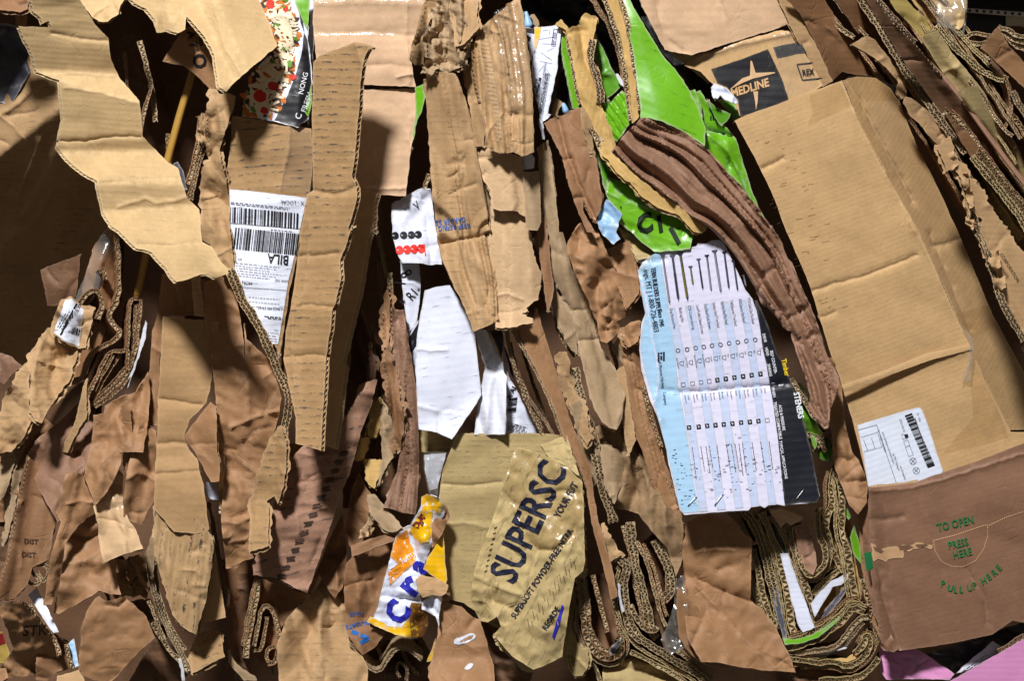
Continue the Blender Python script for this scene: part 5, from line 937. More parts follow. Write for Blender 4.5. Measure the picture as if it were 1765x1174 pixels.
S('cardboard_sheet', 'c3 80,880 165,855 190,990 300,1120 350,1120 330,1200 150,1200 110,1000', -40, BRND, 'dark crumpled sheet under the olive lettered box', 'cardboard', flute=False, crum=[(8, 30, 60, 2, 224)])
S('cardboard_flap', 'c3 500,850 550,680 565,760 545,900 590,1010 620,1010 632,1100 600,1150 560,1150 500,1080', 6, OLIV, 'olive folded board flap right beneath the lettered olive box', 'cardboard', t=4, tilt=(.2, .1), bends=[(985, 1080, 985, 1174, .9)], crum=[(6, 26, 90, 3, 225)], torn=1.5)
ribbon('cardboard_edge', 'c3 530,1060 545,1130 580,1150 620,1120 615,1020 590,1020', 14, 6, 90, OLIV, 'folded olive board edge at the bottom centre', n=1)

# ------------------------------------------------------------------ dim layers deeper in the gaps
rf = random.Random(12); GF = 'dim board edges deep in the gaps'
gaps = [((640, 350), (668, 480)), ((655, 360), (660, 520)), ((672, 470), (690, 640)), ((640, 560), (650, 700)), ((505, 470), (488, 640)), ((240, 70), (268, 210)), ((262, 150), (240, 260)), ((215, 90), (225, 190)), ((620, 350), (600, 640)), ((740, 300), (735, 345)), ((880, 590), (915, 700)), ((895, 580), (940, 720)), ((400, 1060), (390, 1150)), ((420, 1000), (405, 1120)), ((455, 1080), (470, 1165)), ((690, 1110), (720, 1165)), ((640, 1090), (660, 1170)), ((180, 1000), (200, 1080)), ((290, 230), (300, 330)), ((995, 1040), (1010, 1160))]
wd = ('slanted', 'ragged', 'thin', 'bent', 'straight', 'frayed', 'leaning', 'split', 'curled', 'dusty')
for i, ((x0, y0), (x1, y1)) in enumerate(gaps):
    m_ = ((x0+x1)/2+rf.uniform(-8, 8), (y0+y1)/2)
    ribbon('cardboard_edge', [(x0, y0), m_, (x1, y1)], rf.uniform(-95, -60), rf.uniform(5, 9), 120, (BRN2, BRN, TAUP)[i % 3], '%s board edge deep in the gap, %s' % (wd[i % 10], ('left of the narrow white carton', 'right of the second scuffed strip', 'beside the shredded fibre strip', 'above the rosy brown panel', 'right of the shipping label', 'in the hollow behind the zigzag strip', 'beside the yellow pole', 'under the torn top flap', 'right of the long scuffed strip', 'above the white printed carton', 'right of the crinkled white plastic', 'under the pale tan flap', 'at the bottom left of the tan sack', 'left of the corrugated hairpin', 'under the corrugated hairpin', 'under the bent V edge', 'left of the bent V edge', 'beside the six-sided flap', 'left of the narrow tan column', 'right of the olive box foot')[i]), n=1, group=GF, wave=8)

r8 = random.Random(77); GS = 'thin crushed strips wedged between larger pieces'
wedge = [('f 210,700 222,690 232,780 225,860 214,800', 'between the pleated paper and the smooth folded paper'), ('f 372,700 384,690 388,800 382,890 374,820', 'right of the diamond flap'), ('f 268,900 280,890 262,1000 250,960', 'left of the ridged flap top'), ('f 925,380 940,372 955,500 945,540 932,460', 'right of the long pale tan flap'), ('f 1000,420 1015,412 1040,560 1028,590', 'between the folded tan bag and the long taupe column'), ('f 1062,640 1076,630 1096,760 1082,790', 'over the brown roll by the sign'), ('f 985,700 1000,690 1030,830 1016,850', 'beside the wide double edge'), ('f 1085,560 1100,552 1108,640 1094,650', 'just left of the sign'), ('f 845,255 860,250 866,360 852,350', 'under the tape covered column'), ('f 330,480 345,475 352,545 335,545', 'above the tall tan panel'), ('f 440,480 452,475 480,600 470,620', 'along the shipping label edge')]
for i, (q_, wh) in enumerate(wedge):
    S('cardboard_strip', q_, r8.uniform(8, 34), (BRN, KCOL, TAUP, BRN2)[i % 4], ('thin crushed ', 'narrow torn ')[i % 2]+('brown', 'tan', 'taupe', 'dark brown')[i % 4]+' strip '+wh, 'cardboard', t=3, torn=.9, h=2.6, tilt=(r8.uniform(-.5, .5), r8.uniform(-.2, .2)), crum=[(2.6, 20, 80, 2.4, 400+i)], group=GS)
# ------------------------------------------------------------------ top centre: silver tool carton, green and golden boards
tc = empty('tool_carton', 'white and yellow printed carton wedge with grey marble print and slanted lettering', 'carton', 940, 130, 0)
p = S('front_panel', QP('h1', '165,140 228,135 310,128 412,122 420,150 395,330 370,560 330,740 290,920 275,975 230,1000 212,985 215,940 180,800 148,640 140,500 155,400 175,370 165,300'), 6, WHTP, parent=tc, flute=False, t=3, tilt=(.25, .05), crum=[(2, 40, 100, 3, 230)])
decal(p, 'yellow_print', QP('h1', '168,142 230,135 215,220 190,310 172,375 165,300'), YELP, .8)
rsm = random.Random(3)
conform(p, 'marble_print', *join2d([quadstrip(Q('h1', rsm.uniform(200, 370), y), Q('h1', rsm.uniform(200, 370), y+rsm.uniform(-60, 80)), .7) for y in range(170, 560, 40)]), inkm('pale_grey_ink', (170, 172, 190), .3), 1.0)
text(p, [('HP-300', *Q('h1', 352, 300), 8.5, 82, dict(sx=.8)), ('ET LA', *Q('h1', 182, 700), 6.4, 80, dict(bold=.03)), ('E PREMIUM', *Q('h1', 200, 780), 6.8, 80, dict(bold=.03)), ('ABRICATION ROBUSTE', *Q('h1', 228, 935), 6.8, 80, dict(bold=.03)), ('UM EFFIZIENZ UND KAPAZITAT', *Q('h1', 212, 860), 5.6, 80, dict(sx=.95)), ('ICKWANDKONSTRUKTION', *Q('h1', 246, 940), 5.6, 80)], IBLK, 'lettering', 1.2)
b4 = [Q('h1', 322, 308), Q('h1', 345, 155), Q('h1', 378, 160), Q('h1', 355, 315)]
conform(p, 'frame', *join2d([quadstrip(b4[i], b4[(i+1) % 4], .8) for i in range(4)]), IGRY, 1.2)
S('black_side', QP('h1', '420,140 435,220 415,400 385,620 340,800 300,930 280,970 330,740 375,560 395,330'), -2, BLKP, parent=tc, flute=False, t=3, tilt=(-.6, 0))
S('torn_end', QP('h1', '205,985 250,970 290,935 315,950 290,985 240,1010 245,1080 260,1174 235,1174 215,1060'), 14, WHTP, parent=tc, flute=False, t=2, torn=1.2, crum=[(4, 12, 60, 2, 231)])
p = S('printed_carton', QP('h1', '80,140 165,150 172,300 165,380 140,480 120,400 110,260'), -10, WHTP, 'white carton edge with black stripes left of the marble carton', 'carton', flute=False, t=2, tilt=(.3, 0))
decal(p, 'black_print', QP('h1', '85,145 168,152 168,200 90,185'), BLKP, .8); decal(p, 'black_print', QP('h1', '90,205 135,235 128,270 105,260'), BLKP, .8)
tube('bottle', QP('h1', '85,-5 95,30 100,60 115,140'), [2.6, 4, 7, 8], -24, BLUEP, 'pale blue bottle neck poking up at the top centre', 'bottle')
S('cardboard_scrap', QP('h1', '130,45 160,35 205,120 190,140 165,120'), -20, TAUP, 'small board tip beside the blue bottle neck', 'cardboard', torn=1)
S('dark_sheet', QP('h1', '430,480 450,600 560,860 530,890 500,905 470,830 430,870 380,850 360,780 400,600'), -60, BLKP, 'plain dark sheet set back under the marble carton', 'carton', flute=False, t=2)  # plain dark sheet, no print on it
tube('bottle', QP('h1', '425,840 445,880 460,930'), [3, 5, 6], -20, BLUEP, 'second pale blue bottle neck above the brown column', 'bottle')
S('cardboard_scrap', QP('h1', '325,960 340,880 372,790 400,810 435,845 400,880 370,960'), -16, KCOL, 'folded tan board tip below the marble carton', 'cardboard', bends=[(955, 200, 962, 165, .8)])
for i, (s, d, lab) in enumerate((('c1 285,-20 330,-20 500,-20 640,-20 760,200 800,340 680,330 600,150 520,140 440,110 300,60', -140, 'black sheet painted in for the dark hollow behind the golden boards'),)):
    S('dark_sheet', s, d, BLKP, lab, 'carton', flute=False, t=2, crum=[(8, 50, 30, 2, 232)])  # black colour stands for the darkness of the hollow
S('green_board', 'c1 495,135 530,160 550,270 575,430 588,545 552,548 530,440 505,330 490,250', 4, GREEN, 'narrow bright green board beside the marble carton', 'cardboard', t=5, tilt=(-.2, .05), crum=[(2, 30, 75, 3, 233)])
S('golden_board', 'c1 460,122 490,98 512,118 530,148 590,128 595,85 612,72 672,92 665,150 655,195 632,230 640,300 680,335 695,430 692,520 720,600 745,645 768,738 742,772 700,715 640,630 590,520 560,360 535,220 515,150', 20, GOLD, 'golden inside of a folded green board with a torn notch at the top', 'cardboard', t=5, uva=80, tilt=(.0, .05), bends=[(985, 50, 1035, 230, -.5), (1005, 60, 1040, 220, .8), (1015, 50, 1030, 130, -.7)], creases=[(P('c1 590,130 610,300 690,480'), -8, 4)], crum=[(4, 30, 70, 3, 234)], torn=1)
ribbon('cardboard_edge', 'c1 515,150 540,290 565,430 585,530', 14, 7, 60, TAUP, 'grey torn corrugated edge between the narrow green board and the golden one', n=1)
ribbon('cardboard_edge', 'c1 650,195 635,290 660,350 685,430 690,520', 28, 13, 60, TAUP, 'thick frayed corrugated edge on the golden board', n=2, wave=6)
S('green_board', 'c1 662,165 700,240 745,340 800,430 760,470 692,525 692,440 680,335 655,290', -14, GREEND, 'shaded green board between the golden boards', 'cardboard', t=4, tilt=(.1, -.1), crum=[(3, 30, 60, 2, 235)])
S('green_board', 'c1 688,542 720,500 745,520 762,490 800,455 822,480 832,560 838,625 800,680 772,718 740,685 720,640', 14, GREEN, 'small ribbed green board with deep parallel pleats', 'cardboard', t=4, tilt=(0, .1), prof=[((.82, -.57), [(575+k*6, (k % 2)*9) for k in range(-10, 60)])], torn=.5)
S('golden_board', 'c1 712,-20 790,-20 830,200 868,390 895,570 880,600 850,622 835,540 820,450 800,300 770,160', 26, GOLD, 'long golden board strip with grey torn rims beside the large green board', 'cardboard', t=5, uva=80, tilt=(.1, .05), creases=[(P('c1 815,300 830,330'), 5, 4)], crum=[(3, 35, 78, 3, 236)])
for i, (s, d) in enumerate((('c1 785,-20 815,60 835,160 855,300 880,420 890,560', 40), ('c1 708,-20 745,90 780,190 800,280 825,460 845,610', 34))):
    ribbon('cardboard_edge', s, d, 8, 70, TAUP, ('grey frayed edge on the right of the long golden strip', 'grey frayed edge on the left of the long golden strip')[i], n=1, group='grey frayed edges of the golden strip')
ribbon('cardboard_edge', 'c1 640,-20 690,60 740,130 775,230 800,340 805,430', -10, 9, 90, BRN2, 'layered board edge left of the long golden strip', n=2)
S('plastic_strip', 'c1 765,370 780,370 808,420 808,440 790,430', 4, WHITEC, 'bit of crinkled clear plastic by the golden strip', 'plastic', flute=False, t=1)
S('green_board', 'c1 790,-20 830,-20 865,50 905,115 1000,272 1110,402 1180,532 1222,645 1216,738 1160,700 1100,660 1000,612 930,595 895,600 888,520 862,310 840,190 812,50', 50, GREEN, 'large bright green board slanting down the top, right of the centre', 'cardboard', t=6, uva=-20, tilt=(.05, .15), bends=[(1110, 100, 1130, 190, -.15)], crum=[(2, 60, 60, 3, 237)])
S('cardboard_sheet', 'c1 830,-20 920,-20 960,100 1040,250 1130,300 1250,400 1290,450 1220,540 1110,380 1000,260 900,90', -70, BLKP, 'plain black sheet set back right of the large green board', 'carton', flute=False, t=2, crum=[(6, 40, 50, 2, 238)])  # plain black sheet, no print on it
S('green_board', 'c1 1135,460 1168,450 1200,520 d1 30,560 35,640 45,735 c1 1218,700 1222,645 1180,540', 40, GREEN, 'narrow glossy green fold right of the large green board', 'cardboard', flute=False, t=3, tilt=(-.5, .1), creases=[(P('c1 1170,460 1205,600 1220,700'), 6, 4)], crum=[(4, 20, 60, 3, 239)])
p = S('green_board', 'd1 -10,470 20,455 70,540 120,590 150,640 200,700 235,810 262,900 300,1010 340,1090 382,1174 d2 385,30 380,95 345,20 320,0 d1 300,1080 240,960 180,890 110,830 60,770 45,740 38,650 35,560', 24, GREEN, 'long crinkled green printed board squeezed beside the big tan box', 'cardboard', flute=False, t=3, tilt=(-.1, .1), creases=[(P('d1 40,650 110,670 190,690'), -12, 5), (P('d1 60,680 160,760 230,900 310,1080'), 6, 4)], crum=[(6, 28, 60, 3, 240)])
conform(p, 'dots_print', *join2d([quadstrip(P('d1 %d,%d' % (70+i*12, 590+j*12))[0], P('d1 %d,%d' % (78+i*12, 590+j*12))[0], 2.6) for i in range(3) for j in range(2)]), IBLK, 1.2)
S('green_board', 'd1 55,500 100,540 175,575 160,610 130,640 90,590', 34, GREEND, 'short green printed flap with a pale torn edge near the starred box', 'cardboard', t=4, tilt=(-.1, -.1), torn=.8)
S('plastic_film', 'd1 78,440 95,420 140,440 180,480 215,520 200,525 150,500 120,480 95,510 80,480', 44, WHTP, 'twisted white and black plastic scrap beside the starred box', 'plastic', flute=False, t=2, crum=[(7, 13, 40, 2, 241)], torn=1)
S('green_board', 'd1 105,500 150,500 200,525 215,590 190,620 175,570 140,540', 20, GREEND, 'dark green curled scrap under the twisted plastic', 'cardboard', flute=False, t=2, crum=[(6, 16, 40, 2, 242)], tilt=(.2, .2))
# chocolate brown paper
S('brown_paper', 'c1 748,772 770,735 800,690 850,640 900,592 950,600 1000,618 1110,664 1222,752 d1 115,830 215,930 300,1040 372,1150 d2 385,30 430,122 500,262 560,402 620,560 670,700 722,792 722,832 700,900 680,962 668,1052 648,1056 610,1010 572,960 575,880 540,742 500,620 482,562 440,542 400,480 340,422 290,330 240,242 190,170 150,120 100,70 60,32 c1 1240,1150 1180,1110 1080,1020 960,960 860,880', 66, RBR, 'long crumpled chocolate brown paper sash running diagonally right of centre', 'brown paper', flute=False, t=3, h=5, tilt=(.0, .05),
  fans=[('f 1058,262 1078,290 1120,330 1175,375 1220,390 1250,425 1285,475 1320,525 1350,570 1385,650 1395,700 1425,735', 'f 1110,205 1150,215 1216,250 1255,300 1302,354 1345,400 1375,470 1400,530 1425,620 1440,650 1445,690 1432,735', 3, 13, 3), ('f 1058,262 1120,330 1220,390 1250,425 1320,525 1385,650 1425,735', 'f 1110,205 1216,250 1255,300 1345,400 1400,530 1440,650 1432,735', 7, 4, 23)], creases=[(P('c1 1000,690 1040,790 1130,900 1200,960'), 7, 5), (P('d2 330,285 400,240 440,330 560,500'), -9, 5), (P('d2 150,80 260,220 340,280'), -8, 5), (P('d2 460,500 500,480 570,430'), -7, 4), (P('d2 350,430 440,540 560,650 620,740'), -8, 5), (P('d2 560,600 600,580'), -7, 4)], crum=[(4.2, 26, 54, 3.4, 243)])
S('golden_board', 'c1 690,700 760,785 860,882 960,962 1100,1052 1238,1142 1225,1165 1205,1178 1160,1174 1090,1090 980,1050 900,990 840,922 780,880 700,780', 62, GOLD, 'narrow golden board strip running along the lower side of the brown sash', 'cardboard', t=5, uva=-40, tilt=(.1, -.1), bends=[(1065, 265, 1200, 390, .6)], crum=[(4, 22, 40, 3, 245)], torn=1.2)
ribbon('cardboard_edge', 'c1 640,640 700,770 760,870 840,930 900,1000 985,1055 1085,1090', 56, 9, 50, TAUP, 'grey torn corrugated edge below the narrow golden strip', n=1, wave=6)
p = S('green_board', 'c1 735,900 830,925 890,985 960,1042 1080,1082 1120,1130 1140,1174 c2 1158,80 1142,142 1080,152 960,158 900,110 850,62 800,22 c1 780,1120 740,1040 715,975', 40, GREEN, 'green printed board with bold black script under the golden strip', 'cardboard', flute=False, t=4, tilt=(0, .15), creases=[(P('c1 720,970 820,1020 960,1050 1090,1085'), 6, 4)], crum=[(4, 28, 30, 3, 246)])
text(p, [('C', *P('c2 880,70')[0], 44, 18, dict(bold=.05, shear=.2, sx=.9)), ('l', *P('c2 985,60')[0], 38, 20, dict(bold=.05, shear=.2)), ('l', *P('c2 1075,120')[0], 40, 40, dict(bold=.06, shear=.2)), ('9', *P('c1 790,1060')[0], 9, 20)], IDGN, 'lettering', 1.5)
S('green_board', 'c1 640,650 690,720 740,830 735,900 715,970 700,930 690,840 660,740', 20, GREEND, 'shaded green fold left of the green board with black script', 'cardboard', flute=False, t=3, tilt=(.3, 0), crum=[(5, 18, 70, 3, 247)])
S('paper_scrap', 'c1 668,1110 690,1040 720,1010 765,1050 800,1085 785,1130 770,1174 c2 792,92 755,122 700,70 672,8', 46, BLUEP, 'torn light blue paper scrap beside the green script board', 'paper', flute=False, t=2, tilt=(.1, .1), bends=[(1038, 350, 1066, 400, .5)], crum=[(4, 16, 60, 2, 248)], torn=1.2)
S('olive_fold', 'c2 770,30 850,70 950,160 940,190 880,200 860,170 820,110', 22, OLIV, 'olive board fold between the green script board and the sign', 'cardboard', t=4, tilt=(.1, .3), crum=[(5, 20, 40, 2, 249)])
# ------------------------------------------------------------------ fastener sign
SG = 'f 1102,462 1108,452 1122,446 1128,436 1145,434 1200,424 1203,418 1216,420 1226,414 1240,413 1248,418 1258,440 1272,470 1285,500 1297,515 1306,540 1330,600 1350,650 1368,690 1386,735 1398,780 1406,820 1413,855 1408,866 1385,868 1352,872 1330,868 1318,876 1302,868 1290,880 1250,882 1180,888 1172,880 1165,850 1152,800 1146,750 1138,730 1120,690 1106,640 1102,600 1105,560 1112,540 1104,500'
sg = empty('screw_sign', 'white, blue and black screw chart board with ten pictured screws', 'sign', 1250, 650, 56)
cre = [((Q('s2', 235, 150), Q('s2', 270, 180), Q('s2', 400, 205), Q('s2', 700, 180), Q('s2', 1060, 150), Q('s2', 1200, 135)), -7, 3), ((Q('s1', 130, 400), Q('s1', 190, 700), Q('s1', 215, 900), Q('s1', 260, 1080), Q('s2', 240, 150)), 5, 4), ((Q('s2', 240, 150), Q('s2', 200, 290), Q('s2', 260, 420)), 4, 4), ((Q('s1', 100, 250), Q('s1', 220, 245), Q('s1', 330, 220)), -5, 3)]
p = S('board', SG, 56, LILAC, parent=sg, t=5, uva=6, tilt=(.02, .05), at=(1250, 650), bends=[(1100, 670, 1365, 655, .12)], creases=cre, crum=[(1.0, 70, 80, 2, 250)], rag=.7)
def X(x, y): return Q('s1', x, y)
def Y(x, y): return Q('s2', x, y)
decal(p, 'blue_field', [X(95, 320), X(140, 275), X(215, 190), X(290, 165), X(290, 240), X(330, 500), X(360, 640), X(380, 800), X(410, 1010), Y(385, 150), Y(440, 420), Y(470, 640), Y(500, 860), Y(545, 1100), Y(420, 1108), Y(395, 1060), Y(360, 900), Y(300, 640), Y(255, 470), Y(215, 330), Y(130, 20), X(115, 980), X(125, 850), X(160, 680), X(122, 500)], LBLUE, .7, uva=6)
def lerp(a, b, t): return (a[0]+(b[0]-a[0])*t, a[1]+(b[1]-a[1])*t)
colx = [(362, 440), (510, 590), (655, 720), (795, 860), (940, 1010)]      # tinted columns of the chart
TL, TR = X(335, 640), X(1075, 560); ML, MR = X(410, 1010), X(1145, 920); BL, BR = Y(545, 1100), Y(1180, 1040)
k2 = [(0, .10), (.21, .315), (.42, .52), (.61, .71), (.82, .91)]
for a, b in k2:
    decal(p, 'tinted_column', [lerp(TL, TR, a), lerp(TL, TR, b), lerp(ML, MR, b), lerp(BL, BR, b), lerp(BL, BR, a), lerp(ML, MR, a)], LSTR, .75, uva=6)
decal(p, 'black_band', [X(1078, 575), X(1100, 575), X(1130, 640), X(1190, 780), Y(1130, -80), Y(1200, 30), Y(1240, 150), Y(1290, 280), Y(1330, 430), Y(1375, 600), Y(1410, 780), Y(1448, 985), Y(1425, 1030), Y(1300, 1030), Y(1185, 1050), Y(1165, 860), Y(1140, 600), Y(1105, 330), Y(1070, 130), Y(1050, 0), X(1150, 1000), X(1120, 780)], SBLK, .8, uva=6)
# the ten screws
STEELD = inkm('screw_grey', (78, 78, 92), .1); STEELL = inkm('screw_light', (150, 150, 165), .1); BRASS = inkm('screw_brass', (120, 112, 40), .1); DARK = inkm('screw_dark', (36, 36, 48), .1)
scr = [((302, 185), (365, 615), 17, STEELL, STEELD), ((385, 190), (440, 590), 20, DARK, STEELD), ((450, 170), (518, 590), 22, BRASS, DARK), ((537, 285), (562, 455), 15, BRASS, STEELD), ((605, 222), (645, 495), 15, DARK, STEELD), ((675, 190), (715, 505), 16, STEELL, DARK), ((740, 150), (797, 520), 20, STEELL, STEELD), ((822, 162), (865, 490), 16, STEELD, DARK), ((900, 235), (938, 503), 15, STEELD, DARK), ((985, 360), (1008, 465), 11, STEELL, STEELD)]
for a, b, w, m1, m2 in scr:
    a = np.array(X(*a)); b = np.array(X(*b)); w = w/4.9; L_ = np.hypot(*(b-a)); u = (b-a)/L_; n = np.array([-u[1], u[0]])
    V = [a+n*w*1.25, a+n*w*1.2+u*1.2, a+u*w*1.2+n*w*.5, b-u*w*2+n*w*.45, b, b-u*w*2-n*w*.45, a+u*w*1.2-n*w*.5, a-n*w*1.2+u*1.2, a-n*w*1.25]
    conform(p, 'screw_picture', np.array(V), [(0, 1, 2, 6, 7, 8), (2, 3, 4, 5, 6)], m2, 1.2)
    it = []; k = int(L_*.55/2.1)
    for i in range(k):
        c = a+u*(L_*.40+i*2.1); it.append(quadstrip(c+n*w*.62-u*.5, c-n*w*.62+u*.5, .8))
    it.append(quadstrip(a+u*w*1.6+n*w*.1, a+u*L_*.9+n*w*.1, w*.28))
    conform(p, 'thread_print', *join2d(it), m1, 1.6)
nm = ['Gray Structural Hex', 'Black Lag Hex', 'CTX Construction Lag', 'Low Profile Cabinet Screws', 'Tiny Head Finish Screws', 'Stainless Steel Trim Head', 'Stainless Steel Flat Head', 'THB Exterior Trim Head', 'BTX Exterior Flat Head', 'YTX Gold Zinc Flat Head']
nx = [(362, 648), (438, 636), (515, 622), (583, 615), (652, 605), (722, 592), (795, 585), (868, 575), (942, 565), (1015, 555)]
ln = [205, 148, 228, 295, 262, 272, 262, 245, 235, 255]
rows = []
for s, (x, y), L_ in zip(nm, nx, ln): rows.append((s, *X(x, y), 7.6, -79, dict(sx=L_/4.891/(len(s)*3.95))))
ring = [(433, 1000), (510, 990), (583, 978), (650, 968), (720, 958), (791, 949), (864, 938), (937, 928), (1009, 917), (1084, 907)]
it = []
def ringat(c, r, w, n=14): return [quadstrip((c[0]+r*math.cos(i*2*math.pi/n), c[1]+r*math.sin(i*2*math.pi/n)), (c[0]+r*math.cos((i+1)*2*math.pi/n), c[1]+r*math.sin((i+1)*2*math.pi/n)), w) for i in range(n)]
def boxat(c, r, w, a=-.12):
    q = [(c[0]+r*(math.cos(a)*u-math.sin(a)*v), c[1]+r*(math.sin(a)*u+math.cos(a)*v)) for u, v in ((-1, -1), (1, -1), (1, 1), (-1, 1))]
    return [quadstrip(q[i], q[(i+1) % 4], w) for i in range(4)]
for c in ring: it += ringat(X(*c), 3.3, 1.1)
head = ['Hex Washer', 'Hex Washer', 'Round Washer', 'Round Washer', 'Finish', 'Trim', 'Flat', 'Trim', 'Flat', 'Flat']
for i, ((x, y), s) in enumerate(zip(ring, head)):
    rows.append((s, *X(x-18, y+62+(0 if i < 4 else 28)), 4.6, -79, dict(sx=.8)))
    cx, cy = X(x+30, y+108); q = [(cx-3, cy-2), (cx-3, cy+2), (cx+3.2, cy+4), (cx+3.2, cy-4)]
    it += [quadstrip(q[j], q[(j+1) % 4], .7) for j in range(4)]
chk = [(425, 145), (494, 135), (558, 127), (619, 118)]; chf = [(680, 109), (743, 100), (808, 91), (873, 81), (937, 72), (1003, 63)]
ch2 = [(468, 466), (540, 460), (604, 453), (666, 447), (728, 442), (793, 436), (858, 429), (924, 423), (988, 417)]
for c in chk+[(1055, 411)]: it += boxat(Y(*c), 3.2, .7)
conform(p, 'symbols', *join2d(it), IBLK, 1.3)
def sq(c, r, a=-.12):
    return (np.array([(c[0]+r*(math.cos(a)*u-math.sin(a)*v), c[1]+r*(math.sin(a)*u+math.cos(a)*v)) for u, v in ((-1, -1), (1, -1), (1, 1), (-1, 1))]), [(0, 1, 2, 3)])
conform(p, 'check_boxes', *join2d([sq(Y(*c), 3.7) for c in chf+ch2]), inkm('solid_black', (20, 20, 26), 0), 1.4)
tk = []
for c in chf+ch2:
    x, y = Y(*c); tk += [quadstrip((x-1.6, y-1.2), (x+1.6, y+.2), 1), quadstrip((x+1.6, y+.2), (x-.8, y+1.8), 1)]
conform(p, 'ticks', *join2d(tk), IWHT, 1.8)
fin = ['Gray / Exterior', 'Black / Exterior', 'Bronze / Exterior', 'Bronze / Exterior', 'Bronze / Exterior', 'Stainless Steel', 'Stainless Steel', 'Bronze / Exterior', 'Bronze / Exterior', 'Gold Zinc']
for i, s in enumerate(fin):
    q = s.split(' / ') if ' / ' in s else s.split(' '); x = 448+i*63.5; y = 222-i*5.8
    rows.append((q[0], *Y(x+8, y), 4.2, -80)); rows.append((q[1], *Y(x-16, y+3), 4.2, -80))
text(p, rows, IBLK, 'lettering', 1.3)
for i in range(10):
    microlines(p, Y(492+i*64-(8 if i in (3, 6) else 0), 612-i*5), (8, 52 if i % 3 else 62), (-6, 1), 1+(i in (2, 5, 6)), IGRY, 30+i, w=1.3, gap=(3, 9))
text(p, [('TERN BUILDERS SUPPLY', *X(203, 300), 11.5, -82, dict(bold=.02, sx=.62)), ('- Since 1945', *X(258, 635), 11, -82, dict(bold=.02, sx=.62)), ('ings, MT | 1-800-726-4803', *X(142, 318), 13.5, -80.5, dict(sx=.76)), ('A Monroe Hardware Company', *X(268, 1095), 7.4, -82, dict(sx=.8))], INAV, 'lettering', 1.3)
conform(p, 'emblem', *join2d([sq(X(270+i*22+((j % 2) and 22 or 0)*0, 1025+j*20-i*3), 1.7) for i in (0, 2) for j in range(4)]+[sq(X(292, 1022+j*30), 1.7) for j in (0, 1, 1.6)]), INAV, 1.3)
text(p, [('DRIVE', *X(1145, 858), 6.6, -78, dict(bold=.02, sx=.85)), ('HEAD', *X(1167, 975), 6.6, -78, dict(bold=.02, sx=.85)), ('SELF COUNTER-', *Y(1075, -110), 7.0, -79, dict(bold=.02, sx=.80)), ('SINKING', *Y(1055, -10), 6.6, -79, dict(bold=.02, sx=.85)), ('FINISH', *Y(1086, 166), 6.6, -79, dict(bold=.02, sx=.9)), ('TREATED COMPATIBLE', *Y(1102, 275), 6.8, -81, dict(bold=.02, sx=.92)), ('ACQ & PRESSURE', *Y(1140, 298), 6.8, -81, dict(bold=.02, sx=.85)), ('TYPICAL APPLICATIONS', *Y(1143, 568), 6.8, -81, dict(bold=.02, sx=.90)), ('STENERS', *Y(1252, 205), 14, -79, dict(bold=.03, sx=.84))], IWHT, 'lettering', 1.4)
text(p, [('Timber', *Y(1160, -45), 12, -77, dict(bold=.02, sx=.85))], IYEL, 'lettering', 1.4)
for a, b in ((Y(460, 1055), Y(525, 985)), (Y(660, 1050), Y(725, 965)), (Y(1265, 1015), Y(1330, 930))):
    z = HOST[p.name](np.array([a[0], b[0]]), np.array([a[1], b[1]]))
    tube('staple', [a, b], 1.1, list(z+2), STEEL, parent=p, seg=8)
r6 = random.Random(6); it = []
for _ in range(170):
    t = r6.random(); u = r6.betavariate(2.4, 1.4); a = (Y(470, 500)[0]+(Y(540, 1050)[0]-Y(470, 500)[0])*u, 0); x = 1150+20*u+r6.random()*(190); y = 742+u*128-(x-1180)*.10
    if r6.random() < .35+.65*math.exp(-((u-.62)/.22)**2): L6 = r6.uniform(1.5, 6); it.append(quadstrip((x, y), (x+L6, y-L6*.10+r6.uniform(-.5, .5)), r6.uniform(.5, 1.1)))
conform(p, 'scuff_marks', *join2d(it), inkm('scratch_ink', (60, 58, 72), .3), 1.7)
S('torn_flap', [Y(965, 1040), Y(975, 990), Y(1020, 940), Y(1080, 950), Y(1120, 970), Y(1110, 1040), Y(1060, 1060), Y(1010, 1050)], 64, WHITEC, parent=sg, flute=False, t=1.5, torn=1.2, crum=[(6, 14, 30, 2, 251)])
S('torn_corner', QP('s1', '75,205 120,190 215,200 260,215 215,260 170,290 140,310 95,250'), 62, FILMW, parent=sg, flute=False, t=1, torn=2, crum=[(6, 10, 30, 2, 252)])
# pieces between the sign, the sash and the box
S('brown_sack', 'd2 672,700 690,690 722,790 740,850 742,950 760,1060 790,1174 d3 822,60 850,120 868,180 862,270 820,335 775,285 740,200 700,90 690,0 d2 690,1100 672,1000', 34, BRN, 'narrow crumpled brown paper column squeezed between the sign and the carton', 'paper sack', flute=False, t=3, tilt=(.1, .05), bends=[(1440, 640, 1470, 800, -.5)], creases=[(P('d3 700,40 780,60 830,20'), -8, 5), (P('d3 750,170 860,160'), -6, 4)], crum=[(6, 26, 70, 2, 253)])
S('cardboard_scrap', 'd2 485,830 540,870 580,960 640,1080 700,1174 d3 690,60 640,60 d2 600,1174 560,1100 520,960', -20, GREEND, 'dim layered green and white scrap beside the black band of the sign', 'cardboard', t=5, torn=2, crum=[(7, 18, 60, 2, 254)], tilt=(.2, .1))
S('green_board', 'd2 575,1080 600,1090 612,1130 600,1160 585,1130', 6, GREEN, 'tiny bright green tab right of the black band', 'cardboard', flute=False, t=2)
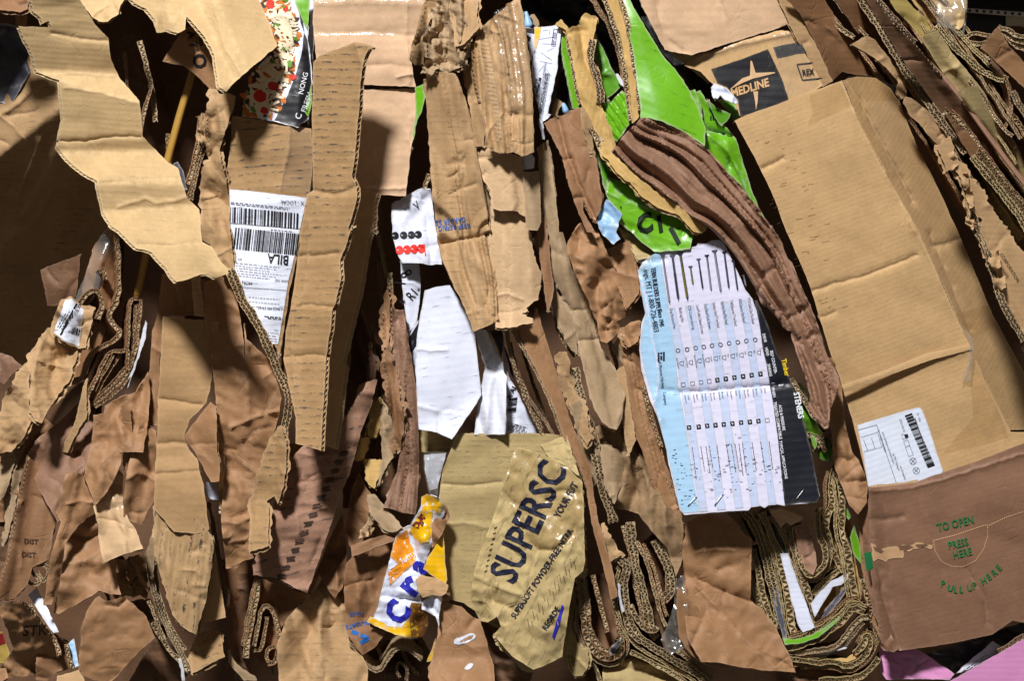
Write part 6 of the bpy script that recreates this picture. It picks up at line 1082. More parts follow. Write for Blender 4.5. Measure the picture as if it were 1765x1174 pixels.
for i, s in enumerate(('d2 480,800 530,880 570,960 640,1040', 'd2 560,1080 620,1100 660,1174', 'd2 600,1174 640,1080 690,1090', 'd2 630,1174 660,1110 700,1174')):
    ribbon('cardboard_edge', s, 2-4*i, 8, 70, TAUP, ('frayed grey edge right beside the black band', 'crumpled grey edge below the frayed one', 'short bent grey edge under the brown sash', 'lowest bent grey edge under the brown sash')[i], n=1, group='frayed grey edges beside the black band', wave=7)
# ------------------------------------------------------------------ big tan box
bb = empty('cardboard_box', 'big flattened tan box with clear tape and a white label, at the right', 'box', 1550, 450, 10)
p = S('front_panel', 'f 1266,208 1285,198 1330,183 1390,160 1452,138 1482,215 1530,305 1582,395 1640,528 1674,600 1600,612 1530,640 1453,668 1432,610 1395,490 1350,385 1330,330 1300,270', 30, BIGB, parent=bb, t=6, h=7, uva=20, tilt=(0, .04), bends=[(1275, 220, 1460, 145, -.05), (1500, 140, 1690, 600, -.2)], creases=[(P('d2 575,362 700,320 860,280 1120,175'), -4, 3), (P('d1 320,860 380,830 440,800'), -4, 3), (P('d2 630,490 700,465'), -3, 3), (P('d1 800,560 900,740 1100,1174'), 4, 4), (P('d2 1080,0 1320,470'), 4, 4)], crum=[(2, 90, 20, 2, 260)], rag=.6)
decal(p, 'tape', QP('m1', '1230,650 1560,510 1620,640 1680,760 1400,900 1205,995 1225,920 1270,840 1240,740'), FILMT, .9, uva=20)
decal(p, 'tape', 'f 1452,140 1480,150 1545,300 1600,400 1660,530 1690,590 1674,600 1640,528 1582,395 1530,305 1482,215', FILMT, .9, uva=60)
it = []
rs3 = random.Random(9)
for k in range(16):
    x = 1292+k*6.2; y = 240+k*21
    for j in range(7):
        if rs3.random() < .4: a = rs3.uniform(0, 80); b = rs3.uniform(-10, 10); it.append(quadstrip((x+a, y-a*.36+b), (x+a+rs3.uniform(4, 14), y-a*.36+b-rs3.uniform(1, 4)), .5))
conform(p, 'rub_marks', *join2d(it), inkm('rub_brown', (104, 78, 48), .35), .9)
p2 = S('side_panel', 'f 1453,138 1480,131 1510,134 1536,152 1556,190 1580,250 1620,330 1660,420 1710,540 1775,660 1775,740 1740,742 1700,660 1674,600 1640,528 1582,395 1530,305 1482,215', 26, BIGB, parent=bb, t=6, h=7, uva=60, tilt=(-.55, .0), at=(1470, 180), creases=[(P('d2 1200,130 1350,95'), -4, 4), (P('d1 750,390 830,510 960,760 1100,1020'), -7, 3), (P('d2 1180,60 1390,560'), -5, 3)], crum=[(2, 90, 60, 2, 261)], rag=.6)
decal(p2, 'tape', 'd1 770,385 880,380 1000,430 1020,510 860,510 800,440', FILMT, .9, uva=60)
decal(p2, 'tape', 'd1 860,508 1005,515 1050,700 1055,860 1000,900 900,650', FILM, 1.2, uva=60)
decal(p2, 'tape', 'd2 1310,470 1480,425 1510,540 1400,590 1370,560', FILMT, .9, uva=20)
lp = S('lower_panel', 'f 1453,670 1530,642 1600,614 1674,601 1700,660 1742,745 1775,745 1775,770 1700,800 1625,830 1500,850 1488,800 1472,735', 30, BIGB, parent=bb, t=6, h=7, uva=20, tilt=(0, .05), creases=[(P('d2 760,840 900,800 1370,650'), 5, 4)], bends=[(1670, 600, 1745, 800, -.25)], crum=[(2, 90, 20, 2, 262)], rag=.6)
decal(lp, 'tape', 'd2 1380,640 1440,700 1500,880 1580,1100 1300,1174 1250,1174 1400,1000', FILMT, .9, uva=20)
S('folded_rim', 'f 1450,664 1520,640 1600,608 1672,594 1676,602 1600,622 1530,648 1456,676', 38, BIGB, parent=bb, flute=False, t=3, uva=20, tilt=(0, .3), bends=[(1452, 668, 1674, 598, -.6)], rag=.4)
S('tape_end', 'd2 1330,520 1395,590 1405,625 1400,720 1390,825 1355,810 1340,820 1370,720 1385,640 1370,580', 36, FILMP, parent=bb, flute=False, t=.6, crum=[(4, 14, 80, 2, 263)])
it = []
q = decal(lp, 'label', QP('k1', '55,315 300,240 600,150 800,95 850,95 880,130 960,340 1060,660 1140,890 1100,1000 200,1140 130,700'), WLABC, 1.3, uva=20, rag=.15)
def K(x, y): return Q('k1', x, y)
bars(q, K(655, 195), (40, 91), (12.5, -4.5), IBLK, 11, wmin=.9, wmax=2.6)
it = [quadstrip(K(70, 375), K(300, 312), .7), quadstrip(K(300, 312), K(550, 1050), .8), quadstrip(K(100, 470), K(310, 405), .6), quadstrip(K(310, 405), K(365, 595), .6), quadstrip(K(140, 650), K(365, 595), .6), quadstrip(K(135, 500), K(190, 640), .8), quadstrip(K(235, 480), K(280, 610), .8)]
for c in ((760, 770), (800, 890)): it += ringat(K(*c), 5.6, .7, 18); x, y = K(*c); it += [quadstrip((x-3.2, y-3.2), (x+3.2, y+3.2), .7), quadstrip((x+3.2, y-3.2), (x-3.2, y+3.2), .7)]
for a in ([(640, 520), (695, 500), (720, 570), (665, 590)], [(665, 590), (715, 570), (765, 690), (705, 712)], [(615, 430), (660, 435), (690, 475), (630, 495)]): it += [quadstrip(K(*a[i]), K(*a[(i+1) % 4]), .6) for i in range(4)]
conform(q, 'symbols', *join2d(it), IGRY, 1.3)
conform(q, 'symbols', *sq(K(677, 452), 3, -.3), IBLK, 1.4)
text(q, [('2021-05-01', *K(585, 240), 5.2, -72), ('HASTUV-CIB11 - G', *K(425, 650), 5.4, 108, dict(sx=.9)), ('stures and distances of minimum values', *K(365, 400), 5.2, -70.5, dict(sx=.7)), ('by TK1 Testing at', *K(500, 680), 5.2, -70.5, dict(sx=.8)), ('ion Complies', *K(590, 830), 5.2, -70.5, dict(sx=.9)), ('D - May', *K(805, 165), 4.8, -70)], IGRY, 'lettering', 1.3)
microlines(q, K(785, 225), (29, 85), (0, 0), 1, IGRY, 12, w=1.6, gap=(6, 14))
# ------------------------------------------------------------------ starred box
mb = empty('cardboard_box', 'tan box with a black square and bare four pointed star, behind the big tan box', 'box', 1290, 90, 0)
S('top_panel', 'd1 -290,-25 405,-25 440,50 470,118 420,140 250,190 80,245 -20,275 -80,270 -160,250 -200,170 -260,60', 8, PINK, parent=mb, t=5, tilt=(.03, -.1), creases=[(P('d1 110,-20 150,90'), 3, 4), (P('d1 -200,20 -150,200 -60,260'), -6, 6)], crum=[(2.5, 60, 10, 2, 270)], bends=[(1120, 30, 1180, 95, -.4)])
p = S('front_panel', 'd1 -20,282 80,255 250,200 430,150 480,160 510,200 570,300 640,430 600,460 460,510 230,600 180,500 90,430 20,360 -60,330', 10, BIGB, parent=mb, t=5, uva=75, tilt=(.02, .1), creases=[(P('d1 0,290 250,215 490,165'), 5, 4)], crum=[(2.5, 50, 15, 2, 271)])
decal(p, 'black_square', QP('m1', '162,370 480,265 780,150 850,300 930,470 1005,695 800,790 480,890 450,700 330,560 230,520'), BLKP, .8)
star = QP('m1', '590,278 605,280 645,410 850,402 860,412 690,455 620,470 500,520 370,590 375,580 500,470 585,440')
decal(p, 'star_print', star, kraft('bare_kraft', (206, 164, 114), .1, 9, .05), 1.5, rag=0, h=4); decal(p, 'star_print', QP('m1', '620,612 672,610 668,720 650,815 640,720'), kraft('bare_kraft', (206, 164, 114)), 1.5, rag=0, h=4)
text(p, [('MEDLINE', *Q('m1', 385, 675), 19.5, 17, dict(bold=.035, sx=.86, shear=.15))], inkm('bare_ink', (206, 164, 114), .05), 'lettering', 1.7)
decal(p, 'black_bar', QP('m1', '835,130 950,105 1110,80 1150,100 1200,190 1100,200 960,235 880,248'), BLKP, 1.0)
it = [quadstrip(Q('m1', 1095, 318), Q('m1', 1270, 300), 2.4), quadstrip(Q('m1', 1095, 318), Q('m1', 1155, 490), 2.4), quadstrip(Q('m1', 1155, 490), Q('m1', 1370, 468), 2.4)]
conform(p, 'frame', *join2d(it), IBLK, 1.2); text(p, [('REX', *Q('m1', 1155, 440), 14, 8, dict(bold=.03, sx=.8))], IBLK, 'lettering', 2.6)
decal(p, 'tape', 'd1 385,215 480,160 520,210 620,430 470,500 430,380', FILMW, 2.0, uva=70); decal(p, 'tape', 'd1 -20,285 250,205 480,150 495,175 260,235 0,320', FILMW, 1.6, uva=15)
S('side_flap', 'd1 405,-25 500,-25 540,60 600,210 690,408 640,440 570,300 510,200 480,140 440,50', 4, TAN, parent=mb, t=5, tilt=(-.5, 0), crum=[(3, 40, 60, 3, 272)])
S('lower_edge', 'd1 -160,250 -80,272 -20,280 60,330 100,400 60,420 0,370 -80,310', 2, OLIV, parent=mb, t=4, tilt=(0, -.3), crum=[(4, 24, 40, 2, 273)])
# ------------------------------------------------------------------ brown carton with green print
op = empty('carton', 'dark brown carton with green opening instructions, at the lower right', 'carton', 1640, 960, 55)
p = S('front', 'd3 872,190 890,195 960,188 1060,178 1120,165 1200,135 1400,70 1560,10 1700,-45 1700,890 1600,870 1500,940 1350,975 1200,1000 1100,1015 1020,1025 960,1018 930,900 900,740 880,600 878,480 882,330', 58, OPEN, parent=op, t=5, h=6.5, uva=15, tilt=(.0, .03), bends=[(1500, 850, 1515, 1110, -.45), (1520, 850, 1545, 1110, .4), (1580, 835, 1600, 900, .15)], creases=[(P('d3 880,215 1100,200 1300,140 1658,25'), 3, 3), (P('d3 1370,620 1460,750 1475,890'), -5, 5), (P('d3 930,620 950,760 1030,1010'), -8, 5), (P('d3 890,360 980,355 1050,345'), -4, 5)], crum=[(2, 70, 15, 2, 280)], rag=.6)
dot = lambda s, n, w=2.0: [quadstrip(a, b, w) for a, b in (lambda q: [(q[i], q[i]+(q[i+1]-q[i])*.62) for i in range(len(q)-1)])(resample(P(s), n, False))]
TEAR = kraft('torn_kraft', (206, 160, 112), .1, 9, 0)
conform(p, 'perforation', *join2d(dot('d3 1200,465 1300,440 1465,385 1480,390 1560,350 1658,318', 4)+dot('d3 1200,470 1210,520 1240,570 1290,595 1350,598 1410,570 1455,510 1475,440 1475,390', 4, 1.8)), TEAR, .9)
decal(p, 'torn_opening', 'd3 885,480 910,490 930,510 1000,495 1080,485 1140,475 1195,490 1190,505 1130,500 1090,515 1050,520 1045,555 1000,550 960,575 920,560 900,570 890,540', TEAR, 1.0, torn=2, h=3)
decal(p, 'painted_hole', 'd3 1020,492 1080,487 1100,500 1060,515 1030,512', BRND, 1.5, h=3); decal(p, 'painted_hole', 'd3 1110,485 1160,482 1175,492 1120,500', BRND, 1.5, h=3); decal(p, 'painted_hole', 'd3 895,495 925,500 950,520 935,530 905,515', BRND, 1.5, h=3)  # flat dark patches painted on for the darkness inside the tears
text(p, [('TO OPEN', *P('d3 1222,420')[0], 19.5, 13, dict(bold=.02, sx=.78)), ('PRESS', *P('d3 1278,510')[0], 18.5, 13, dict(bold=.02, sx=.76)), ('HERE', *P('d3 1302,558')[0], 18.5, 13, dict(bold=.02, sx=.78))], IGRN, 'lettering', 1.0)
wds = [('P', 1237, 700, 25-28), ('U', 1268, 718, -14), ('L', 1300, 728, -8), ('L', 1330, 728, -2), ('U', 1372, 722, 8), ('P', 1402, 712, 14), ('H', 1448, 690, 26), ('E', 1480, 668, 32), ('R', 1508, 648, 38), ('E', 1535, 622, 44)]
text(p, [(c, *P('d3 %d,%d' % (x, y))[0], 16.5, a, dict(bold=.025, sx=.85)) for c, x, y, a in wds], IGRN, 'lettering', 1.0)
S('folded_side', 'd3 845,330 872,250 882,335 878,480 882,600 905,740 932,900 962,1018 985,1020 940,960 905,850 870,720 850,620 842,480', 40, OPEN, parent=op, flute=False, t=4, tilt=(.7, 0), crum=[(4, 22, 80, 3, 282)])
decal(bpy.data.objects[op.children[-1].name], 'green_print', 'd3 848,530 885,520 895,600 862,625', IGRN, 1.0)
S('crushed_corner', 'd3 930,900 980,930 1030,1010 1000,1030 950,1020 935,1000', 62, OPEN, parent=op, flute=False, t=3, torn=1, crum=[(5, 18, 60, 2, 283)])
S('inner_lip', 'd3 872,185 960,178 1060,168 1120,155 1125,172 1060,184 960,194 885,200', 52, KCOL2, parent=op, flute=False, t=2)
S('cardboard_strip', 'd3 815,335 850,300 860,400 850,560 860,640 895,800 930,960 900,900 860,800 850,660 836,600 830,480', 20, BRN, 'narrow brown board edge with a green stripe left of the brown carton', 'cardboard', t=4, tilt=(.5, 0), crum=[(3, 24, 80, 3, 284)])
# ------------------------------------------------------------------ brown bag at the foot of the sign
S('brown_bag', 'c3 1100,610 1110,450 1125,370 1180,345 1240,330 1300,355 d3 60,325 130,352 200,400 282,456 278,600 274,772 328,805 370,860 402,902 440,985 470,1040 505,1135 440,1128 330,1120 210,1105 100,1080 c3 1200,1080 1130,960 1110,800', 44, BRN, 'flat folded brown paper bag under the lower left corner of the sign', 'paper bag', flute=False, t=3, h=5, tilt=(0, .05), bends=[(1185, 995, 1300, 1040, .25), (1195, 1020, 1345, 1160, .35)], creases=[(P('d3 0,660 130,720 275,775'), -7, 4), (P('d3 0,690 130,830 260,980 400,1110'), 4, 4), (P('d3 0,520 100,505 190,515'), 4, 4), (P('d3 20,460 60,560'), 3, 5)], crum=[(3.5, 50, 30, 2, 290), (1.5, 16, 0, 1, 291)])
S('brown_bag', 'd3 -90,700 0,800 60,940 140,1050 212,1098 160,1120 60,1100 -20,1050 -80,960 -100,800', 60, BRN, 'long rolled brown paper edge in front of the flat brown bag', 'paper bag', flute=False, t=3, tilt=(-.4, .1), bends=[(1180, 1020, 1250, 1150, .9)], crum=[(3, 28, 60, 3, 292)])
# ------------------------------------------------------------------ corrugated layers below the sign
GG = 'corrugated layers folded below the sign'
for i, (s, t, n, d, m, lab) in enumerate((
    ('d3 165,320 205,350 250,420 285,480', 9, 1, -6, OLIV, 'short corrugated edge at the left under the sign'),
    ('d3 245,320 290,370 330,470 370,620 400,760 432,900', 15, 2, 6, OLIV, 'thick double corrugated edge under the sign, left of the white slip'),
    ('d3 335,320 370,420 410,500 440,620 465,760 490,940 515,965', 13, 1, 14, OLIV, 'corrugated edge with big open flutes left of the white slip'),
    ('d3 285,510 310,600 340,760 375,850 420,910', 10, 1, 0, OLIV, 'outer corrugated edge beside the flat brown bag'),
    ('d3 275,640 300,720 340,830 390,900', 9, 1, -10, OLIV, 'dim corrugated edge hidden beside the flat brown bag'),
    ('d3 375,310 420,350 470,430 500,540 545,660 580,780 612,905', 11, 1, 22, TAUP, 'tall pale edge right beside the white slip'),
    ('d3 500,395 512,470 525,560 545,620 590,655 640,600 658,540 640,470 615,420 612,320', 10, 1, 30, OLIV, 'U shaped corrugated edge round the rosy brown board'),
    ('d3 700,100 680,180 690,280 660,340 650,420 690,520 720,580 750,620', 12, 1, 10, OLIV, 'crooked corrugated edge with golden filling below the sign corner'),
    ('d3 705,110 735,190 740,320 735,420 760,500 780,600 795,700 805,800 840,820', 12, 1, 18, OLIV, 'long corrugated edge right of the crooked one'),
    ('d3 590,740 640,680 700,630 760,600', 9, 1, 8, OLIV, 'short slanted corrugated edge above the white triangle'),
    ('d3 830,800 780,770 740,830 660,890 580,935 500,965 445,985', 10, 1, 34, OLIV, 'curved corrugated edge over the green sliver'),
    ('d3 850,830 800,800 740,870 660,940 560,985 460,1010', 12, 1, 40, OLIV, 'wide curved corrugated edge under the green sliver'),
    ('d3 460,1030 540,1035 640,1020 720,1000 790,900 830,860 870,850', 9, 1, 38, TAUP, 'pale curved edge below the white glossy strip'),
    ('d3 470,1060 600,1085 700,1075 760,1110 850,1060 890,980 860,940 850,990 800,1040', 10, 1, 34, OLIV, 'wavy corrugated edge folded back at the bottom'),
    ('d3 500,1090 600,1085 700,1090 760,1105 800,1090 870,1030 905,960 905,880 870,870 840,960', 7, 1, 24, TAUP, 'thin wavy edge bent round at the lower right of the layers'),
    ('d3 620,1174 760,1174 860,1140 925,1060', 10, 1, 30, OLIV, 'lowest corrugated edge at the bottom beside the pink foam'),
    ('d3 840,660 860,720 885,800 870,850', 10, 1, 26, TAUP, 'crushed pale edge beside the narrow brown strip'))):
    ribbon('cardboard_edge', s, d, t, 110, m, lab, n=n, group=GG, wave=5, drift=(4, -8), lam=None, linerw=1.5)
    if len(s) > 50:
        b_ = chaikin(P(s), 1, False); b_ = b_+normals(b_, False)*(t*.62+3.5); k_ = len(b_); b_ = b_[int(k_*.08):int(k_*.9)]
        ribbon('cardboard_edge', b_, d-7, 5, 110, (TAUP, BRN, OLIV)[i % 3], 'thin layer hugging the '+lab, n=1, group=GG, wave=6)
S('white_slip', 'd3 425,530 465,528 500,640 540,740 600,905 585,915 540,930 512,885 480,760', 26, WHTP, 'long white slip standing between the corrugated layers under the sign', 'paper', t=5, tilt=(.1, .1))
S('dark_sheet', 'd3 310,315 370,320 420,440 460,525 428,530 400,440 350,380', 4, BLKP, 'black printed board strip above the white slip', 'carton', flute=False, t=2, tilt=(.3, .1))
S('grey_slip', 'd3 335,460 370,540 420,740 462,960 440,965 400,820 360,640', 2, GREYP, 'grey coated board slip left of the white slip', 'carton', flute=False, t=2, tilt=(.3, .1))
for i, (s, d) in enumerate((('d3 505,500 560,600 640,740 700,640 700,900 560,960 480,960 420,700', -40), ('d3 700,140 760,300 800,500 840,800 760,820 700,600 640,440', -24))):
    S('golden_board', s, d, GOLD, ('golden board face deep between the corrugated layers', 'golden board face behind the long corrugated edge')[i], 'cardboard', t=4, tilt=(.2, .1), crum=[(5, 30, 60, 2, 293+i)])
S('cardboard_strip', 'd3 370,310 430,305 500,325 535,355 500,375 480,392 455,375 430,400 400,350', 36, PINK, 'rosy board flap bent under the lower edge of the sign', 'cardboard', t=4, tilt=(0, -.2), crum=[(3, 24, 20, 2, 295)], torn=1)
S('cardboard_strip', 'd3 495,395 530,385 562,376 575,420 590,480 602,520 612,590 590,640 560,615 530,590 515,520', 30, SCUF, 'rosy brown board tongue inside the U shaped corrugated edge', 'cardboard', t=5, tilt=(.2, .05), bends=[(1380, 905, 1400, 980, -.5)], crum=[(4, 20, 80, 3, 296)])
S('white_slip', 'd3 578,785 620,730 680,672 740,640 772,632 775,655 735,690 690,700 650,770 600,852', 22, WHTP, 'white folded paper triangle below the U shaped edge', 'paper', flute=False, t=2, tilt=(-.2, .2))
S('white_slip', 'd3 610,860 700,760 775,670 772,700 720,780 640,880 610,900', 12, GREYP, 'paper fold under the white triangle, its shade painted grey', 'paper', flute=False, t=2, crum=[(3, 14, 40, 2, 4)])  # white paper, coloured grey to stand for its shade
S('green_board', 'd3 435,958 500,965 580,945 660,895 735,842 700,890 620,955 540,985 450,992', 44, GREEN, 'curved green board sliver low between the corrugated layers', 'cardboard', flute=False, t=3, tilt=(0, .3))
S('white_slip', 'd3 560,1040 640,1020 740,985 780,930 800,960 760,1010 660,1040', 30, WHTP, 'glossy white strip between the lowest corrugated layers', 'paper', flute=False, t=2, tilt=(0, .4), crum=[(3, 18, 20, 3, 297)])
S('golden_board', 'd3 640,1060 760,1060 800,1035 840,1000 820,1060 760,1080 680,1075', 26, GOLD, 'golden sliver between the lowest corrugated layers', 'cardboard', t=3, tilt=(0, .5))
S('brown_sack', 'd3 470,1070 560,1090 760,1110 750,1174 760,1200 500,1200 440,1130', 2, BRND, 'dark brown paper under the lowest corrugated layers', 'paper sack', flute=False, t=2, crum=[(6, 30, 10, 2, 298)])
S('green_board', 'd3 728,245 745,260 785,345 770,360 740,322', 8, GREEN, 'small green tab between the crooked edge and the brown column', 'cardboard', flute=False, t=2)
S('green_board', 'd3 775,450 800,385 825,470 838,560 845,600 800,540', 10, GREEN, 'bright green patch right of the long corrugated edge', 'cardboard', flute=False, t=2)
# ------------------------------------------------------------------ centre bottom folds
GH = 'folded corrugated layers at the bottom, right of the olive box'
for i, (s, t, n, d, m, lab) in enumerate((
    ('c3 585,660 595,800 610,940 650,1020 720,1070 770,1060 800,1010 795,950 770,975', 11, 1, 24, BRN2, 'outer U fold of corrugated board at the bottom'),
    ('c3 610,660 625,800 635,930 680,1000 740,1030 765,1000', 9, 1, 18, BRN2, 'inner U fold of corrugated board at the bottom'),
    ('c3 790,560 830,600 800,700 820,850 860,940 960,1010 1080,1080 1200,1150 1240,1200', 16, 2, 30, TAUP, 'long double edge sweeping along the bottom to the brown bag'),
    ('c3 840,370 850,480 880,640 920,780 945,930 975,960', 16, 2, 22, TAUP, 'tall double corrugated edge left of the clear plastic'),
    ('c3 965,460 1010,540 1040,640 1045,720 1010,770', 15, 2, 26, TAUP, 'curved double corrugated edge right above the clear plastic'),
    ('c3 800,390 830,480 850,620 880,760 920,920', 7, 1, 16, BRN2, 'thin white rimmed edge left of the tall double one'),
    ('c3 840,790 870,860 920,920 960,925 975,900', 10, 1, 36, TAUP, 'hooked corrugated edge in the heart of the folds'),
    ('c3 870,470 920,560 960,700 1000,860 1020,900', 6, 1, 30, KCOL, 'straight pale board edge in the heart of the folds'),
    ('c3 905,480 950,570 985,700 1025,850', 6, 1, 24, BRN2, 'brown board edge beside the straight pale one'),
    ('c3 650,640 680,760 710,850 725,930', 8, 1, 20, BRN2, 'ragged brown edge inside the U fold'),
    ('c3 730,640 760,760 770,850 790,950', 8, 1, 14, BRN2, 'dark ragged edge inside the U fold'),
    ('c3 840,1030 950,1080 1080,1150 1140,1200', 8, 1, 34, OLIV, 'olive edge running along the very bottom'),
    ('c3 1080,1020 1150,1080 1220,1130 1260,1174', 9, 1, 16, TAUP, 'short edge running under the flat brown bag'),
    ('c3 640,1080 680,1130 690,1200', 6, 1, 20, OLIV, 'short olive edge at the bottom below the U fold'))):
    ribbon('cardboard_edge', s, d, t, 110, m, lab, n=n, group=GH, wave=5, lam=(10.5 if t > 12 else None), linerw=1.5, flutew=1.4)
    if len(s) > 50:
        b_ = chaikin(P(s), 1, False); b_ = b_+normals(b_, False)*(t*.62+3.5); k_ = len(b_); b_ = b_[int(k_*.08):int(k_*.9)]
        ribbon('cardboard_edge', b_, d-7, 5, 110, (TAUP, BRN, OLIV)[i % 3], 'thin layer hugging the '+lab, n=1, group=GH, wave=6)
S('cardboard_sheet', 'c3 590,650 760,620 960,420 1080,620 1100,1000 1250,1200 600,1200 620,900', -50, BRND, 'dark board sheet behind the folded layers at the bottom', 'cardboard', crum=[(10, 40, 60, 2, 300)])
S('cardboard_scrap', 'c3 690,380 710,370 740,450 770,520 800,540 770,560 735,590 715,500', 30, KCOL, 'torn pale tan board layer beside the long brown tube', 'cardboard', t=4, torn=2.5, tilt=(.2, .1), crum=[(5, 16, 70, 3, 301)])
S('cardboard_strip', 'c3 780,680 792,690 795,760 812,820 800,830 782,760', 36, WHTP, 'thin bluish white paper edge in the folds', 'paper', flute=False, t=2)
S('metal_foil', 'c3 735,1030 750,1000 780,970 795,950 790,990 765,1035 745,1045', 34, GREYP, 'crumpled shiny grey foil in the U fold', 'foil', flute=False, t=1.5, crum=[(5, 8, 30, 2, 302)])
S('plastic_film', 'c3 1072,652 1108,640 1130,780 1148,980 1110,1010 1050,1042 1010,1010 995,970 1030,880 1060,800', 58, FILMP, 'clear crinkled plastic bag corner hanging at the bottom centre', 'plastic film', flute=False, t=1, tilt=(.1, .1), bends=[(1168, 1000, 1160, 1120, .7)], crum=[(7, 20, 75, 2.5, 303), (3, 8, 20, 2, 304)])
S('cardboard_sheet', 'c3 700,1090 850,1060 1000,1120 1120,1174 1120,1200 700,1200', 10, OLIV, 'olive board lying at the very bottom under the sweeping edge', 'cardboard', t=4, tilt=(0, .6), crum=[(4, 40, 10, 3, 305)])
# ------------------------------------------------------------------ pink foam and neighbours
S('pink_foam', 'd3 925,1000 1000,1020 1100,1010 1160,1040 1230,1090 1310,1140 1280,1170 1180,1168 1080,1165 960,1170 930,1120', 6, PNKP, 'crumpled pink sheet under the brown carton', 'foam sheet', flute=False, t=2, tilt=(0, .3), crum=[(4, 40, 30, 2, 310)])
S('pink_foam', 'd3 1260,1190 1400,1110 1540,1030 1700,940 1700,1250 1260,1250', 62, PNKP, 'smooth pink foam panel in the bottom right corner', 'foam panel', flute=False, t=25, tilt=(0, .05))
S('paper_sheet', 'd3 1310,1140 1400,1060 1500,975 1560,1010 1540,1040 1420,1105', 2, WHTP, 'white printed leaflet between the pink sheet and the carton', 'paper', flute=False, t=1.5, tilt=(0, .4))
microlines(bpy.data.objects['paper_sheet'] if False else [o for o in COL.objects if o.get('label', '').startswith('white printed leaflet')][0], P('d3 1345,1130')[0], (48, -34), (18, 4), 5, IGRY, 5, w=1)
ribbon('cardboard_edge', 'd3 1530,1030 1580,1000 1640,960 1700,930', 44, 10, 60, TAUP, 'grey torn edge along the smooth pink foam', n=1)
S('dark_sheet', 'd3 1160,1040 1300,1000 1700,860 1700,960 1500,1050 1310,1140', -40, BLKP, 'plain black sheet in the gap above the pink foam', 'carton', flute=False, t=2, crum=[(6, 40, 20, 2, 311)])  # plain black sheet filling the gap
# ------------------------------------------------------------------ upper right: leaning stack
GU = 'leaning cardboard sheets at the upper right'
def lean(s, d, m, lab, tl=(-.5, -.3), cr=4, **kw): return S('cardboard_sheet', s, d, m, lab, 'cardboard', group=GU, tilt=tl, crum=[(cr, 50, 55, 3, int(abs(d))+7)], t=6, **kw)
lean('d1 440,-20 640,-20 690,60 700,100 790,190 805,200 770,225 870,270 1050,385 1010,480 900,385 800,375 740,360 690,410 600,210 520,60', -24, BRN2, 'dark brown leaning sheet directly behind the big tan box', tl=(-.4, -.3))
ribbon('cardboard_edge', 'd1 625,-20 665,60 695,105 750,160 800,190', -8, 7, 70, TAUP, 'pale cut edge at the top of the first leaning sheet', n=1)
lean('d1 690,-20 830,-20 900,120 1000,260 1150,490 1060,380 960,280 885,165 820,170 780,110', -30, BRN2, 'second leaning sheet in the upper right stack, mostly in shade')
ribbon('cardboard_edge', 'd1 690,-20 760,70 830,150 870,180', -14, 6, 60, TAUP, 'corrugated edge along the second leaning sheet', n=1)
S('cardboard_tube', 'd1 785,222 830,195 870,180 905,200 960,270 1005,330 1052,372 1062,420 1066,490 1040,500 1015,470 1020,410 960,340 900,290 840,255', 14, KCOL, 'bent tan board roll standing above the big tan box', 'cardboard', t=4, tilt=(-.3, -.1), bends=[(1500, 80, 1560, 140, .7), (1520, 75, 1562, 170, -.5)], creases=[(P('d1 1015,405 1055,375'), -8, 5)], crum=[(3, 24, 50, 3, 320)])
S('cardboard_tube', 'd1 1062,488 1090,500 1180,570 1292,692 1250,715 1240,748 1180,690 1125,622 1078,580 1050,520', 24, KCOL, 'smooth tan board roll sloping down to the torn flap', 'cardboard', t=4, tilt=(-.4, -.1), bends=[(1570, 170, 1640, 245, .8)], crum=[(3, 30, 50, 3, 321)])
p = S('cardboard_sheet', 'd1 1225,745 1245,715 1290,695 1300,760 1330,820 1370,860 1460,985 1520,1090 1570,1174 d2 1658,165 1700,260 1700,680 1640,580 1600,500 1555,420 1520,330 1500,240 1470,180 1445,90 1440,0 d1 1400,1060 1380,1120 1370,1010 1340,900 1300,850 1260,870 1250,800', 60, TAN, 'torn board flap with ragged honeycomb edge at the right', 'cardboard', t=6, tilt=(-.35, .02), at=(1650, 330), crum=[(3, 40, 60, 3, 322)], torn=3)
text(p, [('CORPORATION', *P('d2 1535,170')[0], 8, -58, {}), ('OSS MADE', *P('d2 1520,210')[0], 7, -58, {})], IBRN, 'lettering', 1.2)
for i, s in enumerate(('d1 1250,790 1300,760 1325,830 1300,870 1262,850', 'd1 1340,880 1370,870 1385,940 1360,960', 'd1 1360,980 1400,960 1410,1040 1380,1060', 'd1 1365,1120 1410,1110 1400,1160', 'd2 1360,5 1400,10 1420,40 1390,35', 'd2 1480,200 1530,150 1540,230 1510,250', 'd2 1500,290 1560,280 1570,340 1530,370 1510,350')):
    S('board_shred', s, 64-i, KCOL, ('large torn shred at the top of the honeycomb edge', 'curled shred under the large one', 'pale curled shred halfway down the honeycomb edge', 'pointed shred below the pale curled one', 'shred jutting left over the big tan box', 'fluffy shred on the lower honeycomb edge', 'lowest fluffy shred on the honeycomb edge')[i], 'cardboard', t=2, flute=False, torn=2.5, tilt=(-.2, .3), crum=[(6, 10, 40, 2, 330+i)], group='torn shreds along the honeycomb edge')
ribbon('cardboard_edge', 'd1 1290,740 1340,850 1375,960 1400,1080 1420,1174 d2 1440,80 1480,180 1510,290 1540,400 1600,510 1660,610', 54, 12, 60, TAUP, 'ragged honeycomb edge down the left side of the torn flap', n=2, wave=8, lam=8)
lean('d1 850,-20 900,-20 990,110 1110,225 1300,460 1480,690 1658,930 1700,1000 1700,1174 1600,1100 1400,800 1200,520 1010,250', -6, BRND, 'third leaning sheet, long and dark, in the upper right stack')
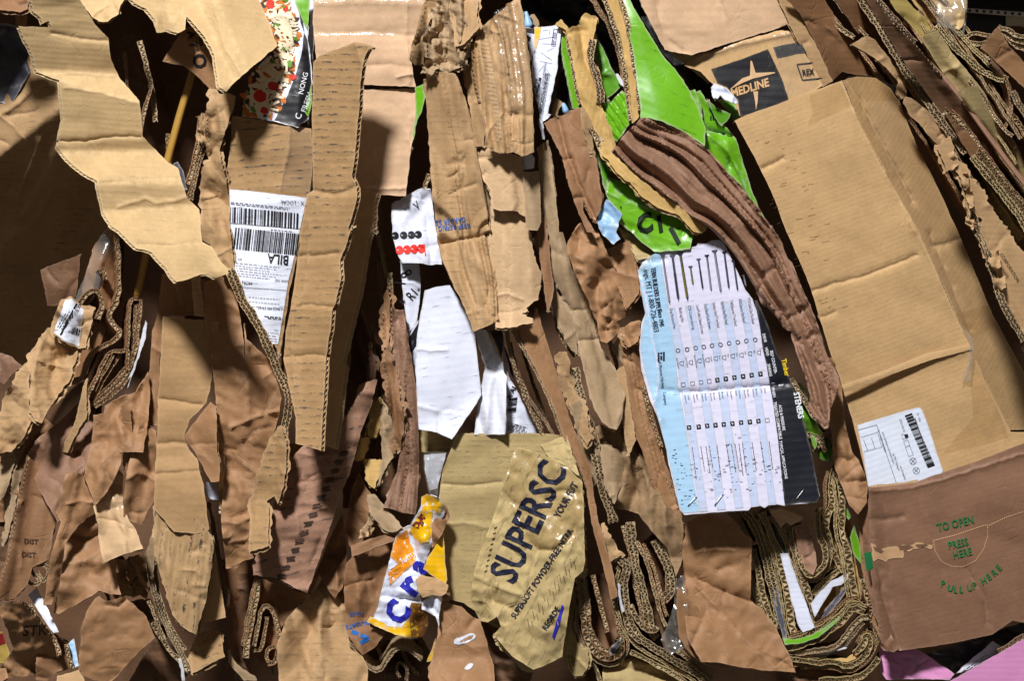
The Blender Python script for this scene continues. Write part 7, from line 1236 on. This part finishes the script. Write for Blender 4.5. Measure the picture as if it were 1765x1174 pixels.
ribbon('cardboard_edge', 'd1 825,-20 900,90 1000,255 1080,390 1160,500 1260,640 1365,775', 20, 15, 90, TAUP, 'double corrugated edge running long and straight down the stack', n=2, lam=9, linerw=1.5)
ribbon('cardboard_edge', 'd1 855,-20 930,90 1030,250 1110,370 1190,480', 12, 6, 80, KCOL, 'thin pale edge right beside the long double one', n=1)
ribbon('cardboard_edge', 'd1 900,-20 980,70 1050,160 1110,215', 14, 12, 80, SCUF, 'torn rosy edge at the top of the stack', n=2, wave=6)
tube('board_fold', 'd1 1075,215 1150,290 1310,450 1480,690 1600,850 1700,980', 4.5, 10, SCUF, 'rosy brown folded board edge running down the stack', 'cardboard')
ribbon('cardboard_edge', 'd1 1245,550 1340,650 1450,800 1560,940 1658,1060 1700,1110', 12, 12, 90, BRND, 'dark corrugated edge low in the stack', n=1, lam=8)
ribbon('cardboard_edge', 'd1 1240,545 1300,560 1400,690 1520,860 1660,1030', 2, 8, 90, BRN2, 'dim corrugated edge just above the dark one', n=1)
ribbon('cardboard_edge', 'd1 1395,790 1470,880 1560,990 1640,1100 1700,1190', 26, 15, 90, OLIV, 'olive double corrugated edge beside the torn flap', n=2, lam=9)
lean('d1 1250,560 1400,700 1658,1040 1700,1100 1700,1250 1640,1100 1470,880 1380,780', -12, BRN2, 'fourth leaning sheet, between the dark and olive edges')
lean('d1 1140,200 1180,150 1220,150 1300,270 1440,440 1560,620 1600,700 1540,700 1450,560 1330,470 1230,340', -10, OLIV, 'olive leaning sheet with crumpled top rim, right of the rosy fold', tl=(-.3, -.2), cr=6)
S('yellow_sheet', 'd1 965,-20 1055,-20 1100,40 1170,95 1212,142 1190,165 1140,192 1080,120 1010,50', -6, kraft('yellow_board', (180, 156, 78), .1, 10, .2), 'yellowish board sheet at the top of the leaning stack', 'cardboard', t=4, tilt=(-.3, -.1), crum=[(4, 30, 40, 2, 340)])
for i, (s, d, t, n, m, lab) in enumerate((('d1 1150,195 1200,190 1250,270 1330,350 1420,440', 0, 7, 1, TAUP, 'wavy pale edge of the olive leaning sheet'), ('d1 1210,130 1290,220 1400,320 1480,380 1560,400', -6, 12, 2, OLIV, 'stack of board edges left of the upright folded box'), ('d1 1300,120 1360,200 1450,290 1540,380 1575,400', -12, 10, 2, OLIV, 'second stack of board edges beside the plastic bag'), ('d1 1420,440 1470,520 1540,640 1600,690', -2, 6, 1, TAUP, 'short pale edge below the olive sheet'), ('d1 1560,380 1590,470 1600,560 1560,650', -14, 6, 1, BRN2, 'curved dark edge below the upright folded box'), ('d1 1600,460 1640,540 1700,620', -8, 10, 2, TAUP, 'short double edge at the right picture border'), ('d1 1580,560 1640,640 1700,720', -16, 10, 1, BRN2, 'dim edge at the right picture border'))):
    ribbon('cardboard_edge', s, d, t, 90, m, lab, n=n, group='board edges around the olive leaning sheet', wave=6)
lean('d1 1320,470 1420,430 1480,560 1560,690 1600,690 1700,900 1700,980 1600,840 1480,680', -20, OLIV, 'dim olive sheet low in the stack below the plastic bag')
lean('d1 1480,280 1560,370 1590,430 1640,540 1700,640 1700,900 1600,700 1560,480', -50, BRND, 'dark sheet at the right border under the folded box')
S('cardboard_box', 'd1 1445,245 1480,190 1530,135 1590,240 1700,360 1700,480 1580,370', 0, BRN, 'brown folded box standing at the right border, corner up', 'box', t=5, tilt=(-.3, -.2), crum=[(3, 40, 40, 2, 341)])
for i, (s, d) in enumerate((('d1 1530,132 1580,150 1620,180 1700,190', 6), ('d1 1545,150 1590,190 1640,210 1700,230', 2), ('d1 1370,190 1400,165 1450,170 1500,180', -14), ('d1 1380,215 1440,225 1480,200', -18), ('d1 1560,165 1610,225 1700,260', 0))):
    ribbon('cardboard_edge', s, d, 7, 70, TAUP, ('top edge of the brown folded box', 'second edge on top of the brown folded box', 'looped edge left of the brown folded box', 'lower loop left of the brown folded box', 'third edge on top of the brown folded box')[i], n=1, group='edges around the brown folded box', wave=5)
S('plastic_bag', 'd1 1075,-20 1372,-20 1365,60 1350,130 1330,150 1290,130 1200,115 1140,60', -30, kraft('bag_straw', (196, 160, 100), .05, 10, .3, wrinkle=1.5, rough=.45), 'tan crumpled bag under glossy film at the top right', 'bag', flute=False, t=3, tilt=(0, .3), crum=[(10, 36, 70, 2, 342)])
S('plastic_film', 'd1 1180,-20 1375,-20 1368,80 1352,175 1320,180 1280,140 1220,120', -14, FILMP, 'glossy clear film wrapped over the tan bag at the top right', 'plastic film', flute=False, t=1, crum=[(7, 26, 80, 2, 343)])
wf = empty('window_frame', 'white painted rail with dark slots at the top right corner', 'rail', 1720, 25, -130)
S('rail', 'd1 1365,38 1500,48 1700,62 1700,88 1500,72 1365,60', -130, WSTL, parent=wf, flute=False, t=20, rag=0)
for k in range(8):
    x = 1378+k*36; y = 52+k*2.6; S('slot', 'd1 %d,%d %d,%d %d,%d %d,%d' % (x, y-8, x+14, y-7, x+14, y+6, x, y+5), -128, BLKP, parent=wf, flute=False, t=1, rag=0)
S('black_panel', 'd1 1362,62 1570,78 1565,170 1480,165 1365,185', -150, BLKP, parent=wf, flute=False, t=5, rag=0)
S('cream_panel', 'd1 1566,72 1700,84 1700,150 1640,130 1566,130', -145, CREAM, parent=wf, flute=False, t=5, rag=0)
S('dark_sheet', 'd1 1360,-20 1700,-20 1700,60 1365,40', -170, BLKP, 'black panel above the white rail in the top right corner', 'panel', flute=False, t=5, rag=0)

rp = random.Random(31); GP = 'tightly packed board edges of the leaning stack'
base = [(1452, 0), (1500, 60), (1552, 130), (1610, 215), (1680, 320), (1775, 460)]
desc = ('beside the bent tan roll', 'left of the long double edge', 'over the third leaning sheet', 'just right of the long double edge', 'below the torn rosy edge', 'left of the rosy fold', 'close by the rosy fold', 'right of the rosy fold', 'under the olive leaning sheet', 'beside the dark corrugated edge', 'above the olive double edge', 'close to the right border')
for i in range(12):
    o_ = -26+i*15+rp.uniform(-4, 4); a0 = rp.uniform(0, .25); a1 = rp.uniform(.7, 1.0); pts_ = [(x+o_*.82, y-o_*.55+rp.uniform(-1.5, 1.5)) for x, y in base]
    q_ = resample(pts_, 8, False); q_ = q_[int(len(q_)*a0):max(4, int(len(q_)*a1))]
    ribbon('cardboard_edge', [tuple(z_) for z_ in q_[::4]], -10-rp.uniform(0, 26), rp.uniform(3.5, 5.5), 110, (BRN, TAUP, KCOL, OLIV)[i % 4], '%s packed board edge %s' % (('thin', 'dim', 'long', 'worn')[i % 4], desc[i]), n=1, group=GP, drift=(-10, 10), sm=1)
